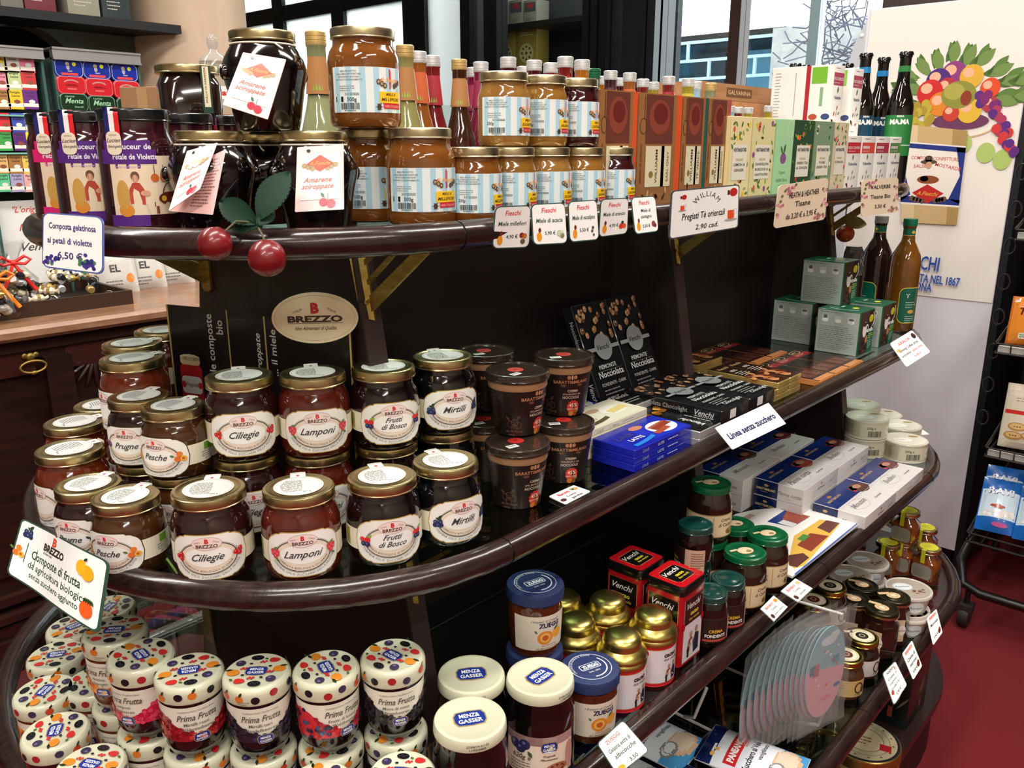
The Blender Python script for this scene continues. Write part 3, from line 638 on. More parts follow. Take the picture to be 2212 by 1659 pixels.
# uprights with sloping edges
def upy(z): return .82-.1771*((CAMZ-z)-.2)
for x in (.645, 1.36, 2.07):
    pts = [(upy(.0), 0), (upy(1.316), 1.316), (2*YM-upy(1.316), 1.316), (2*YM-upy(0), 0)]
    V, Fc = extrude(pts, -.014, .014)
    u = ob('upright', mesh('up', [(x+c, a, b) for a, b, c in V], Fc, PANEL, False), gd)
    V = [(x-.0145, upy(0)-.0015, 0), (x+.0145, upy(0)-.0015, 0), (x+.0145, upy(1.316)-.0015, 1.316), (x-.0145, upy(1.316)-.0015, 1.316)]
    ob('edge_strip', mesh('es', V+[(a, b+.004, c) for a, b, c in V], [(0, 1, 2, 3), (7, 6, 5, 4), (0, 4, 5, 1), (1, 5, 6, 2), (2, 6, 7, 3), (3, 7, 4, 0)], EDGE, False), u)
    for kz in ('s1', 's2', 's3', 's4'):
        z = TIERS[kz][0]-.02
        for s in (1, -1):
            zb = z-.092
            yf = (lambda zz: upy(zz)) if s > 0 else (lambda zz: 2*YM-upy(zz))
            ms = []
            # two flanges that clasp the edge
            for dx in (-.0165, .0165):
                P = [(yf(zb+.004)-.0*s, zb+.004), (yf(zb)+.012*s, zb), (yf(z)+.02*s, z), (yf(z)-.002*s, z)]
            fl = [[(yf(z)-.003*s, z), (yf(zb+.01)-.003*s, zb+.01)]]
            ms.append(box(x-.019, x+.019, min(yf(z)-.004*s, yf(z)-.001*s), max(yf(z)-.004*s, yf(z)-.001*s), z-.004, z))
            V = []; Fc = []
            for dx in (-.0175, -.0, .0175):
                dy = -.006*s if dx == 0 else .004*s
                V += [(x+dx, yf(z)+dy, z), (x+dx*(.75 if dx else 1), yf(zb)+dy, zb+(0 if dx else -.004))]
            Fc = [(0, 1, 3, 2), (2, 3, 5, 4)]
            ms.append((V, Fc))
            # arm: broad diagonal with two slim slats, reaching out under the shelf
            L = (TIERS[kz][1]-(YM-upy(z)))-.012
            for t0, t1, wd in ((0, 1, .0), ):
                pass
            def arm(a, b, w_):
                "slat from depth b along the edge (below z) to reach a out under the shelf"
                y_t = yf(z)-s*a; y_b = yf(z-b); V = []
                for dx in (-.0022, .0022): V += [(x+dx, y_t, z), (x+dx, y_t+s*w_, z), (x+dx, y_b, z-b+w_*.9), (x+dx, y_b, z-b)]
                return V, [(0, 1, 2, 3), (7, 6, 5, 4), (0, 4, 5, 1), (1, 5, 6, 2), (2, 6, 7, 3), (3, 7, 4, 0)]
            L = max(L, .07)
            ms += [arm(L, .088, .024), arm(L*.62, .056, .008), arm(L*.36, .032, .008)]
            ms += [moved(lathe([(.004, 0), (.003, .002)], 8), (x+d, yf(zb+.02)-.006*s, zb+.02), 0, 1, pi/2*s) for d in (-.008, .008)]
            ob('bracket', mesh('br', *join(*ms), BRASS, False), u)
# corner brackets that carry the rounded ends
for kz in ('s1', 's2', 's3'):
    z = TIERS[kz][0]-.02; y = 2*YM-upy(z)-.006; x = .6305; ms = [box(x-.004, x, y-.02, y+.006, z-.096, z), box(x-.002, x+.001, y-.012, y+.006, z-.1, z-.09)]
    for a, b, w_ in ((.15, .09, .032), (.098, .06, .011), (.06, .036, .011)):
        V = []
        for dy in (-.0022, .0022): V += [(x-a, y+dy, z), (x-a+w_, y+dy, z), (x, y+dy, z-b+w_*.85), (x, y+dy, z-b)]
        ms.append((V, [(0, 1, 2, 3), (7, 6, 5, 4), (0, 4, 5, 1), (1, 5, 6, 2), (2, 6, 7, 3), (3, 7, 4, 0)]))
    V = [(x-.024, y-.0022, z), (x, y-.0022, z), (x, y-.0022, z-.02), (x-.024, y+.0022, z), (x, y+.0022, z), (x, y+.0022, z-.02)]
    ms.append((V, [(0, 1, 2), (5, 4, 3), (0, 3, 4, 1), (1, 4, 5, 2), (2, 5, 3, 0)]))
    ob('end_bracket', mesh('ebr', *join(*ms), BRASS, False), gd)
# back panels between the uprights, both faces
for (x0, x1) in ((.659, 1.346), (1.374, 2.056)):
    for y in (.957, 1.077): ob('back_panel', mesh('bp', *box(x0, x1, y, y+.006, .1, 1.31), PANEL, False), gd)
    zl = aty(935, 1356, .957).z
    ob('panel_joint', mesh('pj', *box(x0, x1, .9545, .957, zl-.002, zl+.0015), mat('joint_steel', '#8a8a8c', .3, .8), False), gd)
    ob('lower_panel', mesh('lp', *box(x0, x1, .952, .957, .1, zl-.002), PANEL, False), gd)
# plinth
pl = oval(.60, .45, 1.93, 24); V, Fc = extrude(pl, .0, .15)
ob('plinth', mesh('pl', V, Fc, PANEL, False), gd)
pl = oval(.615, .47, 1.93, 24)
ob('plinth_top', mesh('plt', *extrude(pl, .15, .172), mat('plinth_top_wood', '#2c1b1a', .35, 0, .15), False), gd)
# ================================================================== kit: cards, lids, jars
def quadmap(c, w, h, bulge=0, wave=0):
    "bilinear card surface through four corners (top-left, top-right, bottom-right, bottom-left), artwork w x h mm"
    A, B, C, D = [Vector(q) for q in c]; n = (B-A).cross(D-A).normalized()
    if n.dot(_C-A) < 0: n = -n
    def f(x, y, o):
        s = x*1000/w+.5; t = 1-(y*1000/h)
        p = (A*(1-s)+B*s)*(1-t)+(D*(1-s)+C*s)*t
        return tuple(p+n*(o+bulge*sin(pi*s)+wave*sin(2*pi*s)))
    return f
def card(name, label, cat, corners, art, w, h, r=4, bulge=0, wave=0, group=None, back='#e8e6e0', edge=None, bg='#f4f3ef'):
    f = quadmap(corners, w, h, bulge, wave); ctr = Vector(f(0, h*.0005, 0))
    t = thing(name, label, cat, tuple(ctr), 0, group)
    n = 14; V = []; Fc = []
    def e(x):
        d = abs(x)-(w/2-r); return 0 if d <= 0 else r-sqrt(max(r*r-d*d, 0))
    xs = sorted(set([-w/2+r*(1-cos(pi/2*i/4)) for i in range(5)]+[w/2-r*(1-cos(pi/2*i/4)) for i in range(5)]+[-w/2+r+(w-2*r)*i/16 for i in range(17)]))
    for o in (0, -.0012):
        for x in xs: V += [f(x*.001, e(x)*.001, o), f(x*.001, (h-e(x))*.001, o)]
    m = len(xs)
    for i in range(m-1):
        Fc.append((2*i, 2*i+2, 2*i+3, 2*i+1)); Fc.append((2*m+2*i+1, 2*m+2*i+3, 2*m+2*i+2, 2*m+2*i))
        Fc.append((2*i, 2*m+2*i, 2*m+2*i+2, 2*i+2)); Fc.append((2*i+1, 2*i+3, 2*m+2*i+3, 2*m+2*i+1))
    Fc.append((0, 1, 2*m+1, 2*m)); Fc.append((2*m-2, 4*m-2, 4*m-1, 2*m-1))
    V = [tuple(Vector(v)-ctr) for v in V]
    ob('card', mesh('card', V, Fc, mat('card'+(edge or bg), edge or bg, .35, 0, .2), False), t)
    p = Pr()
    if edge: p.rr(0, h/2, w*.965, h*.95, r*.85, bg, 32)
    p.up(); art(p, w, h)
    ob('card_print', p.build('cp', lambda x, y, o: tuple(Vector(f(x, y, o))-ctr), GLOSSP, .00018), t)
    return t
def railcard(Y, px):
    "corners of a card that hangs from a straight rail at depth Y: top edge along the rail, sides square to it"
    A = aty(*px[0], Y); B = aty(*px[1], Y); return [A, B, atx(*px[2], B.x), atx(*px[3], A.x)]
def depthcard(px, d): return [_C+ray(*q)*k for q, k in zip(px, d)]
def lidmesh(r, h, m=GOLD, n=36, ridge=0, dip=.0008):
    P = [(r-.0012, 0), (r-.0002, .0004), (r, .0015), (r-.0006, .0022), (r-.0002, h-.003), (r-.0008, h-.001), (r-.0025, h), (r-.0055, h), (r-.0066, h-dip), (r*.62, h-dip), (r*.6, h-dip*.6), (.0005, h-dip*.6)]
    V, Fc = lathe(P, n)
    if ridge: V = [(x*(1+ridge*(i % 2)), y*(1+ridge*(i % 2)), z) if k in (1, 2, 3, 4) else (x, y, z) for q, (x, y, z) in enumerate(V) for i, k in [(q % n, q//n)]]
    return mesh('lid', V, Fc, m)
def jam(name, col, c2=None, rough=.12):
    return mat('jar_'+name, col, rough, 0, .9, .5, noise=(c2 or col, 60, (1, 1, 1)))
# -- fruit artwork helpers (mm)
def f_cherry(p, x, y, s):
    p.rect(x-1*s, y+4*s, .5*s, 6*s, '#5a7a3a'); p.leaf(x, y+2*s, 7*s, 2.5*s, -.3, '#7a9a4a'); p.up()
    for dx, dy in ((-2.5, 0), (2, -2.2), (2.6, 3)): berry(p, x+dx*s, y+dy*s, 2.8*s, '#d02028')
def f_rasp(p, x, y, s):
    p.leaf(x-3*s, y+4*s, 8*s, 3*s, .6, '#6a8a4a'); p.leaf(x, y-5*s, 6*s, 3*s, -.6, '#5a7a40'); p.up()
    for dx, dy in ((-2.6, .5), (2.6, .5), (0, -2.6), (0, 2.4), (-3, 3.2), (3, 3.2)): p.ell(x+dx*s, y+dy*s, 2.6*s, 2.8*s, '#d8404a', 8)
    p.up()
    for dx, dy in ((-2.6, 1), (2.6, 1), (0, -2), (0, 3)): p.ell(x+dx*s, y+dy*s, 1*s, 1*s, '#f0808a', 6)
def f_wild(p, x, y, s):
    p.leaf(x+2*s, y+3*s, 8*s, 4*s, .8, '#8ab04a'); p.up(); p.ell(x-3*s, y+2.5*s, 3.2*s, 3*s, '#e03a3a', 8); p.ell(x+3*s, y+2*s, 3.4*s, 3.4*s, '#d82a30', 8); p.up()
    p.ell(x-2*s, y-2.5*s, 3*s, 3*s, '#26345e', 8); p.ell(x+2.6*s, y-3*s, 3.2*s, 3.2*s, '#3a2a5e', 8); p.up(); p.ell(x+2*s, y-2.4*s, 1*s, 1*s, '#7a6a9e', 6); p.ell(x-2.4*s, y-2*s, .9*s, .9*s, '#7a8ab0', 6)
def f_blue(p, x, y, s):
    p.leaf(x-3*s, y+6*s, 9*s, 4*s, -.4, '#3a4a3a'); p.leaf(x, y+4*s, 7*s, 3.5*s, .9, '#2a3a2c'); p.up()
    for dx, dy in ((-3, 1), (2.6, .6), (-.5, -2.6), (3.4, -3), (-3.6, -3)): p.ell(x+dx*s, y+dy*s, 2.8*s, 2.8*s, '#26305c', 8)
    p.up()
    for dx, dy in ((-3, 1.4), (2.6, 1), (-.5, -2.2)): p.ell(x+dx*s, y+dy*s, 1.1*s, 1*s, '#5a6a9a', 6)
def f_plum(p, x, y, s):
    p.leaf(x-5*s, y, 6*s, 3*s, 2.6, '#2a3a2a'); p.ell(x-2*s, y, 4*s, 4.2*s, '#3a1a3e', 10); p.ell(x+4*s, y, 4.2*s, 4*s, '#5a2456', 10); p.up(); p.ell(x+5*s, y+.6*s, 1.6*s, 1.8*s, '#a05a92', 6)
def f_peach(p, x, y, s):
    p.leaf(x-6*s, y, 6*s, 3*s, 2.8, '#5a7a3a'); p.up(); p.ell(x, y+3.5*s, 3.6*s, 3.4*s, '#e8802a', 10); p.ell(x-2.6*s, y-3*s, 3.8*s, 3.6*s, '#e0702a', 10); p.up(); p.ell(x+4.4*s, y-2.6*s, 4*s, 3.6*s, '#f0b040', 10); p.up(); p.ell(x+4*s, y-2.4*s, 1.8*s, 1.6*s, '#c85a20', 6)
def f_rose(p, x, y, s):
    p.leaf(x, y+3*s, 8*s, 3*s, .8, '#4a7a4a'); p.leaf(x, y, 8*s, 3*s, .1, '#5a8a5a'); p.up(); p.ell(x-2*s, y-2*s, 3*s, 3*s, '#c8a080', 8); p.ell(x+1*s, y+1*s, 2.6*s, 2.6*s, '#d8b890', 8)
BRZ = dict(ciliegie=('Ciliegie', '#2c0d0f', '#1c0708', f_cherry), lamponi=('Lamponi', '#5c1d12', '#451208', f_rasp), frutti=('Frutti|di Bosco', '#180a0d', '#0e0607', f_wild), mirtilli=('Mirtilli', '#0b0a0d', '#050506', f_blue),
           prugne=('Prugne', '#261013', '#1a0a0c', f_plum), pesche=('Pesche', '#4a2a10', '#3a1d09', f_peach), rosa=('', '#70290d', '#541a07', f_rose))
def brezzo(k):
    nm, c1, c2, fr_ = BRZ[k]; t = thing('fruit_compote_jar', '', 'jar')
    s = .92 if k in ('prugne', 'pesche') else 1.0
    R = .043*s; H = (.082 if s < 1 else .098)
    hb = H-.0125
    ob('glass_jar', mesh('j', *lathe([(.034*s, 0), (.0385*s, .0015), (.0415*s, .006), (R, .013), (R, hb*.66), (.0428*s, hb*.74), (.0405*s, hb*.84), (.0375*s, hb*.91), (.0365*s, hb*.94), (.0365*s, hb+.003)], 40), jam(k, c1, c2)), t)
    lid = ob('lid', lidmesh(.0395*s, .0125), t, (0, 0, hb))
    p = Pr(); p.ell(0, 0, 27*s, 27*s, '#e2e2de', 24); p.up().ring(0, 0, 25.5*s, 25.5*s, .5, '#b8b4a8', 36)
    for i in range(11):
        y = 15-3*i; wd = 2*sqrt(max(22**2-y*y, 0))*s*.9; p.lines(-wd/2, y*s, wd, 1, 1, 1.1, '#5c5c58', i)
    p.text('350 g', 8*s, -19*s, 4*s, '#6a6a68'); p.rect(0, 31*s, 17*s, 11*s, '#f4f4f0'); p.up().text('B', 0, 28*s, 6*s, '#d02a30', bold=.04)
    ob('lid_label_print', p.build('ll', topf(.01225)), lid)
    q = Pr(); q.rect(0, 4, 17*s, 9, '#f4f4f0', 4); ob('seal_print', q.build('sl', cyl(.0397*s, .0045, pi)), lid)
    # printed wrap label
    p = Pr(); zc = hb*.42
    bh = 25 if s == 1 else 24
    p.rr(14, 0, 168*s, bh, 1, '#ece4cc', 40); p.up()
    p.rect(71*s, 6, 12, 9, '#6aa52c', 3).text('SENZA GLUTINE', 70*s, -1.5, 2.6, '#6a6a5a'); p.lines(60*s, -3.5, 24, 2, 2.4, .9, '#7a7a6a', 5).text('20.10.20', 72*s, -10.5, 4, '#55554a')
    p.rect(-60*s, 0, 9, 20, '#a89a50', 3).lines(-64*s, 8, 8, 7, 2.4, 1, '#5a5228', 7); p.up()
    W, Hh = 42.5*s, 25*s
    def outl(g):
        def e(x):
            u = min(abs(x)/(W+g), 1)
            b = (Hh+g)*(1-u**5)**.42
            if u < .55: b += .5
            elif u < .78: b -= 1.5+1.6*abs(sin((u-.55)/.23*pi))*-.6
            else: b -= 1.2
            return max(b, 0)
        return e
    for g, c in ((1.1, '#b8964a' if k in ('lamponi', 'frutti', 'mirtilli', 'ciliegie') else '#4a3a20'), (0, '#f3f1ea')):
        e = outl(g); p.area(-W-g, W+g, lambda x: e(x), lambda x: -e(x), c, 34); p.up()
    p.ring(0, -1*s, 32*s, 20*s, .5, '#8a7a66', 44).ring(0, -1*s, 31*s, 19*s, 1.1, '#4a3a30', 44); p.ell(0, -1*s, 29.5*s, 17.5*s, '#ead9c6', 24); p.up().ell(0, .5*s, 25*s, 11.5*s, '#f5f3ee', 22)
    p.up().ell(0, 16*s, 15.5*s, 7.6*s, '#b08a86', 18).up().ell(0, 16*s, 15.1*s, 7.2*s, '#f2dcd6', 18).up()
    p.text('B', 0, 16.6*s, 7*s, '#d4282c', bold=.05).text('BREZZO', 0, 11.4*s, 5.4*s, '#5a3a34', bold=.03, w=22*s).text('ITALIA', -9.5*s, 17*s, 2.2*s, '#9a7a74', rot=.25).text('ITALIA', 9.5*s, 17*s, 2.2*s, '#9a7a74', rot=-.25)
    ln = nm.split('|')
    for i, tt in enumerate(ln if nm else []): p.text(tt, 0, (-3.5 if len(ln) == 1 else 1.8-8.4*i)*s, (11.5 if len(ln) == 1 else 9)*s, '#3c3c40', it=.5)
    nn = nm.replace('|', ' ').upper()
    p.arc('COMPOSTA BIOLOGICA'+(' DI '+nn if nn else ''), 0, -.4*s, 27.6*s, 16.4*s, 3.1*s, '#6a5a50'); p.arc('CONTIENE SOLO ZUCCHERI DELLA FRUTTA', 0, 1*s, 36*s, 25.2*s, 3.5*s, '#6a6058')
    fr_(p, -31*s, 0, 1.0*s); fr_(p, 31*s, 1*s, 1.0*s)
    ob('label_print', p.build('lab', cyl(R+.0002, zc)), t)
    return t
BR = Kind(brezzo)
# ================================================================== second tier: compotes, spreads, chocolate
Z2 = .965; HB = .098; HS = .082
def setjar(kind, key, u, v, ztop, H, dang, label, group):
    q = at(u, v, ztop); return kind(key, label, (q.x, q.y, ztop-H), facing(q)+radians(dang), group)
GBZ = 'fruit compote jars on the second shelf'
NMI = dict(ciliegie='cherry', lamponi='raspberry', frutti='mixed berry', mirtilli='blueberry', prugne='plum', pesche='peach', rosa='orange-red')
for k, u, v, a in (('ciliegie', 450, 1054, -10), ('lamponi', 645, 1049, 0), ('frutti', 825, 1026, 12), ('mirtilli', 962, 992, 28), ('prugne', 190, 1043, -42), ('pesche', 271, 1069, -40), ('rosa', 150, 967, -68)):
    H = HS if k in ('prugne', 'pesche') else HB
    setjar(BR, k, u, v, Z2+H, H, a, '%s compote jar in the front row at the rail of the second shelf' % NMI[k], GBZ)
setjar(BR, 'rosa', 162, 909, Z2+HB, HB, -70, 'orange compote jar standing behind the front orange-red jar', GBZ)
setjar(BR, 'rosa', 222, 872, Z2+HB, HB, -80, 'orange compote jar, only its lid edge shows left of the tall stack', GBZ)
for k, u, v, a in (('ciliegie', 516, 809, 0), ('lamponi', 675, 803, 3), ('frutti', 828, 790, 14), ('mirtilli', 956, 767, 20), ('pesche', 374, 873, -40), ('prugne', 300, 853, -32), ('rosa', 285, 771, -66)):
    H = HS if k in ('prugne', 'pesche') else HB
    q = at(u, v, Z2+2*H); rz = facing(q)+radians(a)
    BR(k, '%s compote jar on top of a stack of two on the second shelf' % NMI[k], (q.x, q.y, Z2+H), rz, GBZ)
    BR(k, '%s compote jar at the bottom of a stack of two on the second shelf' % NMI[k], (q.x, q.y, Z2), rz+.1, GBZ)
for u, v, n in ((285, 739, 'first'), (350, 711, 'second')):
    q = at(u, v, Z2+2*HB); rz = facing(q)-1.2
    BR('rosa', 'orange compote jar on the %s stack behind the other orange-red stack' % n, (q.x, q.y, Z2+HB), rz, GBZ)
    BR('rosa', 'orange compote jar under the %s stack behind the other orange-red stack' % n, (q.x, q.y, Z2), rz, GBZ)
# display card
zt = 1.205
bp = [(q.x, q.y) for q in (at(358, 658, zt), at(487, 669, zt), at(568, 683, zt))]
q = atx(757, 708, .622); bp.append((q.x, q.y))
O = Vector((bp[1][0], bp[1][1], 0)); zz = [zt]*4
D = thing('folding_display_card', 'dark folding display card with an oval cream logo behind the compote jars', 'sign', (O.x, O.y, Z2))
DK = mat('dark_card', '#1d1416', .4, 0, .1)
for i in range(3):
    (x0, y0), (x1, y1) = bp[i], bp[i+1]; l = hypot(x1-x0, y1-y0); a = atan2(y1-y0, x1-x0); h0, h1 = zz[i]-Z2, zz[i+1]-Z2
    V = [(0, 0, 0), (l, 0, 0), (l, 0, h1), (0, 0, h0), (0, .003, 0), (l, .003, 0), (l, .003, h1), (0, .003, h0)]
    pn = ob('panel', mesh('pn', V, [(0, 1, 2, 3), (7, 6, 5, 4), (0, 4, 5, 1), (1, 5, 6, 2), (2, 6, 7, 3), (3, 7, 4, 0)], DK, False), D, (x0-O.x, y0-O.y, 0), (0, 0, a))
    p = Pr(); hm = min(h0, h1)*1000
    p.rect(1.5, hm/2, 3, hm, '#c8aa6a'); 
    if i == 2: p.rect(l*1000-1.5, hm/2, 3, hm, '#c8aa6a')
    p.up()
    if i == 0:
        p.text('... le composte', l*1000-26, hm-58, 17, '#e8e4dc', rot=pi/2); p.text('bio', l*1000-8, hm-26, 17, '#e8e4dc', rot=pi/2)
        cx_, cy_ = l*320, hm-98
        p.rr(cx_, cy_-16, 40, 58, 8, '#b81f24').up().rr(cx_, cy_+18, 36, 12, 5, '#d8b88c'); p.ell(cx_, cy_+23, 18, 5, '#e2c8a0'); p.up().rr(cx_, cy_-18, 36, 26, 6, '#eaded8').up().text('Fragole', cx_, cy_-20, 8, '#5a3a3a', it=.4)
        for s_ in (-1, 1): p.ell(cx_+s_*15, cy_-18, 4, 5, '#d8303a', 8)
        for j in range(3): berry(p, l*1000-22+7*j, hm-122, 4, '#d8303a')
    elif i == 1: p.text('... le sciroppate', l*1000-10, hm-74, 16, '#e8e4dc', it=.25, rot=pi/2)
    else: p.text('... il miele', 22, hm-48, 17, '#e8e4dc', rot=pi/2)
    ob('panel_print', p.build('pp', front(0)), pn)
oc = at(688, 682, zt-.008); oc = _C+(oc-_C)*(atx(688, 682, .585).x/oc.x if False else 1); oc = atx(688, 682, .6)
a_ = atan2(bp[3][1]-bp[2][1], bp[3][0]-bp[2][0])
ov = ob('oval_badge', mesh('ov', *moved(([(x*.052*1.0, 0, z*.0315) for x, z in [(cos(2*pi*i/40), sin(2*pi*i/40)) for i in range(40)]]+[(x*.052, .003, z*.0315) for x, z in [(cos(2*pi*i/40), sin(2*pi*i/40)) for i in range(40)]], [tuple(range(40)), tuple(range(79, 39, -1))]+[(i, 40+i, 40+(i+1) % 40, (i+1) % 40) for i in range(40)]), (0, 0, 0)), mat('oval_cream', '#ddcfae', .4, 0, .2), False), D, (oc.x-O.x-.012, oc.y-O.y-.01, oc.z-Z2), (0, 0, facing(oc)-.12))
p = Pr(); p.ring(0, 0, 48.5, 28.2, .5, '#b8a888', 50); p.text('B', 0, 6.5, 17, '#b02028', bold=.06).text('BREZZO', 0, -4.6, 10.5, '#3a2a22', bold=.05, w=66).rect(0, -6.3, 66, .6, '#3a2a22'); p.text('Idee Alimentari di Qualita', 0, -14.5, 6.2, '#5a4a3a', it=.5, w=50).text('ITALIA', -20, 8, 4, '#6a5a48', rot=.4).text('ITALIA', 20, 8, 4, '#6a5a48', rot=-.4)
ob('badge_print', p.build('bp', front(0)), ov)
# hazelnut spread cups
def cup(k):
    t = thing('spread_cup', '', 'cup'); Hc = .0855
    CB = mat('cup_brown', '#1f1512', .35, 0, .2)
    ob('cup_wall', mesh('c', *lathe([(.028, 0), (.031, .001), (.0395, .064)], 40), CB), t)
    ob('cream_band', mesh('b', *lathe([(.0395, .064), (.0402, .0655), (.0402, .0735), (.039, .074)], 40), mat('cup_band', '#a77f5a', .4)), t)
    l = ob('lid', mesh('l', *lathe([(.0405, 0), (.0432, .001), (.0436, .003), (.0428, .0045), (.0432, .0075), (.0428, .0105), (.0415, .0115), (.0395, .0115), (.0385, .0098), (.0005, .0098)], 44), mat('lid_brown', '#2a201a', .2, 0, .5, noise=('#3a2e26', 200, (1, 1, 1)))), t, (0, 0, .074))
    p = Pr(); p.ell(0, 4, 11, 11, '#b8281e', 18); p.up().text('BM', 0, 3, 5, '#7a1410'); p.rect(-17, -12, 16, 10, '#f0f0ec').up(); p.bars(-17, -11, 13, 5, '#9a9a96')
    ob('lid_label_print', p.build('p', topf(.0098)), l)
    p = Pr(); CP = '#b07a58'
    p.text('BARATTI&MILANO', 0, 46, 6.2, CP, bold=.03, w=52).rect(0, 52.5, 40, .4, CP).ell(-4.5, 55, 2.6, 3, CP, 8).ell(4.5, 55, 2.6, 3, CP, 8).rect(0, 55, 2.6, 6, '#c89a78').ell(-12, 43, 4, 2, '#6a4632', 8).ell(12, 43, 4, 2, '#6a4632', 8)
    p.text('CREMA', 2, 33, 5, '#cdb8a4', bold=.02).text('SPALMABILE alle', 1, 28.4, 4, '#b89a84').text('NOCCIOLE', 0, 23, 5.2, '#cdb8a4', bold=.02)
    n = 24; p.up(); p.poly([(4+(10.6 if i % 2 else 9.4)*cos(2*pi*i/n), 10+(10.6 if i % 2 else 9.4)*sin(2*pi*i/n)) for i in range(n)], '#d23a2e'); p.up().text('45%', 4, 10, 8, '#f0d8c0').text('NOCCIOLE', 4, 5.5, 3.6, '#f0d8c0').ell(1, 0, 4.4, 3.8, '#c87a2c', 10).ell(8, 0, 3.2, 3.8, '#8a4a20', 8); p.leaf(9, 1, 7, 3, .7, '#6a8a2a')
    for dx, dy in ((-35, 16), (-41, 13), (-36, 8), (-30, 12)): p.ring(dx, dy, 5, 5, .5, '#7a5440', 16)
    p.leaf(-42, 18, 8, 4, 2.3, '#5a3c2c'); p.leaf(-32, 20, 8, 4, .9, '#5a3c2c'); p.text('NET WT. 7.05 OZ', -36, 1.5, 3.4, '#7a6050').text('(200 g)', -40, -3, 3.4, '#7a6050')
    p.lines(-72, 52, 12, 20, 2.4, .8, '#5a483c', 2)
    ob('label_print', p.build('lab', cone(lambda z: .031+(.0085)*z/.063, .005, 0, .037), SATIN), t); return t
CU = Kind(cup); HCU = .0855
for u, v, lv, a, lab in ((1118, 951, 1, 36, 'brown hazelnut spread cup at the bottom of the front stack'), (1118, 797, 2, 48, 'brown hazelnut spread cup on top of the front stack'), (1219, 906, 1, 14, 'brown hazelnut spread cup at the bottom of the stack nearest the chocolate'), (1219, 764, 2, 18, 'brown hazelnut spread cup on top of the stack nearest the chocolate'), (1048, 903, 1, 30, 'brown hazelnut spread cup at the bottom of the stack behind the blueberry jars'), (1048, 756, 2, 30, 'brown hazelnut spread cup on top of the stack behind the blueberry jars')):
    setjar(CU, 'c', u, v, Z2+lv*HCU, HCU, a, lab, 'hazelnut spread cups')
q = [(1185, 1072), (1232, 1049), (1274, 1060), (1226, 1088)]
def a_bar(p, w, h): p.text('Baratti', -6, 26, 10, '#e0332c', bold=.02); p.text('Crema', 0, 14, 8, '#3a3a3a'); p.text('gianduja', 4, 4, 8, '#3a3a3a'); p.ell(-24, 12, 6, 5, '#4a2a22', 10); p.ell(22, 28, 6, 5, '#c89a5a', 8).ell(16, 30, 4, 4, '#7aa04a', 8)
card('price_card', 'small white price card lying on the glass by the spread cups', 'price tag', [at(x, y, Z2+.004) for x, y in ((1185, 1072), (1239, 1048), (1276, 1061), (1222, 1089))], a_bar, 64, 40, 3)
# chocolate bars
def choc(key):
    w, d, h, c1, side, fn, nm = BARS[key]; t = thing(nm, '', 'chocolate')
    ob('wrapper', mesh('w', *rbox(w, d, h, .0015, .0012), mat('bar_'+key, side, .25, .6 if side in ('#c9c9c6', '#cdb168') else 0, .3), sharp=30), t)
    p = Pr(); p.rect(0, 0, w*985, d*970, c1); p.up(); fn(p, w*1000, d*1000); ob('top_print', p.build('tp', topf(h), GLOSSP), t)
    p = Pr(); FR = dict(lindtb=('LATTE', '#c8c8e0'), lindtw=('Bianco', '#b8b098'), noc=('Nocciolata Chocolight', '#a8a8a8')).get(key)
    if FR:
        if key == 'noc':
            p.text(FR[0], -d*100, h*350, h*500, FR[1]); p.text('Venchi', d*330, h*300, h*620, '#c8c8c8', it=.3); ob('side_print', p.build('sp', sideL(-w/2)), t)
            p = Pr(); p.rect(-10, h*500, 20, h*700, '#d8d8d6'); ob('end_print', p.build('ep', front(-d/2)), t)
        else:
            p.text(FR[0], -w*60, h*250, h*500, FR[1]); p.text('Lindt', -w*320, h*200, h*700, '#8a8ac0' if key == 'lindtb' else '#b8b098', it=.3); p.lines(w*60, h*500, w*300, 1, 1, 1.5, FR[1]); ob('side_print', p.build('sp', front(-d/2)), t)
    return t
def art_lb(p, w, h):
    p.area(-w*.1, w*.49, lambda x: h*.2+h*.25*((x+w*.1)/w*1.6)-0, lambda x: -h*.47+h*.15*max(0, .3-(x/w)), '#1f2fb0', 6); p.up()
    p.ell(w*.26, -h*.08, w*.2, h*.28, '#f0eef6', 16); p.up().poly([(w*.1, h*.05), (w*.42, h*.12), (w*.45, -h*.08), (w*.12, -h*.16)], '#8a3a28'); p.poly([(w*.02, -h*.2), (w*.3, -h*.1), (w*.32, -h*.24), (w*.06, -h*.32)], '#a04a34'); p.ell(w*.02, h*.22, w*.1, h*.1, '#c8826a', 10); p.up().poly([(w*.11, h*.03), (w*.42, h*.1), (w*.42, h*.06), (w*.11, -h*.02)], '#a85a44')
    p.text('Lindt', -w*.28, h*.0, h*.26, '#3a3a7a', it=.35, bold=.02); p.text('LATTE', -w*.22, -h*.2, h*.16, '#e8e8f4', bold=.02); p.area(-w*.4, -w*.02, lambda x: -h*.32+h*.12*((x/w+.4)**2)*6, lambda x: -h*.42+h*.12*((x/w+.4)**2)*6, '#2a7ad0', 6)
def art_lw(p, w, h):
    p.text('BIANCO', -w*.3, -h*.2, h*.16, '#8a8468'); p.ell(w*.22, 0, w*.18, h*.25, '#faf6ea', 14); p.up().poly([(w*.1, 0), (w*.4, h*.1), (w*.42, -h*.1), (w*.12, -h*.18)], '#ecd48a'); p.ell(w*.0, h*.2, w*.1, h*.1, '#c8a488', 10); p.text('Lindt', -w*.28, h*.05, h*.24, '#6a6450', it=.35); p.area(-w*.36, -w*.02, lambda x: -h*.28+h*.3*((x/w+.36)**2)*3, lambda x: -h*.4+h*.3*((x/w+.36)**2)*3, '#5a4a34', 6)
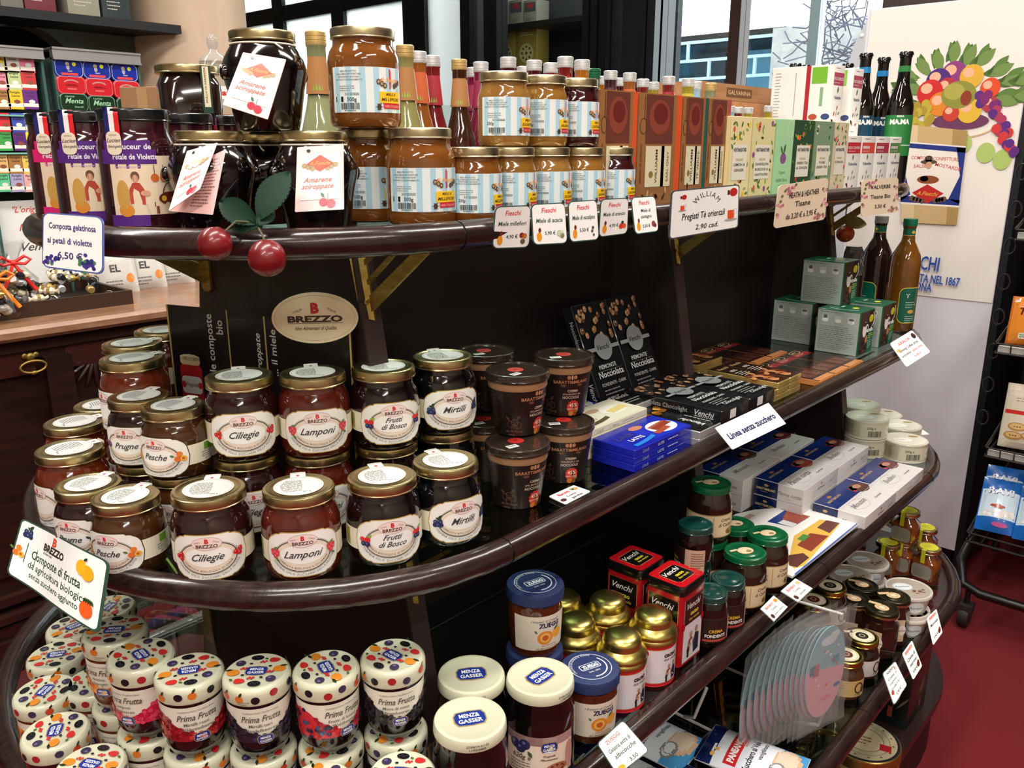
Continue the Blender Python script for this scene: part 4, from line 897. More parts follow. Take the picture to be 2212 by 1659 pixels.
def art_sb(p, w, h):
    p.rect(-w*.18, 0, w*.6, h*.94, '#141414'); p.up()
    R = random.Random(4)
    for i in range(14): p.ell(w*.1+R.uniform(0, .34)*w, R.uniform(-.36, .36)*h, w*.04, h*.1, R.choice(('#e0a040', '#c8842a', '#8a5218')), 8); p.up()
    p.text('Venchi', -w*.28, 0, h*.22, '#d8d8d8', it=.35); p.lines(-w*.42, -h*.2, w*.4, 2, h*.12, h*.04, '#a8a8a8')
def art_noc(p, w, h):
    R = random.Random(9)
    for i in range(26): x, y = R.uniform(-.46, .46)*w, R.uniform(.12, .47)*h; p.ell(x, y, w*.05, w*.062, R.choice(('#9a6a48', '#6a422c', '#b88a66')), 7).up(); p.ell(x-w*.01, y+w*.02, w*.018, w*.016, '#e0c0a0', 5)
    p.rect(0, h*.06, w*.97, h*.035, '#9a9c9e'); p.up().ell(0, h*.07, w*.25, w*.25, '#8f9294', 20).up().text('Venchi', 0, h*.045, w*.14, '#2c2c2e', it=.4)
    p.text('PIEMONTE', -w*.05, -h*.13, w*.11, '#c0c0c0', bold=.02); p.text('Nocciolata', 0, -h*.21, w*.17, '#d8d8d8', w=w*.75); p.text('FONDENTE - DARK', 0, -h*.29, w*.085, '#c0c0c0'); p.rect(0, -h*.15, w*.7, .5, '#8a8a8a'); p.lines(-w*.35, -h*.33, w*.6, 3, h*.035, h*.012, '#8a8a8a'); p.text('Chocolight', w*.1, -h*.45, w*.14, '#b8b8b8', it=.3)
def art_vg(p, w, h):
    R = random.Random(6); p.rect(0, h*.2, w*.95, h*.52, '#2a1712'); p.up()
    for i in range(12): x, y = R.uniform(-.35, .35)*w, -h*R.uniform(.08, .46); p.leaf(x, y, h*.16, w*.22, R.uniform(0, 6.28), R.choice(('#a8643c', '#7a3c22', '#c88a58', '#5a2a18')))
    p.up(); p.text('Venchi', 0, h*.33, w*.28, '#c8a070', it=.35); p.text('85%', 0, h*.18, w*.24, '#e0d8cc'); p.lines(-w*.36, h*.12, w*.7, 4, h*.045, h*.015, '#d8d0c4')
def art_vc(p, w, h):
    p.rect(0, h*.2, w*.95, h*.52, '#e4cda4'); p.up(); R = random.Random(16)
    for i in range(12): x, y = R.uniform(-.35, .35)*w, -h*R.uniform(.08, .46); p.leaf(x, y, h*.16, w*.22, R.uniform(0, 6.28), R.choice(('#a8643c', '#7a3c22', '#c88a58', '#5a2a18')))
    p.up(); p.text('Venchi', 0, h*.33, w*.3, '#a88a54', it=.35); p.lines(-w*.3, h*.24, w*.6, 4, h*.05, h*.015, '#b89a64')
def art_rd(p, w, h):
    p.rect(0, h*.12, w*.95, h*.3, '#1f1310'); p.rect(0, -h*.2, w*.95, h*.34, '#3a1a18'); p.up()
    for i in range(2): p.rect(-w*.2+i*w*.4, -h*.22, w*.34, h*.22, '#6a3a2c')
    p.rect(0, h*.3, w*.95, h*.12, '#8a1a26'); p.ell(0, h*.41, w*.3, h*.06, '#c8b078', 14); p.up().ell(0, h*.41, w*.27, h*.05, '#2a2418', 14); p.up(); p.lines(-w*.2, h*.41, w*.4, 1, 1, h*.02, '#d8c088'); p.lines(-w*.35, h*.32, w*.7, 2, h*.03, h*.01, '#e0b0a0'); p.rect(0, -h*.44, w*.95, h*.1, '#c8824a')
BARS = dict(lindtb=(.158, .078, .0117, '#16209a', '#1a24a4', art_lb, 'chocolate_bar'), lindtw=(.158, .078, .0117, '#ece7cf', '#e6dfc2', art_lw, 'chocolate_bar'), lindtd=(.158, .078, .0117, '#22305e', '#26356a', art_lb, 'chocolate_bar'),
    silver=(.158, .078, .0125, '#101010', '#c9c9c6', art_sb, 'chocolate_bar'), noc=(.095, .19, .022, '#161618', '#18181a', art_noc, 'chocolate_box'), vgold=(.05, .15, .0115, '#3a1f16', '#cdb168', art_vg, 'chocolate_bar'), vcream=(.05, .15, .0115, '#d8bc8c', '#cdb168', art_vc, 'chocolate_bar'), red=(.075, .155, .012, '#2a1210', '#b8763e', art_rd, 'chocolate_bar'))
CH = Kind(choc)
PLC = ['lowest', 'middle', 'top']
for i in range(3): CH('lindtb', '%s blue milk chocolate bar in the stack at the rail' % PLC[i], (1.049, .678, Z2+i*.0117), 0, 'blue chocolate bars')
for i in range(4): CH('lindtw', '%s cream white-chocolate bar in the stack behind the blue bars' % ['lowest', 'second', 'third', 'top'][i], (1.047, .760, Z2+i*.0117), 0, 'cream chocolate bars')
for i in range(3): CH('lindtd', '%s dusky blue bar in the stack against the spread cups' % PLC[i], (1.047, .842, Z2+i*.0117), 0, 'dusky blue chocolate bars')
for i in range(3): CH('silver', '%s silver-wrapped hazelnut bar in the stack before the standing boxes' % PLC[i], (1.135, .846 + .08*0, Z2+i*.0125) if False else (1.212, .80, Z2+i*.0125), 0, 'silver chocolate bars')
for i in range(2): CH('silver', '%s silver-wrapped hazelnut bar between the blue bars and the black boxes' % ['lower', 'upper'][i], (1.171, .705, Z2+i*.0125), pi/2, 'silver chocolate bars by the rail')
n0 = at(1562, 890, Z2+.044); n1 = at(1657, 843, Z2+.044)
for j in range(2):
    for i in range(2):
        CH('noc', '%s black hazelnut chocolate box, %s pile at the shelf card' % (['lower', 'upper'][i], ['near', 'far'][j]), (n0.x+.0485+.097*j, n0.y+.097, Z2+i*.022), 0, 'black chocolate boxes lying flat')
# two standing boxes leaning on the back panel
for j, (u, v) in enumerate(((1320, 838), (1400, 822))):
    q = aty(1322, 838, .83); q.x += .098*j; o = CH('noc', '%s black hazelnut chocolate box standing on end against the back panel' % ['nearer', 'farther'][j], (q.x, .87, Z2+.098), 0, 'black chocolate boxes standing up')
    o.rotation_euler = (radians(66), 0, 0)
b0 = at(1505, 795, Z2+.03); b1 = at(1605, 755, Z2+.03)
for j in range(2):
    for i in range(3): CH('vgold', '%s gold-wrapped bar, %s column of the rear gold stack' % (PLC[i], ['near', 'far'][j]), (b0.x+.03+.052*j, b0.y+.075, Z2+i*.0117), 0, 'gold-wrapped bars, rear stack')
b0 = at(1658, 843, Z2+.034)
for j in range(4):
    for i in range(3 if j != 1 else 2): CH('vcream' if j == 0 and i == 2 else 'vgold', '%s %s bar, %s column of the gold stack at the rail' % (PLC[i], 'cream-faced' if j == 0 and i == 2 else 'gold-wrapped', ['first', 'second', 'third', 'fourth'][j]), (b0.x-.022+.0515*j, b0.y+.08, Z2+i*.0117+ (0 if j != 1 else .0)), 0, 'gold-wrapped bars at the rail')
b0 = at(1792, 815, Z2+.012)
for j in range(3):
    for k in range(2): CH('red', 'dark red chocolate bar, %s of the %s row beyond the gold bars' % (['first', 'second', 'third'][j], ['front', 'rear'][k]), (b0.x-.005+.077*j-.03*k, b0.y+.078+.16*k, Z2), 0, 'dark red chocolate bars')
# ginseng coffee boxes
def araba(k):
    t = thing('coffee_box', '', 'box'); w, d, h = .088, .1, .101
    ob('carton', mesh('c', *rbox(w, d, h, .001), mat('araba_green', '#0f5a3c', .35, 0, .2), sharp=30), t)
    p = Pr(); p.rect(0, 50, 96, 98, '#9fa8a2'); p.up()
    for i in range(3): p.rect(-30+30*i, 80, 16, 14, '#b8beb8').ell(-30+30*i, 76, 7, 4, '#e8e8e4', 8)
    p.ell(-30, 84, 5, 4, '#2a2a2a', 8).ell(30, 82, 6, 3, '#2a2a2a', 8); p.lines(-42, 62, 84, 13, 4.4, 1.2, '#6a726c', 3); p.lines(-42, 95, 84, 1, 1, 1.2, '#5a625c', 8)
    ob('side_print', p.build('sp', sideL(-w/2)), t)
    p = Pr(); p.rect(-12, 50, 38, 98, '#3a2a24').rect(20, 70, 24, 58, '#14100e'); p.up(); R = random.Random(2)
    for i in range(40): p.ell(-12+R.uniform(-17, 17), R.uniform(4, 30), 2.4, 1.6, R.choice(('#5a3a28', '#7a5238', '#2a1a14')), 6)
    p.up(); p.ell(-9, 58, 10, 18, '#e8e8e6', 12).ell(2, 60, 6, 9, '#e8e8e6', 10); p.up().ell(-10, 70, 8, 5, '#3a1e14', 10).ell(3, 60, 3, 5, '#3a2a24', 8).ell(2, 34, 6, 9, '#b8845a', 10); p.rect(21, 28, 25, 56, '#12684a'); p.ell(18, 80, 10, 9, '#e0d832', 14); p.up().lines(11, 84, 14, 4, 4, 1.2, '#7a7a1a'); p.text('aralia', 16, 50, 13, '#f2f2ee', bold=.04); p.lines(10, 44, 22, 3, 4.5, 1.4, '#d8d84a', 5); p.lines(10, 28, 18, 5, 4, 1.2, '#c8d8d0', 6); p.ring(8, 78, 26, 24, 2.4, '#e8e8e6', 12, -.9, .7)
    ob('front_print', p.build('fp', lambda x, y, o: (x*1.27, -d/2-o, y)), t)
    p = Pr(); p.ell(8, -18, 10, 7, '#e0d832', 12); p.ring(0, 0, 30, 40, 2, '#e8f0ec', 12, 2.2, 4.2); p.text('aralia', 12, 10, 9, '#e8f0ec', bold=.03); ob('top_print', p.build('tp', topf(h)), t); return t
AR = Kind(araba)
for u, v, z, lab in ((1749, 746, Z2, 'green coffee box at the back left under the top box'), (1850, 771, Z2, 'green coffee box at the rail under the top box'), (1898, 752, Z2, 'green coffee box next to the oil bottle'), (1816, 661, Z2+.101, 'green coffee box on top of the pyramid')):
    q = at(u, v, z); AR('a', lab, (q.x+.044, q.y+.05, z), 0, 'green ginseng coffee boxes')
# oil and syrup bottles
def tallbottle(k):
    t = thing('tall_bottle', '', 'bottle'); am = k == 'oil'
    R = .037; P = [(.033, 0), (R, .004), (R, .17), (.034, .195), (.024, .215), (.0165, .23), (.0145, .245), (.0145, .262), (.016, .264), (.016, .27), (.0145, .272)]
    ob('glass_bottle', mesh('b', *lathe(P, 32), mat('bottle_'+k, '#7a4a10' if am else '#1a0f0c', .08, 0, .8, .5, noise=('#3a2409' if am else '#2a1512', 9, (1, 1, .4)), sss=0)), t)
    cp = mat('cap_green', '#0f6a4a', .35) if am else mat('cap_grey', '#8a8a88', .4)
    ob('cap', mesh('c', *lathe([(.0168, 0), (.017, .001), (.017, .017), (.016, .018), (.0005, .018)], 28), cp), t, (0, 0, .268))
    p = Pr(); p.rect(0, 9, 60, 18, '#0f5a3c', 8); p.up().rect(0, 1, 60, 1.2, '#c8b04a', 8).ell(0, 9, 5, 4, '#c8b04a', 8); ob('neck_print', p.build('n', cyl(.0148, .244)), t)
    p = Pr(); p.rr(0, 50, 66, 92, 16, '#e0d04a', 16); p.up().rr(0, 50, 63, 89, 15, '#0f5a46', 16); p.up().text('T', -12, 70, 14, '#e8f0ec', bold=.02); p.lines(-16, 58, 32, 3, 6, 1.4, '#c8d8d0'); p.ell(0, 34, 9, 5, '#c8a04a', 8); p.lines(-14, 22, 28, 4, 5, 1.2, '#c8d8d0', 6)
    ob('label_print', p.build('l', cyl(R, .02), GLOSSP), t); return t
TB = Kind(tallbottle)
q = at(1938, 712, Z2); TB('oil', 'tall clear bottle of golden oil with a green cap', (q.x, q.y+.0, Z2), facing(q)+.75)
TB('syrup', 'tall dark bottle with a grey cap behind the golden oil bottle', (q.x+.04, q.y+.085, Z2), facing(q)-.7)
# little fruit-topped bottle under the top shelf
q = atx(1842, 560, 2.16); t = thing('cloth_topped_jar', 'small dark jar with a crumpled cellophane top tied at the shelf end', 'jar', (2.16, q.y, Z2))
zb_ = atx(1842, 560, 2.16).z-Z2
ob('glass_jar', mesh('j', *lathe([(.026, 0), (.03, .004), (.03, .15), (.027, .165), (.02, .175)], 24), mat('jar_dark', '#1c0f0d', .1, 0, .8)), t)
R_ = random.Random(4); L_ = [[((r*(1+.18*R_.uniform(-1, 1)))*cos(2*pi*i/16), (r*(1+.18*R_.uniform(-1, 1)))*sin(2*pi*i/16), z) for i in range(16)] for r, z in ((.031, .15), (.03, .17), (.022, .19), (.026, .205), (.018, .22))]
ob('cellophane_top', mesh('ct', *loft(L_), mat('crumpled_film', '#4a4640', .2, 0, .6), sharp=15), t)
q = atx(1826, 505, 2.13)
t = thing('fruit_ornament', 'faded orange fruit with a dry leaf hanging under the top shelf end', 'ornament', tuple(q))
ob('fruit', mesh('f', *ball(.022, 16, 12, 1, 1, .95), mat('faded_orange', '#b8481e', .4, noise=('#8a3a1c', 20, (1, 1, 1)))), t)
def leafmesh(l, w, th=.0012, n=8, curl=.15):
    V = []; Fc = []
    for i in range(n+1):
        s = i/n; hw = w*.5*sin(pi*min(1, s*.96+.03))**.8; z = -curl*l*(s-.4)**2
        V += [(s*l, -hw, z+.12*hw), (s*l, 0, z-.06*w), (s*l, hw, z+.12*hw)]
    m = len(V); V += [(x, y, z-th) for x, y, z in V]
    for i in range(n):
        for j in (0, 1): a = 3*i+j; Fc += [(a, a+1, a+4, a+3), (m+a+3, m+a+4, m+a+1, m+a)]
    return V, Fc
ob('leaf', mesh('l', *leafmesh(.06, .032), mat('dry_leaf', '#6a6a3c', .6, noise=('#8a8450', 40, (1, 1, 1)))), t, (-.005, .005, .03), (1.2, .1, -.8))
ob('wire_stem', mesh('w', *tube([(0, 0, .02), (-.01, 0, .05), (-.005, 0, .12)], .0015, 6), mat('dark_wire', '#2a2420', .5)), t)
q = at(1968, 705, Z2); t = thing('lime_packet', 'small lime green packet at the rounded end behind the oil bottle', 'packet', (q.x+.06, q.y+.06, Z2), .4)
ob('pouch', mesh('p', *loft([rrect(.06, .02, .006, 0), rrect(.064, .03, .01, .02), rrect(.06, .012, .004, .04), rrect(.06, .003, .001, .048)]), mat('lime', '#a8c82a', .35)), t)
ob('seal', mesh('s', *box(-.03, .03, -.002, .002, .048, .056), mat('lime2', '#8aa822', .4), False), t)
# price cards on this rail
YR2 = YM-.40-RR-.002
def a_lin(p, w, h): p.text('Linea senza zucchero', 0, h*.36, 17, '#34345e', w=w*.86, bold=.03)
card('price_card', 'large plain white card reading Linea senza zucchero', 'price tag', railcard(YR2, ((1545, 924), (1660, 870), (1698, 915), (1583, 971))), a_lin, 130, 48, 1, bg='#f6f6f6')
def a_ara(p, w, h): p.text('ARALIA', -2, h*.75, 10, '#e0483c'); p.text('Ginseng Coffee drink', 0, h*.52, 9, '#333', w=w*.8) if False else p.text('Ginseng Coffee drink', 0, h*.52, 9, '#333333', w=w*.8); p.text('solubile -', -13, h*.33, 8, '#333333'); p.text('gusto forte', 15, h*.33, 8, '#e0483c', w=26); p.text('6,00 E', 6, h*.13, 7, '#e0483c'); p.ell(26, h*.8, 5, 7, '#3a2620', 10); p.ell(-26, h*.62, 5, 4, '#d8b07a', 8)
card('price_card', 'white card for ginseng coffee hanging at the rounded end', 'price tag', depthcard(((1922, 742), (1970, 713), (2010, 760), (1958, 793)), (1.93, 1.97, 1.93, 1.89)), a_ara, 66, 62, 4)
def a_cmp(p, w, h):
    p.text('B', -10, h*.80, 15, '#d84a2c', bold=.05); p.text('BREZZO', -8, h*.67, 13, '#3a2c28', bold=.05, w=42); p.text('Idee Alimentari di Qualita', -6, h*.61, 5, '#6a6a5a', it=.4, w=44)
    p.text('Composte di frutta', 0, h*.44, 16, '#1f4a2e', bold=.015, w=92); p.text('da agricoltura biologica', 4, h*.28, 13, '#1f4a2e', bold=.01, w=104); p.text('senza zucchero aggiunto', 2, h*.14, 11, '#1f4a2e', bold=.01, w=90)
    f_blue(p, -58, h*.8, 1.3); f_peach(p, -66, h*.45, 1.2); p.up(); p.ell(44, h*.74, 7, 9, '#f0b41e', 12).ell(53, h*.7, 8, 9, '#e8a818', 12); p.leaf(46, h*.84, 7, 3, .8, '#2a3a1e'); p.poly([(58+8*cos(t)*(1 if t < pi else 1), h*.22+10*sin(t)) for t in [2*pi*i/12 for i in range(12)]], '#e85a1e'); p.up()
    for i in range(5): p.leaf(54+3*i, h*.30, 7, 2.4, 1.2+.2*i, '#22401e')
card('price_card', 'large curled white card about organic fruit compotes with painted fruit', 'price tag', depthcard(((47, 1118), (237, 1214), (213, 1371), (13, 1238)), (1.05, .86, .835, 1.0)), a_cmp, 150, 84, 7, bulge=-.0, wave=-.004, edge='#2f4a3a')
# ================================================================== top tier
Z1 = 1.332
def s1(u, d): q = _C+ray(u, 400)*d; return Vector((q.x, q.y, Z1))
# --- square-shouldered petal jelly jars with black lids and ribbon seals
def petal(k):
    t = thing('petal_jelly_jar', '', 'jar'); R = .041; H = .13; rose = k == 'rose'
    ob('glass_jar', mesh('j', *lathe([(.036, 0), (.040, .002), (R, .01), (R, .088), (.0405, .095), (.038, .102), (.0365, .106), (.0365, .118)], 40), jam('petal'+k, '#3c0f1c' if not rose else '#4a1414', '#240a12')), t)
    ob('lid', lidmesh(.0385, .0135, BLACKP), t, (0, 0, .1165))
    c = '#d81a70' if rose else '#54207c'
    p = Pr(); p.rect(4, 34, 76, 62, '#e8d2b4', 16); p.up(); p.rect(-14, 64, 60, 15, c, 12).rect(-14, 76, 50, 10, c, 9).rect(-18, -3, 42, 12, c, 9).rr(-14, 54.5, 26, 5, 1.5, c, 10); p.up()
    p.text('Douceur de', -8, 72, 8, '#f2ecf4', bold=.02).text('Pétale de ' + ('Rose' if rose else 'Violette'), -6, 61.5, 8, '#f2ecf4', bold=.02, w=46).text('cuite au chaudron', -14, 53, 3.4, '#cdb8dc')
    for i in range(3): p.rect(12+10*i, 50, .8, 11, '#5a4030').ell(12+10*i, 42, 4.4, 4.4, '#c8642a', 10)
    p.up(); p.ell(-8, 44, 4.4, 5, '#6a4a34', 10).ell(-8, 41.5, 3, 4, '#d8a080', 8).poly([(-15, 14), (0, 14), (0, 30), (-4, 37), (-11, 37), (-15, 30)], '#b84432').poly([(-16, 4), (4, 4), (2, 15), (-14, 15)], '#d8c8b0'); p.ell(1, 26, 5, 3, '#d8a080', 8).ell(-22, 24, 7, 16, '#c89a4a', 10).ell(-20, 8, 8, 7, '#d8882a', 10)
    p.rect(26, 14, 34, 5, '#6a3820').rect(12, 8, 3, 8, '#7a4426').rect(38, 8, 3, 8, '#7a4426').ell(27, 20, 13, 7, '#6a241c', 12); p.up().ring(28, 24, 9, 13, 1.2, '#4a3424', 16, 0, pi).ell(20, 20, 3, 3, '#d8b030', 8).ell(30, 19, 3, 3, '#8a3024', 8).ell(24, 10, 4, 6, '#d8c4a4', 8)
    ob('label_print', p.build('l', cyl(R+.0002, .016, .1)), t)
    r = Pr(); r.rect(-5, 0, 5, 42, '#22286a', 1).rect(0, 0, 5, 42, '#f0f0ee', 1).rect(5, 0, 5, 42, '#d82024', 1)
    def rib(x, y, o):
        yy = y+.021
        if yy > .034: return (x-.021, -.032+(yy-.034), .1305+o)
        z = .0965+yy; rad = .0392 if z > .114 else .0375+.002
        return (x-.021, -sqrt(rad*rad-(x-.021)**2)-o-.0003, z)
    V = []; Fc = []; C3 = []
    for i, c_ in enumerate(('#22286a', '#f0f0ee', '#d82024')):
        for j in range(6):
            y0, y1 = -.021+.042*j/6, -.021+.042*(j+1)/6; n = len(V); x0, x1 = -.0075+.005*i, -.0025+.005*i
            V += [rib(x0, y0, 0), rib(x1, y0, 0), rib(x1, y1, 0), rib(x0, y1, 0)]; Fc.append((n, n+1, n+2, n+3)); C3.append(hx(c_))
    ob('ribbon', mesh('rb', V, Fc, SATIN, False, C3), t)
    s = Pr(); s.rr(0, 0, 17, 24, 6, '#e8dcc4', 12); s.up().text('Lucien', 0, 1, 6, '#4a4038', it=.5).text('Georgelin', 1, -4.5, 4, '#5a5048', it=.5).text('ARTISAN', 0, 7.5, 2.2, '#8a7a68')
    ob('seal_print', s.build('s', cyl(R+.0012, .094, -.52)), t); return t
PJ = Kind(petal)
for k, u, d, a, lab in (('violet', 305, .945, -2, 'violet petal jelly jar at the front, label in full view'), ('violet', 205, 1.0, 0, 'violet petal jelly jar half hidden behind the front one'), ('rose', 148, 1.075, 0, 'rose petal jelly jar with a pink label at the rounded end'), ('violet', 408, 1.06, 120, 'petal jelly jar with black lid behind the cherry jar, back label showing'), ('violet', 492, 1.13, 10, 'petal jelly jar with a ribbon behind the upper cherry jar')):
    q = s1(u, d); PJ(k, lab, tuple(q), facing(q)+radians(a), 'petal jelly jars')
# --- black cherries in syrup, bellied jars with pink tags
def amarena(k):
    t = thing('cherry_syrup_jar', '', 'jar')
    V, Fc = lathe([(.031, 0), (.0345, .002), (.037, .012), (.0425, .045), (.0465, .062), (.0465, .068), (.0435, .078), (.037, .089), (.0335, .0935), (.0335, .1)], 40)
    ob('glass_jar', mesh('j', V, Fc, jam('amarena', '#0d0607', '#060304')), t)
    for a in (0, pi): ob('glass_lug', mesh('lg', *ball(.006, 8, 6, 1, 1, 1.4), MATS['jar_amarena']), t, (.0468*cos(a), .0468*sin(a), .062))
    ob('lid', lidmesh(.0365, .0115), t, (0, 0, .0955))
    ob('cord', mesh('c', *join(tube([(.0355*cos(x), .0355*sin(x), .0925) for x in [2*pi*i/24 for i in range(24)]], .0011, 6, True), tube([(-.003, -.0355, .0925), (0, -.042, .088), (.002, -.045, .086)], .001, 6)), mat('cord_white', '#e0d6c4', .8)), t)
    return t
AJ = Kind(amarena)
def pinktag(label, corners, fold=0):
    def art(p, w, h):
        p.rect(0, h*.52, w*.8, h*.7, '#f0dedb'); p.up(); p.ell(-w*.25, h*.93, 2, 1.6, '#1a1010', 8)
        p.poly([(0, h*.86), (w*.30, h*.72), (0, h*.60), (-w*.30, h*.72)], '#e4583c')
        for i in range(3): p.ell(-w*.33+i*w*.085, h*.70-h*.025*i, 2.6, 2.6, '#a89468', 8).ell(w*.33-i*w*.085, h*.70-h*.025*i, 2.6, 2.6, '#a89468', 8)
        p.up().text('A.Fieschi', 0, h*.70, 5.5, '#e8a858', it=.4)
        p.text('Amarene', -2, h*.44, 7.2, '#d8604e', it=.4, bold=.01).text('sciroppate', -2, h*.34, 7.2, '#d8604e', it=.4, bold=.01)
        p.ell(w*.08, h*.13, 4, 4, '#c8203a', 10).ell(w*.24, h*.10, 4.2, 4.2, '#d02840', 10).leaf(w*.1, h*.2, 6, 3, 2.2, '#3a6a4a').rect(w*.17, h*.2, .5, 8, '#5a7a4a')
    return card('pink_hang_tag', label, 'tag', corners, art, 46, 66, 1, bg='#f0cfca', group='pink hang tags on the cherry jars')
for u, d, up_, a, lab in ((460, .93, 0, 0, 'black cherry jar at the lower left, pink tag folded open'), (572, 1.035, 0, 0, 'black cherry jar behind and between the two lower ones'), (684, .945, 0, 20, 'black cherry jar at the lower right beside the honey'), (590, .985, 1, 25, 'black cherry jar on top of the lower three')):
    q = s1(u, d); q.z += .107*up_; AJ('a', lab, tuple(q), facing(q)+radians(a), 'black cherry jars')
pinktag('pink hang tag slanting across the topmost cherry jar', depthcard(((525, 113), (618, 128), (578, 258), (481, 226)), (.895, .895, .885, .885)))
pinktag('pink hang tag hanging straight on the lower right cherry jar', depthcard(((642, 318), (742, 312), (743, 452), (637, 458)), (.89, .89, .885, .885)))
pinktag('pink hang tag leaning on the lower left cherry jar', depthcard(((404, 326), (470, 308), (432, 408), (364, 456)), (.875, .885, .86, .86)))
p0 = depthcard(((440, 345), (488, 322), (460, 464), (366, 456)), (.882, .886, .88, .88))
def a_in(p, w, h): p.lines(-w*.1, h*.9, w*.5, 16, h*.052, h*.018, '#7a5a58', 4)
card('tag_leaf', 'inner leaf of the folded pink tag with rows of small print', 'tag', p0, a_in, 46, 66, 1, bg='#e8b4ae')
# --- honey
HNY = dict(millefiori=('MILLEFIORI', '#6d3d12', '#7d4c1c'), acacia=('ACACIA', '#75501c', '#866024'), eucalipto=('EUCALIPTO', '#855c28', '#997238'), arancio=('ARANCIO', '#7f5620', '#926828'), castagno=('CASTAGNO', '#2a0c0e', '#3c1112'))
def honey(k):
    nm, big = k; tx, c1, c2 = HNY[nm]; t = thing('honey_jar', '', 'jar')
    R, H, rl = (.0425, .112, .038) if big else (.033, .0905, .031)
    f = H/.112
    hb = H-.0125
    ob('glass_jar', mesh('j', *lathe([(R*.8, 0), (R*.93, .002), (R*.99, .007), (R, .014), (R, hb*.74), (R*.985, hb*.8), (R*.93, hb*.87), (rl*.95, hb*.92), (rl*.93, hb*.95), (rl*.93, hb+.003)], 40), mat('honey_'+nm, c1, .1, 0, .9, .5, noise=(c2, 25, (1, 1, .6)), sss=.25 if nm != 'castagno' else 0)), t)
    ob('lid', lidmesh(rl, .0125, PALEGOLD), t, (0, 0, hb))
    W = (96 if big else 88); Hh = 50 if big else 46; s = W/105
    p = Pr(); p.rr(0, Hh/2, W, Hh, 1.5, '#dfe8e6', 26); p.up()
    for i in range(6): p.rect(-W*.42+i*W*.168, Hh/2, W*.07, Hh*.985, '#a9cfdf', 3)
    p.up(); cx_ = -W*.26
    for i, tt in enumerate(('MIELE PRODOTTO', 'DALLE MIGLIORI FIORITURE', 'SPONTANEE LONTANE', 'DA FONTI DI INQUINAMENTO')): p.text(tt, cx_, Hh*.89-i*3.1*f, 2.7*s, '#6a7678')
    p.lines(cx_-13*s, Hh*.58, 26*s, 3, 2.4, .8, '#8a9698', 3); p.text('31/12/2020', cx_+4*s, Hh*.38, 4.2*s, '#26282a', bold=.01)
    if big: p.rect(cx_-14*s, Hh*.29, 11, 6, '#121212').text('500g', cx_+4*s, Hh*.25, 6, '#26282a')
    else: p.text('250g', cx_-9*s, Hh*.28, 5, '#4a5658', it=.2)
    p.bars(cx_+1*s, Hh*.14, 26*s, Hh*.14).text('8021050032232', cx_+1*s, Hh*.03, 2.4*s, '#303030')
    x = W*.27; p.poly([(x, Hh*.97), (x+15*s, Hh*.72), (x, Hh*.52), (x-15*s, Hh*.72)], '#c5262a'); p.up()
    for i in range(3): p.ell(x-17*s+4.5*s*i, Hh*(.68-.04*i), 3*s, 3.4*s, '#5a4632', 8).ell(x+17*s-4.5*s*i, Hh*(.68-.04*i), 3*s, 3.4*s, '#5a4632', 8)
    p.up()
    for i in range(3): p.ell(x-17*s+4.5*s*i, Hh*(.68-.04*i), 1.6*s, 1.9*s, '#b09a74', 6)
    p.text('A.Fieschi', x, Hh*.68, 8*s, '#f0b060', it=.4)
    p.rect(x+1*s, Hh*.34, 34*s, Hh*.25, '#f2c21c', 6).rect(x+4*s, Hh*.15, 30*s, Hh*.12, '#c8202c', 6); p.up().text('MIELE di', x+1*s, Hh*.38, 4.6*s, '#4a2a10', it=.3).text(tx, x+1*s, Hh*.26, 5.6*s, '#3a200c', it=.3, w=30*s).text('100% ITALIANO', x+4*s, Hh*.12, 4*s, '#f0a8a0', w=27*s)
    p.ell(x-17*s, Hh*.13, 3*s, 3.6*s, '#4a3020', 8)
    for a in range(6): p.rect(x-17*s+4*s*cos(a*1.05), Hh*.13+4*s*sin(a*1.05), 2.4*s, .5, '#3a2418')
    ob('label_print', p.build('l', cyl(R+.0002, .017*f)), t); return t
HN = Kind(honey)
for u, d, lv, lab in ((910, 1.018, 0, 'big honey jar at the rail, lower right of the big honey trio'), (800, 1.07, 0, 'big honey jar half hidden at the lower left of the big honey trio'), (797, 1.04, 1, 'big honey jar on top of the big honey trio')):
    q = s1(u, d); q.z += .112*lv; HN(('millefiori', 1), lab, tuple(q), facing(q)+radians(8), 'large honey jars')
for i, (nm, u) in enumerate((('millefiori', 1026), ('acacia', 1103), ('eucalipto', 1181), ('arancio', 1255), ('castagno', 1322))):
    q = aty(u, 400, .748); HN((nm, 0), 'small %s honey jar, %s in the bottom row at the rail' % ({'millefiori': 'wildflower', 'arancio': 'orange blossom', 'castagno': 'dark chestnut', 'eucalipto': 'eucalyptus'}.get(nm, nm), ['first', 'second', 'third', 'fourth', 'fifth'][i]), (q.x, q.y, Z1), facing(q)+radians(24), 'small honey jars')
for nm, u in (('eucalipto', 1089), ('arancio', 1172), ('castagno', 1240)):
    q = aty(u, 400, .765); HN((nm, 0), 'small %s honey jar in the upper row on the other honey jars' % ({'arancio': 'orange blossom', 'castagno': 'dark chestnut', 'eucalipto': 'eucalyptus'}[nm]), (q.x, q.y, Z1+.0905), facing(q)+radians(22), 'small honey jars')
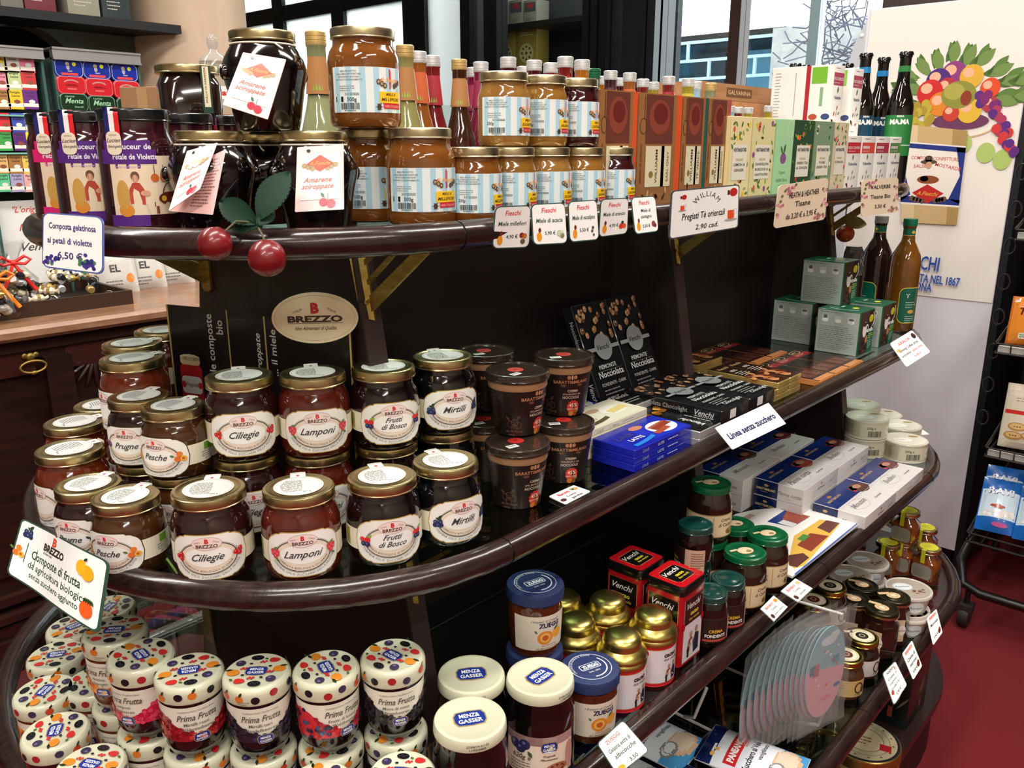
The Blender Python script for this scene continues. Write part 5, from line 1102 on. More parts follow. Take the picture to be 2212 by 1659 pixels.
# --- drink bottles in the middle of the shelf
DR = dict(lime=('#8a9068', '#a5713f', 1), ginger=('#9a9058', '#a5713f', 1), orange=('#a05a22', '#c05a2a', 0), red=('#7d1c20', '#a02430', 0), cola=('#3a1a0e', '#a5713f', 1), berry=('#7a1438', '#8a1c40', 0), dark=('#4a0f18', '#7a1826', 0), amber=('#b06a1a', '#d89a3a', 0), violet=('#3a1420', '#4a2030', 0), yellow=('#a8962c', '#c0ae34', 0), blue=('#a8c8d8', '#7ab0d8', 0), green=('#2a5a3a', '#1a6a48', 2))
def drink(k):
    c, lc, cap = DR[k]; t = thing('drink_bottle', '', 'bottle')
    ob('glass_bottle', mesh('b', *lathe([(.027, 0), (.030, .003), (.031, .01), (.031, .085), (.030, .10), (.024, .125), (.0175, .15), (.0145, .17), (.0132, .2), (.0132, .226), (.0145, .228), (.0145, .231)], 28), mat('drink_'+k, c, .08, 0, .9, .5, sss=.2)), t)
    cm = (CAPAL, CAPGOLD, mat('cap_dkgreen', '#0f5a3a', .35))[cap]
    ob('cap', mesh('c', *lathe([(.0142, 0), (.0146, .001), (.0146, .006), (.0138, .0068), (.0146, .0076), (.0146, .0118), (.0138, .0125), (.0146, .0132), (.0146, .018), (.0128, .0195), (.0005, .0195)], 26), cm), t, (0, 0, .2275))
    p = Pr(); p.rect(-6, 25, 40, 50, lc, 10).rect(27, 25, 24, 46, '#ece8e2', 6); p.up().rect(-6, 10, 12, 10, '#7ab82c', 3).lines(-20, 44, 20, 7, 3.6, 1, '#6a4a30' if cap == 1 else '#3a1a14', 5).bars(28, 24, 6, 36)
    ob('neck_print', p.build('l', cone(lambda z: .0134+.0095*max(0, (.205-z)/.06)*.75 if z < .205 else .0134, .163, 0, .0165)), t); return t
DB = Kind(drink)
HBOT = .247
for i, (u, v, k, cn) in enumerate(((700, 92, 'lime', 'pale lime'), (884, 118, 'ginger', 'pale ginger'), (911, 130, 'orange', 'orange'), (940, 138, 'red', 'bright red'), (996, 145, 'cola', 'brown'), (1026, 161, 'berry', 'berry red'), (1041, 150, 'berry', 'berry red'), (1098, 141, 'dark', 'dark red'), (1131, 159, 'dark', 'dark red'), (1152, 147, 'dark', 'dark red'), (1187, 152, 'red', 'bright red'), (1217, 140, 'red', 'bright red'), (1252, 146, 'amber', 'amber'), (1276, 163, 'green', 'green-capped'), (1297, 178, 'amber', 'amber'), (1312, 167, 'violet', 'deep violet'), (1334, 181, 'dark', 'dark red'), (1352, 171, 'orange', 'orange'), (1380, 183, 'red', 'bright red'), (1402, 189, 'yellow', 'yellow'), (1434, 178, 'red', 'bright red'), (1454, 196, 'lime', 'pale lime'), (1475, 182, 'yellow', 'yellow'), (1491, 188, 'blue', 'pale blue'), (1522, 191, 'lime', 'pale lime'))):
    d = 1820*(HBOT+Z1-CAMZ)/(322-v)*.985; q = s1(u, min(d, 2.35))
    nb = ['by the top cherry jar', 'beside the top honey jar', 'tucked behind the ginger bottle', 'beside the orange bottle', 'left of the small honey jars', 'just behind the stacked honey', 'above the first stacked honey jar', 'above the first two stacked jars', 'low between two caps', 'above the second stacked jar', 'behind the second stacked jar', 'tallest over the stacked honey', 'above the chestnut honey', 'with the only dark green cap', 'at the near end of the tea boxes', 'beside the green cap', 'behind the first tea box', 'over the first tea box', 'over the second tea box', 'right of a red one over the tea boxes', 'over the orange tea box edge', 'low over the green tea box', 'over the green tea box', 'thin behind a yellow one', 'nearest the wooden crate'][i]
    DB(k, '%s drink bottle with screw cap %s' % (cn, nb), tuple(q), facing(q)+radians(20), 'drink bottles on the top shelf')
SM = [(1573, 229, 'blue'), (1590, 231, 'red'), (1612, 232, 'yellow'), (1655, 228, 'yellow')]
for i, (u, v, k) in enumerate(SM):
    q = aty(u, 300, .93); zt_ = aty(u, v, .93).z; o = DB(k, '%s capped bottle low behind the floral tea boxes' % ['pale', 'red', 'short yellow', 'lone yellow'][i], (q.x, q.y, zt_-HBOT*.72), facing(q)+.4, 'short bottles behind the tea boxes'); o.scale = (.72, .72, .72); o.location.z = Z1
    o.scale.z = (zt_-Z1)/HBOT
# acrylic divider
q0 = aty(866, 262, .90); q1 = aty(1064, 234, .93)
tag(ob('acrylic_divider', mesh('div', *box(q0.x, q1.x, -.0015, .0015, 0, q1.z-Z1), CLEAR, False), None, (0, .915, Z1)), 'clear acrylic divider standing before the drink bottles', 'divider')
# --- dark jars, apothecary glass, carton behind on the left
q = s1(428, 1.2)
def darkjar(k):
    t = thing('seal_jar', '', 'jar'); H = .099
    ob('glass_jar', mesh('j', *loft([rrect(.066, .066, .018, 0), rrect(.078, .078, .02, .004), rrect(.08, .08, .02, .012), rrect(.08, .08, .02, .074), rrect(.072, .072, .03, .084), rrect(.07, .07, .034, .09)]), jam('chestnut', '#140b08', '#20120c')), t)
    ob('lid', lidmesh(.0425, .0115), t, (0, 0, .0875))
    p = Pr(); p.rect(0, 30, 13, 62, '#1d3a2a', 2); p.up().rect(0, 34, 8, 52, '#e0d2b0', 2); p.up().text('SIGILLO DI GARANZIA', .2, 36, 3.4, '#3a3428', rot=pi/2, w=46)
    ob('seal_print', p.build('p', front(-.0405, .036, .018)), t); return t
DJ = Kind(darkjar)
DJ('d', 'square dark jar with gold lid and a paper guarantee seal', (q.x, q.y, Z1+.099), facing(q)+.12, 'dark jars with seals')
DJ('d', 'square dark jar underneath the one with the guarantee seal', (q.x, q.y, Z1), facing(q)+.12, 'dark jars with seals')
q = s1(350, 1.32); zt_ = (_C+ray(345, 192)*1.3).z
t = thing('cardboard_carton', 'plain tan cardboard carton behind the dark sealed jar', 'box', tuple(q), facing(q)-.5)
ob('carton', mesh('c', *rbox(.07, .06, zt_-Z1, .001), mat('cardboard', '#9a7450', .7), sharp=30), t); ob('tape', mesh('tp', *box(-.008, .008, -.0305, -.03, 0, zt_-Z1), mat('tape', '#b08a60', .3), False), t)
q = s1(486, 1.42); t = thing('apothecary_jar', 'clear glass sweet jar with knob lid and white label lettered in red', 'jar', tuple(q), facing(q))
HA = (_C+ray(486, 86)*1.42).z-Z1; k = HA/.26
ob('glass_jar', mesh('j', *lathe([(.026, 0), (.03, .004), (.03, .19*k), (.027, .21*k), (.02, .222*k)], 28, False), CLEAR), t)
ob('lid_dome', mesh('l', *lathe([(.022, .215*k), (.024, .22*k), (.018, .228*k), (.009, .233*k), (.006, .238*k), (.009, .246*k), (.009, .254*k), (.005, .26*k)], 24), mat('milky_glass', '#b8b4ac', .08, 0, .6, alpha=.45)), t)
ob('sweets', mesh('s', *lathe([(.026, .002), (.028, .006), (.028, .13*k), (.02, .14*k)], 20), mat('orange_sweets', '#b0602a', .4, noise=('#8a3a1a', 60, (1, 1, 1)))), t)
p = Pr(); p.rr(0, 0, 58, 20, 3, '#f0e8e0', 20); p.up().text('Sperlari', 0, -4, 12, '#c8202c', bold=.04, w=50); ob('label_print', p.build('l', cyl(.0302, .172*k)), t)
# --- tea cartons
def carton(name, label, cat, x0, x1, yf, dep, h, base, artf, group, side=None, z=Z1):
    t = thing(name, label, cat, ((x0+x1)/2, yf+dep/2, z), 0, group); w_ = (x1-x0)*.985
    ob('carton', mesh('c', *rbox(w_, dep, h, .0008), mat('carton'+base, base, .4), sharp=30), t)
    p = Pr(); artf(p, w_*1000, h*1000); ob('front_print', p.build('f', front(-dep/2), GLOSSP), t)
    if side: p = Pr(); side(p, dep*1000, h*1000); ob('side_print', p.build('s', sideL(-w_/2), GLOSSP), t)
    return t
def teaA(col, tx):
    def f(p, w, h):
        p.rect(-w*.06, h*.5, w*.87, h, '#96683f'); p.rect(w*.435, h*.5, w*.12, h, col); p.up()
        p.rect(-w*.02, h*.78, w*.62, h*.42, '#6a3a30'); p.up().ell(-w*.02, h*.8, w*.24, h*.15, '#8a4434', 16); p.up().ell(0, h*.83, w*.16, h*.09, '#6a2a26', 14)
        p.ring(-w*.38, h*.72, w*.08, h*.07, 1.2, '#5a3c28', 14).rect(-w*.36, h*.88, 1.4, h*.2, '#5a3c28')
        p.rect(-w*.02, h*.37, w*.58, h*.36, '#ddd2b0').rect(w*.08, h*.37, w*.07, h*.36, col); p.up().text('WILLIAMM', -w*.04, h*.37, h*.052, '#5a4a34', rot=pi/2, w=h*.3).text(tx, w*.22, h*.37, h*.052, '#7a6a44', rot=pi/2, w=h*.27); p.ell(-w*.18, h*.3, w*.05, h*.03, '#8a7440', 8)
        p.text('PREGIATI TE ORIENTALI', -w*.4, h*.4, h*.032, '#5a3c20', rot=pi/2)
        R = random.Random(int(w))
        for i in range(7): p.leaf(-w*.3+R.uniform(0, .5)*w, h*R.uniform(.03, .14), h*.08, h*.03, R.uniform(.3, 2.8), R.choice(('#c8a068', '#4a2a18', '#a87a48')))
    return f
for i, (u0, u1, col, tx, lab) in enumerate(((1290, 1372, '#d8562c', 'EARL GREY', 'brown tea carton nearest the honey, cup printed on it'), (1372, 1466, '#d8562c', 'EARL GREY', 'brown tea carton with an orange edge strip'), (1466, 1521, '#2a5a52', 'TE VERDE', 'brown tea carton with a dark green edge strip'), (1521, 1569, '#b04a5a', 'ENGLISH BREAKFAST', 'brown tea carton with a rose edge strip'))):
    carton('tea_carton', lab, 'box', aty(u0, 400, .735).x, aty(u1, 400, .735).x, .735, .08, .168, '#8a6040', teaA(col, tx), 'brown tea cartons')
def teaB(bgc, fl, tx, sd):
    def f(p, w, h):
        R = random.Random(sd); p.rect(0, h*.5, w*.98, h*.985, bgc); p.up()
        for i in range(34):
            x, y = R.uniform(-.42, .42)*w, R.uniform(.05, .95)*h; p.leaf(x, y, h*.085, h*.035, R.uniform(0, 6.28), R.choice(('#5a7a34', '#7a9a4a', '#3f5f2a', '#8aa85a')))
        p.up()
        for i in range(9): p.ell(R.uniform(-.4, .4)*w, R.uniform(.06, .94)*h, h*.03, h*.035, R.choice(fl), 7)
        p.up().rect(0, h*.46, w*.66, h*.42, '#e8e4d2'); p.up().text('HEATH&HEATHER', 0, h*.59, h*.062, '#3c4248', bold=.03, w=w*.58).text('ORGANIC', 0, h*.48, h*.042, '#b8a86a', bold=.02)
        for j, tt in enumerate(tx): p.text(tt, 0, h*(.42-.065*j), h*.045, '#4a4a44', bold=.02, w=min(w*.56, w*.075*len(tt)))
    return f
def teaG(p, w, h):
    p.rect(0, h*.5, w*.98, h*.985, '#a8d8a4'); p.up().ell(0, h*.5, w*.16, h*.07, '#8a5a8a', 12).leaf(0, h*.55, h*.15, h*.06, 1.2, '#3f6a3a').leaf(-2, h*.55, h*.14, h*.05, 2.2, '#4f7a44').text('Organic', 0, h*.3, h*.06, '#5a9a5a', it=.3).text('GREEN TEA &', 0, h*.2, h*.05, '#4a8a54', w=w*.6).text('TULSI', 0, h*.12, h*.05, '#4a8a54').ring(w*.3, h*.88, w*.17, h*.11, 1, '#e0f0dc', 16)
for u0, u1, f, base, lab in ((1569, 1616, teaB('#e8d8a4', ('#e8c02a', '#f0d04a', '#d86a3a'), ('LEMON &', 'GINGER'), 1), '#d8c48a', 'floral tea carton with yellow lemons'), (1616, 1666, teaB('#dcd49c', ('#8a4a8a', '#e0c040', '#d85a5a'), ('DANDELION', 'BURDOCK &', 'HAWTHORN'), 2), '#c8c48a', 'floral tea carton with purple thistles, second in the row'), (1666, 1706, teaG, '#98cc98', 'plain mint green tea carton with one purple flower'), (1706, 1749, teaB('#2f4f34', ('#e0702a', '#d8382a', '#e89a3a'), ('GREEN TEA', '& GINGER'), 3), '#2a4a30', 'dark green floral tea carton with orange blooms'), (1749, 1791, teaB('#7f9a78', ('#e8e8e0', '#c8d8c0'), ('PURE', 'GREEN TEA'), 4), '#6f8a68', 'grey-green floral tea carton with white flowers'), (1791, 1822, teaB('#d8c8a8', ('#d83a5a', '#e05a6a'), ('ECHINACEA',), 5), '#c8b898', 'cream floral tea carton with pink blooms')):
    carton('tea_carton', lab, 'box', aty(u0, 400, .728).x, aty(u1, 400, .728).x, .728, .075, .142, base, f, 'floral tea cartons')
def teaV(col, tx):
    def f(p, w, h):
        p.rect(0, h*.78, w*.9, h*.2, col); p.up()
        if tx: p.text(tx, 0, h*.76, h*.07, '#f0e0e0', w=w*.8)
        else: p.lines(-w*.4, h*.79, w*.8, 1, 2, h*.05, '#f0e0e0')
        p.lines(-w*.4, h*.72, w*.8, 1, 2, 1.2, '#f0d8d8'); p.text('Valverbe', 0, h*.46, h*.08, '#3a4a6a', w=w*.6).leaf(-2, h*.55, h*.12, h*.06, 1.4, '#4a7a3a'); R = random.Random(3)
        for i in range(8): p.leaf(R.uniform(-.4, .3)*w, h*R.uniform(.04, .3), h*.1, h*.04, R.uniform(.3, 2.8), R.choice(('#8a8478', '#b8b0a0', '#5a6a4a', '#a83a3a')))
        p.lines(-w*.3, h*.95, w*.6, 1, 1, 1.4, '#8a8a80')
    return f
for u0, u1, col, tx, lab in ((1821, 1852, '#c8343c', 'ROSA CANINA', 'small white herbal tea carton with a red band, first of four'), (1852, 1882, '#d85040', '', 'small white herbal tea carton with an orange-red band'), (1882, 1912, '#b03a4a', '', 'small white herbal tea carton with a crimson band'), (1912, 1941, '#5a8a4a', '', 'small white herbal tea carton with a green band at the end')):
    carton('herbal_tea_carton', lab, 'box', aty(u0, 400, .735).x, aty(u1, 400, .735).x, .735, .07, .116, '#e8e6de', teaV(col, tx), 'white herbal tea cartons')
def sideV(p, w, h):
    p.rect(w*.28, h*.84, w*.24, h*.26, '#7ab83a').rect(w*.33, h*.5, w*.05, h*.3, '#8ab08a'); 
    for i in range(4): p.ell(w*(.22+.2*(i % 2)), h*(.18-.13*(i//2)), w*.07, h*.05, ('#b8543a', '#3a4a7a')[i % 2], 8)
    p.rect(-w*.02+w*.12, h*.5, w*.07, h, '#b02a34').rect(w*.0-w*.1, h*.55, w*.01, h*.7, '#a89080'); p.lines(-w*.44, h*.9, w*.1, 16, h*.05, h*.012, '#8a8a84', 5)
for j, (u, lab) in enumerate(((1784, 'large white herbal tea carton in the upper pile, nearer one'), (1826, 'large white herbal tea carton in the upper pile with a crimson panel'))):
    x = aty(u+4, 300, .80).x
    for lv in range(2):
        carton('herbal_tea_carton', lab if lv else 'white herbal tea carton hidden under the %s upper carton' % ['nearer', 'farther'][j], 'box', x, x+.062, .80+.0*j, .145, .134, '#ece9e2', teaV('#b04a62', 'ROOIBOS'), 'upper pile of herbal tea cartons', sideV, Z1+.134*lv)
# --- beer bottles
def beer(k):
    t = thing('beer_bottle', '', 'bottle')
    ob('glass_bottle', mesh('b', *lathe([(.028, 0), (.031, .003), (.031, .175), (.0305, .19), (.025, .212), (.017, .235), (.0142, .255), (.0132, .285), (.0132, .30), (.0148, .302), (.0148, .31), (.0135, .312)], 30), mat('beer_glass', '#0c0906', .06, 0, .9)), t)
    V, Fc = lathe([(.0165, 0), (.0162, .004), (.0145, .0075), (.0005, .008)], 42); V = [(x*(1.06 if i < 42 and i % 2 else 1), y*(1.06 if i < 42 and i % 2 else 1), z) for i, (x, y, z) in enumerate(V)]
    ob('crown_cap', mesh('c', V, Fc, BLACKP), t, (0, 0, .307))
    c = {'blue': '#1f78b0', 'green': '#2f7a3a'}[k]
    p = Pr(); p.rect(0, 0, 80, 14, c, 12); ob('neck_print', p.build('n', cone(lambda z: .0134 if z > .27 else .0146, .275, 0, .0136), GLOSSP), t)
    p = Pr(); p.rect(0, 45, 120, 96, '#2a7a3c' if k == 'green' else '#16405a', 24); p.up().text('MA.MA', 0, 72, 15, '#f0f0ea', bold=.06).text('BIRRA', 0, 88, 6, '#f0f0ea', bold=.03).rect(0, 22, 118, 2, '#d8d8d0', 20)
    ob('label_print', p.build('l', cyl(.0312, .075), GLOSSP), t); return t
BE = Kind(beer)
for k, u, v, lab in (('blue', 1697, 153, 'dark beer bottle with a blue neck band, nearer one by the wooden crate'), ('blue', 1716, 160, 'dark beer bottle just behind the nearer blue-banded one'), ('blue', 1806, 153, 'dark beer bottle, only its cap shows over the tea cartons'), ('blue', 1842, 133, 'dark beer bottle rising behind the upper tea cartons'), ('blue', 1880, 141, 'dark beer bottle with a blue neck band beside the green-labelled one'), ('green', 1925, 130, 'dark beer bottle with green band and green label at the shelf end')):
    d = 1820*(.315+Z1-CAMZ)/(322-v)*.985; d = min(d, 2.45); q = s1(u, d)
    BE(k, lab, tuple(q), facing(q)+(0.1 if k == 'green' else .5), 'dark beer bottles')
# --- wooden crate
q0 = aty(1508, 200, 1.17); q1 = aty(1677, 186, 1.17); zt_ = aty(1600, 184, 1.17).z; Wc = q1.x-q0.x; Hc = .19
t = thing('wooden_crate', 'pale wooden bottle crate with a burnt-in name plate', 'crate', ((q0.x+q1.x)/2, 1.25, zt_-Hc))
t.location.z = Z1; Hc = zt_-Z1
CRW = mat('crate_pine', '#c08a5c', .6, noise=('#a8744a', 8, (1, 8, 8)))
for z0, z1 in ((Hc-.042, Hc), (.0, .06)):
    ob('plank', mesh('p', *box(-Wc/2, Wc/2, -.08, -.07, z0, z1), CRW, False), t); ob('plank', mesh('p', *box(-Wc/2, Wc/2, .07, .08, z0, z1), CRW, False), t)
for x in (-Wc/2, Wc/2-.01): ob('end_board', mesh('e', *box(x, x+.01, -.07, .07, 0, Hc), CRW, False), t)
ob('base_board', mesh('e', *box(-Wc/2, Wc/2, -.07, .07, 0, .008), CRW, False), t)
p = Pr(); p.rect(0, Hc*1000-21, Wc*330, 24, '#7a5230'); p.up().text('GALVANINA', 0, Hc*1000-26, 15, '#e0bc8c', w=Wc*290); ob('name_print', p.build('p', front(-.08)), t)
# --- artificial cherries hung on the rail
q = _C+ray(552, 495)*.835; t = thing('cherry_ornament', 'pair of artificial red cherries with green leaves hung on the top rail', 'ornament', tuple(q))
def rel(u, v, d): a = _C+ray(u, v)*d; return tuple(a-q)
CHM = mat('cherry_red', '#5e0c14', .32, 0, .3, noise=('#7d1519', 18, (1, 1, 1)))
for u, v, r, d in ((464, 526, .0166, .82), (577, 557, .0182, .815)):
    V, Fc = lathe([(max(.0005, r*sin(pi*i/16)*(1+.04*cos(pi*i/16))), -r*cos(pi*i/16)-(r*.16 if i > 14 else 0)) for i in range(17)], 28); ob('cherry', mesh('ch', V, Fc, CHM), t, rel(u, v, d))
STM = mat('stem_green', '#4a4a2c', .6)
ob('stem', mesh('st', *tube([rel(486, 500, .82), rel(510, 478, .825), rel(540, 480, .83), rel(552, 492, .835)], .0011, 7), STM), t)
ob('stem', mesh('st', *tube([rel(575, 530, .815), rel(568, 510, .82), rel(556, 488, .83), rel(545, 470, .835)], .0011, 7), STM), t)
LFM = mat('leaf_green', '#07301c', .6, 0, 0, .25, noise=('#052414', 60, (1, 1, 1)))
def leaf3(a, b, w_, d0, d1):
    A = Vector(rel(*a, d0)); B = Vector(rel(*b, d1)); X = (B-A); l = X.length; X.normalize(); Nn = -_F; Y = Nn.cross(X).normalized(); Zv = X.cross(Y)
    V, Fc = leafmesh(l, w_, .0008, 26, .35); V = [(x, y*(1+.13*((i//3) % 2)), z) for i, (x, y, z) in enumerate(V)]
    return [tuple(A+X*x+Y*y+Zv*z) for x, y, z in V], Fc
for a, b, w_ in (((558, 470), (622, 362), .027), ((552, 480), (465, 430), .023), ((556, 486), (490, 492), .013), ((556, 484), (592, 450), .016)): ob('leaf', mesh('lf', *leaf3(a, b, w_, .825, .84), LFM), t)
# --- price cards on the top rail
YR1 = YM-.328-RR-.0025
def a_fie(name, price, ic, l2=None):
    def f(p, w, h):
        p.text('Fieschi', 0, h*.78, 10, '#d8262c', it=.15, bold=.01)
        if l2: p.text(name, 2, h*.58, 8, '#2a4a44', it=.2); p.text(l2, 2, h*.42, 8, '#2a4a44', it=.2)
        else: p.text(name, 0, h*.54, 9, '#2a4a44', it=.2, w=w*.78)
        p.text(price, 0, h*.24 if l2 is None else h*.16, 7.5, '#2a4a44'); p.ell(-w*.32, h*.2, 4.5, 7, '#e8962a', 10); p.up().rect(-w*.3, h*.36, 1, 8, '#6a3a24').ell(-w*.3, h*.36, 2.4, 3.4, '#7a3020', 8)
        for dx, dy, r, c in ic: p.ell(w*.3+dx, h*.24+dy, r, r, c, 9)
    return f
IC = [[(-2, 4, 4, '#8a2a2a'), (3, 3, 4, '#c87a2a'), (0, -5, 4, '#6a5a34')], [(-2, 2, 5, '#c8ccb0'), (3, -2, 4, '#7a8a5a'), (4, 4, 3, '#e0e4d0')], [(0, 5, 2.6, '#4a5a54'), (-2, 0, 2.4, '#4a5a54'), (1, -6, 2, '#4a5a54')], [(-3, 0, 4.6, '#d83a2a'), (4, 0, 4.2, '#e05a2a'), (0, 6, 3, '#2a4a2a')], [(0, 0, 5, '#8a4a44'), (4, -3, 3.4, '#6a3a34')]]
for px, nm, pr, ic, l2, lab in ((((1070, 446), (1147, 443), (1143, 535), (1063, 538)), 'Miele millefiori', '4,90 €', IC[0], None, 'green-edged price card for wildflower honey'), (((1147, 441), (1220, 437), (1226, 526), (1152, 530)), 'Miele di acacia', '5,90 €', IC[1], None, 'green-edged price card for acacia honey'), (((1227, 435), (1289, 431), (1294, 518), (1231, 524)), 'Miele di eucalipto', '5,50 €', IC[2], None, 'green-edged price card for eucalyptus honey'), (((1298, 430), (1358, 427), (1355, 505), (1293, 513)), 'Miele di arancio', '4,90 €', IC[3], None, 'green-edged price card for orange honey'), (((1363, 426), (1415, 423), (1423, 500), (1372, 507)), 'Miele di', '5,50 €', IC[4], 'castagno', 'green-edged price card for chestnut honey')):
    card('price_card', lab, 'price tag', railcard(YR1, px), a_fie(nm, pr, ic, l2), 62, 62, 9, edge='#35564c', group='honey price cards')
def a_wil(p, w, h):
    p.arc('WILLIAM', 0, h*.52, 22, 22, 12, '#3a3a3c', pi/2, False); p.text('Pregiati Tè orientali', -4, h*.36, 15, '#26282c', it=.15, bold=.015, w=w*.62).text('2,90 cad.', 2, h*.12, 12, '#26282c', it=.15, bold=.01)
    for x, s in ((w*.37, 1), (-w*.34, .55)): p.rect(x, h*.36+(20 if s < 1 else 0), 13*s, 12*s, '#e0542a').ell(x, h*.36-6*s+(20 if s < 1 else 0), 6.5*s, 4*s, '#e0542a', 8).ring(x+8*s, h*.4+(20 if s < 1 else 0), 4*s, 5*s, .6, '#b8b8b8', 12).ell(x, h*.22+(26 if s < 1 else 0), 13*s, 2.4*s, '#a8a8a8', 10).ell(x+4*s, h*.84, 8*s, 7*s, '#b82a24', 10).rect(x-6*s, h*.84, 4*s, 8*s, '#4a2420')
card('price_card', 'wide white price card with tea cups for oriental teas', 'price tag', railcard(YR1, ((1450, 412), (1598, 398), (1595, 492), (1444, 518))), a_wil, 128, 76, 6, edge='#4a4e52')
def roses(p, w, h):
    R = random.Random(12)
    for cx_, cy_, n in ((-w*.28, h*.86, 12), (w*.36, h*.12, 14), (-w*.42, h*.55, 6), (w*.42, h*.4, 6), (w*.44, h*.75, 5), (-w*.44, h*.3, 4)):
        for i in range(n): p.ell(cx_+R.gauss(0, 5), cy_+R.gauss(0, 4.5), 2.6, 2.6, R.choice(('#d88a9a', '#c86a80', '#e8b0b8', '#7a7a4a')), 7)
def a_hea(p, w, h): roses(p, w, h); p.up().text('HEATH & HEATHER', 2, h*.66, 13, '#33343a', w=w*.6).text('Tisane', 0, h*.44, 13, '#33343a').text('da 3,20 € a 3,95 €', 0, h*.17, 13, '#33343a', w=w*.6)
card('price_card', 'cream price card with rose corners for floral herbal teas', 'price tag', railcard(YR1, ((1682, 401), (1790, 384), (1782, 474), (1671, 494))), a_hea, 112, 72, 7, bg='#ecd8bc')
def a_val(p, w, h): roses(p, w, h); p.up().text('VALVERBE', 0, h*.72, 10, '#33343a').text('Tisane Bio', 0, h*.45, 11, '#33343a').text('3,50 €', 0, h*.18, 10, '#33343a')
card('price_card', 'small cream price card with rose corners at the shelf end', 'price tag', railcard(YR1, ((1862, 388), (1941, 383), (1938, 459), (1860, 467))), a_val, 84, 70, 6, bg='#ecd8bc')
def a_vio(p, w, h):
    p.text('Composta gelatinosa', 0, h*.72, 11, '#4a3a78', bold=.02, w=w*.78).text('ai petali di violette', -3, h*.46, 11, '#4a3a78', bold=.02, w=w*.74).text('6,50 €', -2, h*.2, 12, '#4a3a78', bold=.02)
    R = random.Random(7)
    for cx_, n in ((-w*.34, 16), (w*.27, 26)):
        for i in range(n): p.ell(cx_+R.gauss(0, 5), h*.15+R.gauss(0, 4), 2.4, 2.4, R.choice(('#3a3a8a', '#5a3a9a', '#2a2a6a', '#4a7a5a')), 7)
card('price_card', 'blue-edged white price card for violet petal jelly', 'price tag', depthcard(((93, 458), (223, 468), (223, 594), (91, 577)), (.912, .845, .84, .905)), a_vio, 76, 72, 9, edge='#5a6aa8')
# ================================================================== third tier
Z3 = .68; HP = .095
PF = dict(orange=(('Arance', 'Orangen'), '#6a2a0c', ('#e8862a', '#f0a03a', '#d8701a')), rasp=(('Lamponi', 'Himbeeren'), '#2a080e', ('#d82a50', '#e04a6a', '#b81f40')), red=(('Mirtilli rossi', 'Wildpreiselbeeren'), '#24070a', ('#a01c24', '#c83a34', '#7a141c')), blue=(('Mirtilli neri', 'Heidelbeeren'), '#0b080c', ('#2a2636', '#3c3848', '#1a1822')), mix=(('Frutti di bosco', 'Waldbeeren'), '#150709', ('#d0343c', '#2a2440', '#46527a', '#a81f2c')), black=(('More di rovo', 'Brombeeren'), '#0c0809', ('#26242a', '#3a383e', '#17161a')))
def menzlogo(p, x, y, s, rot=0):
    c_, s_ = cos(rot), sin(rot)
    def R_(P): return [(x+a*c_-b*s_, y+a*s_+b*c_) for a, b in P]
    def oct_(a, b): return [(a, b*.45), (a*.8, b), (0, b*1.12), (-a*.8, b), (-a, b*.45), (-a, -b*.45), (-a*.8, -b), (0, -b*1.12), (a*.8, -b), (a, -b*.45)]
    p.poly(R_(oct_(13*s, 8.4*s)[::-1]), '#a8925a'); p.up().poly(R_(oct_(12*s, 7.4*s)[::-1]), '#22368c'); p.up()
    for t_, dy in (('MENZ&', 1*s), ('GASSER', -5.4*s)):
        a, b = -dy*s_, dy*c_; p.text(t_, x+a, y+b, 6.2*s, '#f0f2f4', bold=.025, rot=rot, w=19*s if dy < 0 else 16*s)
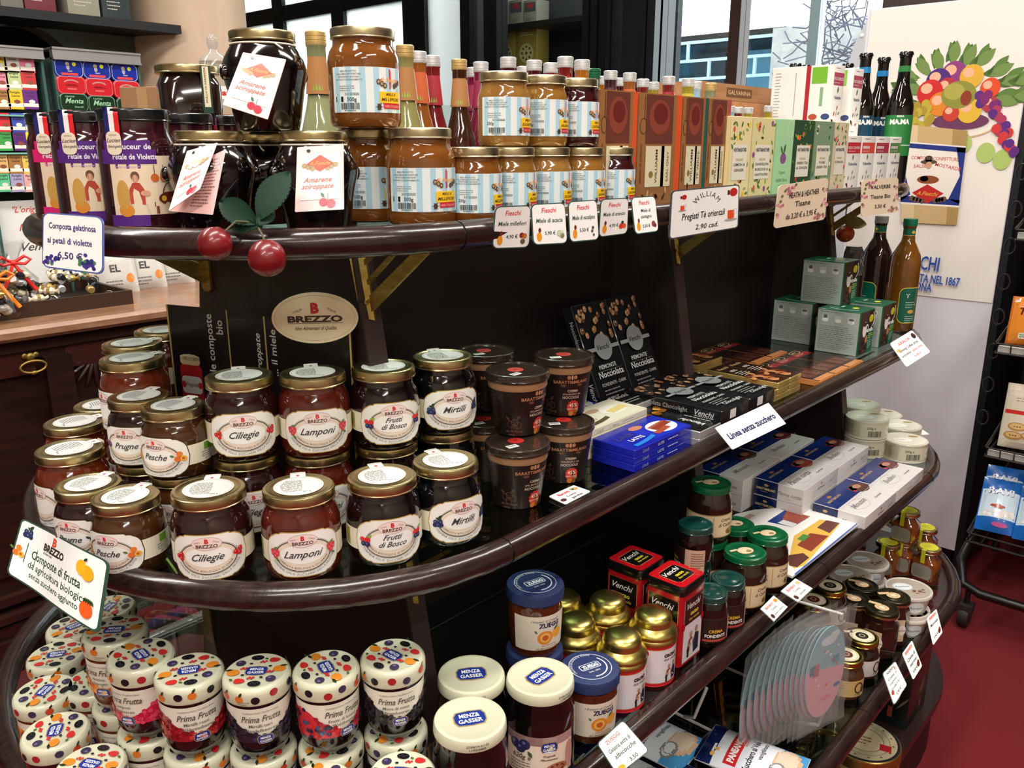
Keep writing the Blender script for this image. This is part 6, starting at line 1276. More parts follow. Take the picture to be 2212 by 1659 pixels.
def prima(k):
    (n1, n2), c, fc = PF[k]; t = thing('fruit_jam_jar', '', 'jar'); R = .034
    ob('glass_jar', mesh('j', *lathe([(.021, 0), (.025, .0015), (.029, .008), (.0325, .02), (R, .033), (R, .066), (.0335, .072), (.0335, .076)], 40), jam('prima'+k, c)), t)
    l = ob('lid', mesh('l', *lathe([(.035, 0), (.0362, .0008), (.0368, .003), (.0368, .013), (.036, .0175), (.0335, .0198), (.031, .02), (.0303, .0196), (.0005, .0196)], 44), mat('lid_cream', '#cfcfb4', .25, 0, .4)), t, (0, 0, .075))
    R_ = random.Random(hash(k) % 97 if False else len(k)); p = Pr(); menzlogo(p, 0, 0, .95)
    for i, a in enumerate((.15, .95, 1.75, 2.55, 3.3, 4.05, 4.85, 5.6)):
        r = 24.5; x, y = r*cos(a), r*sin(a)
        if i % 4 == 0: p.ell(x, y, 7, 5.6, '#d8862c', 12); p.up().leaf(x-1, y+5, 9, 3.4, a, '#26301c')
        elif i % 4 == 1: p.poly([(x+6*cos(q_)*(1+.25*cos(q_)), y+4.4*sin(q_)) for q_ in [2*pi*j/12 for j in range(12)]], '#c8302c'); p.up().leaf(x-6, y+1, 5, 3, 2.6, '#4a6a34')
        elif i % 4 == 2: p.ell(x, y, 7, 4.6, '#17181c', 12); p.up(); [p.ell(x-4+2.6*j, y+(j % 2)*1.6-.6, 1.1, 1, '#33343a', 5) for j in range(4)]
        else: p.ell(x, y, 5.4, 5.2, '#3a3450', 12); p.up().ell(x-1.4, y+1.4, 2, 1.6, '#6a6484', 6)
        if i % 2: [p.ell(15.5*cos(a+.42)+j*1.8-1.8, 15.5*sin(a+.42)+(j % 2)*1.9, 1.5, 1.4, '#c83434', 6) for j in range(4)]
        else: p.ell(15.5*cos(a+.42), 15.5*sin(a+.42), 2, 1.5, '#22222a', 7)
    ob('lid_top_print', p.build('lp', topf(.0198), GLOSSP), l)
    p = Pr()
    for i in range(12):
        x = -108+i*19.5+R_.uniform(-3, 3); y = R_.uniform(7, 13)
        c2 = ('#d8782a', '#1a1a20', '#a8282c', '#3c3450', '#c84a2c')[i % 5]; p.ell(x, y, 4.6, 4.4, c2, 9); 
        if i % 5 in (0, 4): p.up().leaf(x, y+3, 7, 3, 1.0, '#2c3a20')
    p.up().lines(-12, 6, 16, 2, 2.6, 1, '#8a8a74', 3); ob('lid_side_print', p.build('ls', cyl(.0369, .0005), GLOSSP), l)
    p = Pr(); p.rect(0, 21, 150, 42, '#eae6d6', 44); p.up(); q = random.Random(5)
    def edge(x): return 8+24*min(1, (abs(x-2)/40)**1.5)
    p.area(-72, 72, edge, lambda x: 0, fc[0], 40); p.up()
    for i in range(110):
        x = q.uniform(-70, 70); y = q.uniform(1.5, max(edge(x)+1.5, 3)); p.ell(x, y, 2.6, 2.5, q.choice(fc), 7)
        if i % 9 == 8: p.up()
    p.up(); p.text('Prima Frutta', 0, 27, 10.5, '#4a4a46', it=.35, w=40).text(n1, -1, 20.5, 5.2, '#5a5a54').text(n2, 0, 14.8, 5.2, '#5a5a54', w=32 if len(n2) > 10 else None).text('Confettura Extra / Konfitüre Extra', 0, 37.5, 2.6, '#6a6a60'); menzlogo(p, 3, 5, .62); p.text('SENZA GLUTINE', 46, 36, 2.8, '#6a7a4a')
    ob('label_print', p.build('lb', cone(lambda z: R+.0003 if z > .033 else .0325+.0015*(z-.02)/.013+.0003, .029, 0, R), GLOSSP), t); return t
PFK = Kind(prima)
def turnlid(o, a):
    for ch in o.children:
        if ch.name.startswith('lid'): ch.rotation_euler = (0, 0, a)
FN = dict(orange='orange', rasp='raspberry', red='red cranberry', blue='dark bilberry', mix='mixed berry', black='blackberry')
for i, (k, u, v, a, la) in enumerate((('black', 848, 1415, 4, -.9), ('mix', 704, 1441, 26, 1.4), ('blue', 554, 1449, 0, -.3), ('red', 408, 1447, 4, 2.9), ('rasp', 304, 1413, -42, 2.6), ('orange', 247, 1360, -40, .3))):
    q = at(u, v, Z3+2*HP); rz = facing(q)+radians(a)
    o = PFK(k, '%s jam jar with fruit-printed lid on top of a stack of two' % FN[k], (q.x, q.y, Z3+HP), rz, 'fruit-lid jam jars'); turnlid(o, la)
    o = PFK(k, '%s jam jar with fruit-printed lid at the bottom of a stack of two' % FN[k], (q.x, q.y, Z3), rz+.3, 'fruit-lid jam jars'); turnlid(o, la+1.3)
for k, u, v, a, la, lab in (('orange', 122, 1413, 120, 1.0, 'jam jar with fruit-printed lid below the big curled card'), ('orange', 97, 1491, 30, .6, 'orange jam jar with fruit-printed lid, outermost at the rounded end'), ('rasp', 119, 1577, 140, -.9, 'jam jar with fruit-printed lid at the lower left edge of the picture'), ('blue', 195, 1650, 140, .2, 'jam jar with fruit-printed lid cut by the picture bottom at the left'), ('orange', 160, 1352, 100, 2.0, 'jam jar with fruit-printed lid half hidden behind the curled card'), ('mix', 868, 1668, 0, .4, 'jam jar with fruit-printed lid at the picture bottom before the blackberry stack'), ('red', 690, 1692, 0, 2.0, 'jam jar whose fruit-printed lid just enters the picture bottom'), ('orange', 205, 1470, -30, 2.4, 'orange jam jar low behind the outermost jars'), ('mix', 235, 1310, 60, .2, 'jam jar with fruit-printed lid right under the second shelf rail')):
    q = at(u, v, Z3+HP); o = PFK(k, lab, (q.x, q.y, Z3), facing(q)+radians(a), 'fruit-lid jam jars'); turnlid(o, la+facing(q))
# plain cream-lid jam jars
def menz(k):
    t = thing('large_jam_jar', '', 'jar'); R = .043
    ob('glass_jar', mesh('j', *lathe([(.036, 0), (.041, .003), (R, .012), (R, .084), (.0415, .094), (.0395, .102), (.039, .113)], 44), jam('menz', '#0d090a', '#060405')), t)
    l = ob('lid', mesh('l', *lathe([(.0395, 0), (.0412, .0006), (.0416, .002), (.041, .011), (.0398, .0135), (.0375, .0142), (.0355, .0142), (.0345, .0136), (.0005, .0136)], 48), mat('lid_cream2', '#d0d0b4', .25, 0, .4)), t, (0, 0, .1125))
    p = Pr(); menzlogo(p, 0, 0, 1.45); ob('lid_print', p.build('lp', topf(.0137), GLOSSP), l); p = Pr(); p.text('27/09/19 01152', 0, 4, 4, '#4a4a44').text('L192H0805', 0, 0, 4, '#4a4a44'); ob('date_print', p.build('dp', cyl(.0417, .003)), l)
    p = Pr(); p.rect(0, 27, 92, 54, '#e8d8c4', 26).rect(0, 48, 92, 12, '#d8a0a8', 26); p.up(); 
    for x, y in ((-32, 40), (-24, 36), (-18, 42)): p.ell(x, y, 7, 7, '#2c2c56', 12).up().ell(x-1, y+2, 2, 2, '#6a6a9a', 6)
    p.leaf(-14, 34, 10, 5, -1, '#4a5a3a'); menzlogo(p, 12, 40, .8); p.text('Prugnella', 12, 27, 4, '#5a3a34', it=.3).text('Pflaumenmus', 12, 22, 4, '#5a3a34', it=.3).text('620g e', -22, 22, 9, '#4a3a30', it=.2).lines(-38, 17, 34, 4, 4, 1.2, '#6a5a4a', 4); p.ell(22, 10, 14, 7, '#a86a4a', 12).up()
    for i in range(8): p.ell(22+9*cos(i*.8), 10+4*sin(i*.8), 1.8, 1.2, '#5a2a20', 6)
    p.ell(40, 22, 6, 20, '#c09088', 10); ob('label_print', p.build('lb', cyl(R+.0003, .018), GLOSSP), t); return t
MZ = Kind(menz)
for u, v, a, la, lab in ((1018, 1454, 0, .1, 'large plum jam jar with plain cream lid, rear one of three'), (1167, 1459, 0, .85, 'large plum jam jar with plain cream lid, its label in view beside the blue lids'), (1015, 1550, 40, -.5, 'large plum jam jar with plain cream lid, front one of three')):
    q = at(u, v, Z3+.127); o = MZ('m', lab, (q.x, q.y, Z3), facing(q)+radians(a), 'large plum jam jars'); turnlid(o, la)
# blue-lid apricot jelly
def zuegg(k):
    t = thing('apricot_jelly_jar', '', 'jar'); R = .036
    ob('glass_jar', mesh('j', *lathe([(.027, 0), (.031, .002), (.034, .01), (R, .06), (R, .072), (.0345, .079)], 40), mat('jelly_apricot', '#4a1f0c', .1, 0, .9, noise=('#5c2a10', 20, (1, 1, 1)))), t)
    V, Fc = lathe([(.0375, 0), (.0385, .001), (.0385, .012), (.0375, .0155), (.035, .0165), (.0005, .0165)], 60); V = [(x*(1+.012*sin(i*2.7)), y*(1+.012*sin(i*2.7)), z+(.0012*sin(i*3.1) if i < 60 else 0)) for i, (x, y, z) in enumerate(V)]
    l = ob('lid', mesh('l', V, Fc, mat('lid_blue_paper', '#22305c', .6)), t, (0, 0, .0785))
    p = Pr(); p.ring(0, 0, 28, 28, .9, '#d8dce8', 48).ring(0, 0, 22.5, 22.5, 1.8, '#d8dce8', 24, -1.8, .6); p.rr(0, 1, 30, 12, 3, '#d8dce8').up().rr(0, 1, 27.5, 10, 2.4, '#22305c').up().text('ZUEGG', 0, -2.4, 8.6, '#e8ecf4', bold=.05, w=24).text('DAL 1890', 0, -12, 4, '#d8dce8'); p.arc('I FRUTTETI DI OSWALD ZUEGG', 0, 0, 23.5, 23.5, 3.4, '#d8dce8', pi*.7, False, .02)
    ob('lid_print', p.build('lp', topf(.0166)), l)
    p = Pr(); p.rect(0, 26, 82, 50, '#ded3c2', 26); p.up().text('I frutteti di Oswald', 2, 42, 5, '#6a6a6a', it=.5).text('ZUEGG', 8, 34, 9, '#232c54', bold=.05); p.ell(2, 19, 11, 10, '#e08a24', 14).ell(20, 22, 9, 7, '#e8a03a', 12); p.up().ell(2, 19, 7.5, 7, '#f0b45a', 12); p.up().ell(2, 19, 4.4, 4, '#c85a24', 10); p.leaf(14, 28, 10, 4, .5, '#4a6a34').leaf(-9, 26, 6, 3, 2.2, '#5a7a3a'); p.text('GELATINA EXTRA', 8, 6.5, 2.8, '#c87a5a').text('ALBICOCCHE', 6, 1.8, 4, '#a87a5a', w=34)
    ob('label_print', p.build('lb', cone(lambda z: .034+.002*(z-.01)/.05+.0003, .014, 0, .0355)), t); return t
ZG = Kind(zuegg)
q = at(1156, 1258, Z3+.19)
o = ZG('z', 'apricot jelly jar with blue paper lid on top of the stack', (q.x, q.y, Z3+.095), facing(q)+.35, 'apricot jelly jars'); turnlid(o, .25+facing(q)*0)
o = ZG('z', 'apricot jelly jar with blue paper lid underneath the stacked one', (q.x, q.y, Z3), facing(q)+.2, 'apricot jelly jars')
q = at(1275, 1440, Z3+.095); o = ZG('z', 'apricot jelly jar with blue paper lid beside the cocoa shakers', (q.x, q.y, Z3), facing(q)+.35, 'apricot jelly jars'); turnlid(o, .25)
# cocoa shakers with domed gold lids
def shaker(k):
    t = thing('cocoa_shaker', '', 'tin'); R = .0335
    ob('tin_body', mesh('b', *lathe([(.033, 0), (.0342, .001), (.0335, .0025), (R, .062), (R, .066)], 44), mat('tin_red', '#9c141c', .25, 0, .5)), t)
    l = ob('lid', mesh('l', *lathe([(.0345, .0), (.0355, .001), (.0358, .006), (.0345, .008), (.0352, .009), (.035, .014), (.031, .019), (.028, .0215), (.0268, .0225), (.0268, .030), (.0262, .034), (.022, .0385), (.014, .0408), (.0005, .0415)], 48), mat('shaker_gold', '#c8b868', .3, 1)), t, (0, 0, .064))
    ms = []
    for i in range(5):
        for j in range(5):
            x, y = -.019+.0042*i+.002*(j % 2), .004+.0042*j; r = hypot(x, y)
            if r < .0235: ms.append(moved(lathe([(.0009, 0), (.0007, .0006)], 6), (x, y, .0408-.006*(r/.024)**2.6-.0002)))
    o = ob('sprinkle_holes', mesh('h', *join(*ms), mat('hole_light', '#e8e2b0', .3, .8)), l); o['kind'] = 'stuff'
    p = Pr(); p.rr(0, 29, 62, 54, 3, '#c8925a', 20); p.up().rr(0, 29, 60, 52, 2.5, '#dcd6dc', 20); p.up(); p.ell(-30, 50, 4, 5, '#9c141c', 8).ell(-30, 46, 2, 2, '#9c141c', 8); p.text('cacao', 8, 43, 10, '#26201f', bold=.04).text('due vecchi', 9, 37, 6, '#26201f', bold=.01, w=25)
    oldmen(p, 8, 0, 1); ob('label_print', p.build('lb', cyl(R+.0003, .004), TINP), t); return t
def oldmen(p, x, y, s):
    p.ell(x-2*s, y+28*s, 3*s, 3*s, '#a8a09c', 8).ell(x+8*s, y+30*s, 3*s, 3.2*s, '#9a8a84', 8); p.up().ell(x-2*s, y+26.5*s, 2.2*s, 2.6*s, '#b8826a', 8).ell(x+8*s, y+28*s, 2.2*s, 2.6*s, '#b8826a', 8)
    p.poly([(x-9*s, y+10*s), (x+1*s, y+8*s), (x+3*s, y+20*s), (x-1*s, y+25*s), (x-6*s, y+22*s)], '#8a4a3a'); p.poly([(x+4*s, y+4*s), (x+13*s, y+6*s), (x+13*s, y+24*s), (x+6*s, y+26*s), (x+3*s, y+16*s)], '#23263a'); p.up().poly([(x-4*s, y+4*s), (x+1*s, y+4*s), (x+1*s, y+22*s), (x-3*s, y+20*s)], '#d8d2cc'); p.poly([(x-8*s, y+3*s), (x-5*s, y+3*s), (x-5*s, y+16*s), (x-8*s, y+12*s)], '#1f1c1e'); p.ell(x-4*s, y+16*s, 3*s, 2*s, '#b8826a', 6)
SK = Kind(shaker)
for u, v, lab in ((1344, 1363, 'cocoa shaker with domed gold lid, nearest the rail'), (1412, 1315, 'cocoa shaker with domed gold lid against the tall red tin'), (1245, 1330, 'cocoa shaker with domed gold lid behind the blue-lidded jar'), (1313, 1284, 'cocoa shaker with domed gold lid, middle of the rear row'), (1216, 1280, 'cocoa shaker with domed gold lid peeping from behind the stacked jelly jar')):
    q = at(u, v+3, Z3+.104); o = SK('s', lab, (q.x, q.y, Z3), facing(q)+radians(38), 'cocoa shakers'); turnlid(o, -.6)
# tall red tins
def redtin(k):
    t = thing('tall_cocoa_tin', '', 'tin'); w, d, h = .066, .064, .118
    ob('tin_body', mesh('b', *loft([rrect(w-.003, d-.003, .006, 0), rrect(w, d, .007, .0015), rrect(w, d, .007, h)]), mat('tin_red2', '#a8141e', .22, 0, .5)), t)
    l = ob('lid', mesh('l', *loft([rrect(w+.002, d+.002, .008, 0), rrect(w+.002, d+.002, .008, .011), rrect(w, d, .008, .0135), rrect(w-.004, d-.004, .007, .0145)]), mat('tin_black', '#100d0d', .2, 0, .5)), t, (0, 0, h))
    def plate(p, x, y, W, H):
        p.rect(x, y, W+1.6, H+1.6, '#d8925a', 1).up().rect(x, y, W, H, '#121010', 1).up()
    p = Pr(); p.rr(0, 0, w*960, d*960, 7, '#b8161f'); p.up(); plate(p, 0, 0, 44, 38)
    for sx in (-1, 1):
        for sy in (-1, 1): p.ell(sx*22, sy*19, 4, 4, '#b8161f', 8)
    p.up().text('Venchi', -1, 4, 14, '#e8e4de', it=.4).text('cacao', 2, -6, 9, '#d8c83a', bold=.04).text('due vecchi', 2, -13, 6.5, '#d8c83a', w=26); ob('lid_print', p.build('lp', topf(.0146), TINP), l)
    for nm, mp in (('front_print', front(-d/2)), ('side_print', sideL(-w/2))):
        p = Pr(); p.rect(0, 57, 52, 104, '#d8925a'); p.up().rect(0, 57, 50.5, 102.5, '#8f1119' if nm == 'side_print' else '#dcd6dc'); p.up().rect(0, 88, 50, 42, '#141011'); p.up()
        for sx in (-1, 1): p.ell(sx*26, 66, 4, 6, '#a8141e', 10)
        p.text('Venchi', 0, 92, 14, '#e8e4de', it=.4).text('cacao', 2, 80, 10, '#d8c83a', bold=.04).text('due vecchi', 2, 72, 6.5, '#d8c83a', w=28)
        if nm == 'front_print': oldmen(p, -1, 6, 1.5)
        else: p.lines(-18, 60, 36, 12, 4.4, 1.3, '#b84a44', 5)
        ob(nm, p.build('fp', mp, TINP), t)
    return t
RT = Kind(redtin)
RT('r', 'tall red and black cocoa tin at the rail', (.967+.034, .546+.032, Z3), 0, 'tall cocoa tins'); RT('r', 'tall red and black cocoa tin behind the one at the rail', (.967+.036, .617+.034, Z3), 0, 'tall cocoa tins')
# cocoa cream jars
GRN = mat('lid_green', '#0c5a34', .2, 0, .5); DGR = mat('lid_dark_green', '#0e3a34', .22, 0, .5)
def creamjar(k):
    t = thing('cocoa_cream_jar', '', 'jar')
    if k == 'big':
        R = .0375; ob('glass_jar', mesh('j', *lathe([(.03, 0), (.034, .002), (R, .012), (R, .062), (.036, .074), (.0325, .083), (.031, .09)], 40), jam('cocoa', '#1d100b', '#2c1a12')), t)
        l = ob('lid', lidmesh(.0345, .0115, GRN), t, (0, 0, .0885)); p = Pr(); p.ell(0, 0, 15, 12, '#8a6a3a', 14).up().ell(0, 0, 14, 11, '#d8c4a0', 14).rect(-18, 8, 14, 5, '#d8c4a0').up().ell(4, -4, 5, 4, '#8a7a4a', 8); ob('lid_seal_print', p.build('lp', topf(.0113)), l)
        p = Pr(); p.rect(0, 19, 150, 38, '#d8c09a', 44).rect(0, 38.5, 150, 1.6, '#a8884a', 44).rect(0, -.5, 150, 1.6, '#a8884a', 44); p.up().rect(-14, 19, .6, 34, '#5a4a34'); p.rect(36, 19, .6, 34, '#5a4a34'); p.text('Crema', 10, 27, 8, '#4a3424', it=.15).text('di Cacao e', 12, 18, 8, '#4a3424', it=.15); p.ell(22, 8, 12, 6, '#7a6438', 10).up().ell(22, 11, 5, 4, '#a89a54', 8); p.lines(-44, 30, 24, 6, 4, 1.2, '#6a5a44', 4); ob('label_print', p.build('lb', cyl(R+.0003, .016)), t)
    else:
        R = .0295; ob('glass_jar', mesh('j', *lathe([(.024, 0), (.027, .002), (R, .01), (R, .06), (.028, .068), (.026, .076)], 36), jam('fondente', '#100908', '#1a0e0b')), t)
        l = ob('lid', lidmesh(.0275, .0115, DGR), t, (0, 0, .0745))
        p = Pr(); p.rect(0, 20, 108, 40, '#c8a088', 36); p.up().rect(-4, 20, 52, 40, '#2a1512', 16).up().poly([(-30, 24), (-4, 38), (22, 24), (-4, 12)], '#4a241a'); p.up().text('CREMA', -2, 17, 7, '#d8a83a', bold=.03).text('FONDENTE', -2, 9, 7, '#e0d8d0', bold=.04, w=34).rect(-2, 4, 40, 3.4, '#b84434', 10); p.lines(32, 34, 24, 7, 4, 1.2, '#6a4a3a', 3); ob('label_print', p.build('lb', cyl(R+.0003, .012)), t)
    return t
CJ = Kind(creamjar)
for u, v, lv, a, lab in ((1610, 1189, 1, 42, 'cocoa cream jar with green lid at the rail'), (1659, 1151, 1, 42, 'cocoa cream jar with green lid nearest the white placard'), (1588, 1130, 1, 30, 'cocoa cream jar with green lid hidden behind the tall stack')):
    setjar(CJ, 'big', u, v, Z3+.1*lv, .1, a, lab, 'green-lid cocoa cream jars')
q = at(1536, 1041, Z3+.2)
CJ('big', 'cocoa cream jar with green lid on top of a stack of two', (q.x, q.y, Z3+.1), facing(q)+.6, 'green-lid cocoa cream jars'); CJ('big', 'cocoa cream jar with green lid under the stacked one', (q.x, q.y, Z3), facing(q)+.6, 'green-lid cocoa cream jars')
q = at(1503, 1129, Z3+.172); CJ('small', 'small dark chocolate cream jar with dark green lid on top, back label in view', (q.x, q.y, Z3+.086), facing(q)-1.2, 'dark green-lid cream jars'); CJ('small', 'small dark chocolate cream jar with dark green lid beneath another', (q.x, q.y, Z3), facing(q), 'dark green-lid cream jars')
for u, v, lab in ((1573, 1247, 'small dark chocolate cream jar with dark green lid, right of the pair at the rail'), (1534, 1274, 'small dark chocolate cream jar with dark green lid, left of the pair at the rail')):
    setjar(CJ, 'small', u, v, Z3+.086, .086, 30, lab, 'dark green-lid cream jars')
# white placard lying on the shelf
pts = [at(u, v, Z3+.02) for u, v in ((1712, 1243), (1857, 1128), (1830, 1113), (1790, 1102), (1740, 1096), (1680, 1095), (1630, 1099), (1590, 1108), (1560, 1125), (1552, 1175))]
O = pts[0].copy(); O.z = Z3+.002
t = thing('placard', 'white arched placard with dessert pictures lying beside the green-lid jars', 'sign', tuple(O))
V, Fc = extrude([(p_.x-O.x, p_.y-O.y) for p_ in pts], .012, .016); ob('board', mesh('b', V, Fc, WHITEP, False), t)
ob('foot', mesh('f', *box(.0, .1, .05, .07, -.002, .012), WHITEP, False), t)
p = Pr()
def PB_(L, col): p.poly([((at(u, v, Z3+.018).x-O.x)*1000, (at(u, v, Z3+.018).y-O.y)*1000) for u, v in L], col)
PB_([(1657, 1127), (1697, 1101), (1750, 1116), (1712, 1139)][::-1], '#16357e'); p.up(); PB_([(1700, 1102), (1750, 1116), (1722, 1132), (1690, 1122)][::-1], '#a04a34'); PB_([(1680, 1130), (1712, 1139), (1722, 1132), (1692, 1123)][::-1], '#e0e0e0')
PB_([(1702, 1218), (1715, 1158), (1772, 1122), (1815, 1132), (1738, 1222), (1716, 1228)][::-1], '#e0b450'); p.up(); PB_([(1722, 1178), (1750, 1152), (1790, 1158), (1752, 1192)][::-1], '#8a3a2c'); PB_([(1702, 1200), (1735, 1195), (1748, 1205), (1722, 1226), (1705, 1222)][::-1], '#5a342c'); PB_([(1765, 1140), (1785, 1124), (1814, 1130), (1792, 1152)][::-1], '#6a4238'); p.up(); PB_([(1722, 1165), (1735, 1154), (1750, 1158), (1736, 1170)][::-1], '#4a8a3a')
PB_([(1716, 1240), (1850, 1131), (1853, 1132), (1719, 1242)][::-1], '#3a58a8'); PB_([(1590, 1125), (1620, 1110), (1632, 1114), (1602, 1130)][::-1], '#c8a898')
ob('artwork', p.build('pa', topf(.016), SATIN), t)
# dessert boxes, blue and white
DS = dict(mousse=('Mousse', '#5a3a30'), budino=('Budino', '#6a2a24'), panna=('Panna cotta', '#a04a34'))
def dessert(k):
    nm, fc = DS[k]; t = thing('dessert_box', '', 'box'); w, d, h = .178, .108, .036
    ob('carton', mesh('c', *rbox(w, d, h, .001), mat('dessert_white', '#d6d2d0', .35, 0, .15), sharp=30), t)
    p = Pr(); p.rect(0, 28, 176, 50, '#142c6c'); p.up(); p.text('BARATTI&MILANO', -40, 26, 9, '#b89a68', w=64, bold=.03, rot=-.0).ell(-40, 40, 8, 4, '#a8703a', 8)
    p.ell(58, 14, 28, 20, fc, 16).ell(40, 22, 14, 9, fc, 12); p.up().ell(58, 20, 14, 8, '#b8826a', 12).ell(30, 12, 5, 4, '#c8203a', 8); p.text(nm, -30, -24, 20, '#8a8480', it=.5).ring(-30, -20, 34, 18, .6, '#b0aaa6', 30); p.text('6 porzioni', 40, -34, 8, '#8a8480', it=.4).rect(10, -2, 174, 1, '#c8c4c0')
    ob('top_print', p.build('tp', topf(h), GLOSSP), t)
    p = Pr(); p.rect(-27, 18, 52, 34, '#101f52'); p.up().text('BARATTI&MILANO', -27, 14, 7, '#d8c080', w=42, bold=.04).lines(-40, 10, 28, 1, 2, 1, '#a89a68').ell(-27, 25, 5, 3, '#b8a068', 8); p.text(nm, 24, 13, 11, '#9a9490', it=.5).lines(14, 8, 22, 2, 3, .8, '#b0aaa6', 3)
    ob('side_print', p.build('sp', sideL(-w/2), GLOSSP), t)
    p = Pr(); p.text('BARATTI&MILANO', 0, 15, 6, '#8a8480', w=34).ell(0, 26, 5, 3, '#a8a29e', 8).text('BARATTI', 55, 15, 6, '#a8a29e', w=24); ob('front_print', p.build('fp', front(-d/2), GLOSSP), t); return t
DX = Kind(dessert)
for x, y, lv, k, lab in ((1.612, .540, 0, 'mousse', 'blue and white dessert box at the rail, nearer one'), (1.792, .540, 0, 'budino', 'blue and white dessert box at the rail, farther one'), (1.575, .654, 0, 'mousse', 'blue and white dessert box under the second row, nearer'), (1.575, .654, 1, 'panna', 'blue and white dessert box with a red pudding picture, top of the second row'), (1.755, .654, 0, 'budino', 'blue and white dessert box under the second row, farther'), (1.755, .654, 1, 'budino', 'blue and white dessert box on top of the second row, farther'), (1.54, .77, 0, 'mousse', 'blue and white dessert box in the third row beneath'), (1.54, .77, 1, 'mousse', 'blue and white dessert box in the shade of the third row, nearer'), (1.72, .77, 1, 'budino', 'blue and white dessert box in the shade of the third row, farther'), (1.72, .77, 0, 'panna', 'blue and white dessert box lowest in the third row, farther')):
    DX(k, lab, (x+.089, y+.028, Z3+.0365*lv), 0, 'blue and white dessert boxes')
# flat round tins at the rounded end
def roundtin(k):
    t = thing('flat_round_tin', '', 'tin'); R = .051
    ob('tin_body', mesh('b', *lathe([(.048, 0), (.051, .002), (.0505, .004), (.0505, .04), (.0515, .042), (.0515, .047), (.0505, .048), (.049, .0475), (.0005, .0470)], 44), mat('tin_cream', '#d2cdb8', .3, 0, .3)), t)
    p = Pr(); p.ell(0, 0, 46, 46, '#dcd8c6', 24).up().ell(-8, -6, 24, 18, '#f0eee4', 20).ring(-8, -6, 24, 18, .8, '#8a9a94', 30); p.ell(22, 24, 12, 7, '#a8905a', 10); p.lines(-24, -4, 32, 2, 6, 2, '#8a9a94', 4); ob('lid_print', p.build('lp', topf(.0475)), t)
    p = Pr(); p.rect(0, 20, 230, 33, '#cfc9b0', 60).rect(-60, 20, 70, 32, '#a8a284', 20); p.up().bars(10, 13, 34, 15).text('200g e', 0, 25, 8, '#4a4a40', bold=.02).ell(58, 20, 18, 14, '#e8e6da', 14).ring(58, 20, 18, 14, .8, '#8a9a94', 24); p.up().lines(46, 22, 24, 2, 5, 2, '#8a9a94', 4).lines(-86, 32, 50, 7, 4, 1.2, '#7a765e', 4); ob('side_print', p.build('sp', cyl(.0507, .004)), t); return t
RTN = Kind(roundtin)
for u, v, lv, lab in ((1957, 948, 1, 'flat round cream tin nearest the rail at the rounded end'), (1946, 917, 1, 'flat round cream tin just behind the nearest one'), (1874, 899, 2, 'flat round cream tin on top of a pair beside the upright'), (1874, 899, 1.001, 'flat round cream tin underneath the pair beside the upright'), (1905, 893, 1, 'flat round cream tin in the rear row'), (1858, 872, 2, 'flat round cream tin at the very back')):
    if lv == 1.001: q = at(1874, 899, Z3+.096); lv = 1
    else: q = at(u, v, Z3+.048*lv)
    RTN('t', lab, (q.x, q.y, Z3+.048*(lv-1)), facing(q)+.25, 'flat round cream tins')
q = at(1858, 872, Z3+.096); RTN('t', 'flat round cream tin hidden under the rearmost one', (q.x, q.y, Z3), facing(q), 'flat round cream tins')
def a_blank(p, w, h): p.lines(-w*.3, h*.7, w*.6, 3, h*.2, h*.05, '#9a9a9a')
card('price_card', 'small white card lying behind the flat round tins', 'price tag', [at(u, v, Z3+.03) for u, v in ((1962, 924), (1990, 926), (2008, 938), (1975, 940))], a_blank, 50, 30, 1)
# cards on this rail
YR3 = YM-.50-RR*.9
def a_gel(p, w, h): p.text('ZUEGG', -4, h*.78, 9, '#d8584a').text('Gelatina extra di', 0, h*.55, 10, '#33463c', w=w*.72, it=.15).text('albicocche', 2, h*.35, 10, '#33463c', it=.15).text('3,50', 6, h*.08, 9, '#33463c').ell(-20, 6, 7, 5, '#e8a83a', 10)
card('price_card', 'white price card for apricot jelly at the picture bottom', 'price tag', railcard(YR3-.004, ((1289, 1606), (1345, 1555), (1403, 1622), (1334, 1676))), a_gel, 62, 62, 6, edge='#3c5a4a')
def a_bal(t2, ic):
    def f(p, w, h): p.text('Baldano', -6, h*.7, 10, '#e0442e', it=.3, bold=.02).text('Crema', 0, h*.44, 8, '#333333').text(t2, 4, h*.18, 7, '#333333'); p.ell(-22, h*.24, 5, 6, '#4a2a24', 10).ell(22, h*.74, 6, 5, ic, 10)
    return f
card('price_card', 'small white price card for cocoa and peach cream', 'price tag', railcard(YR3, ((1642, 1315), (1671, 1286), (1702, 1311), (1672, 1343))), a_bal('cacao e pesca', '#e8862a'), 64, 42, 1, edge='#9aa09a')
card('price_card', 'small white price card for hazelnut cream', 'price tag', railcard(YR3, ((1686, 1277), (1718, 1249), (1756, 1271), (1724, 1301))), a_bal('nocciole', '#c8b07a'), 64, 42, 1, edge='#9aa09a')
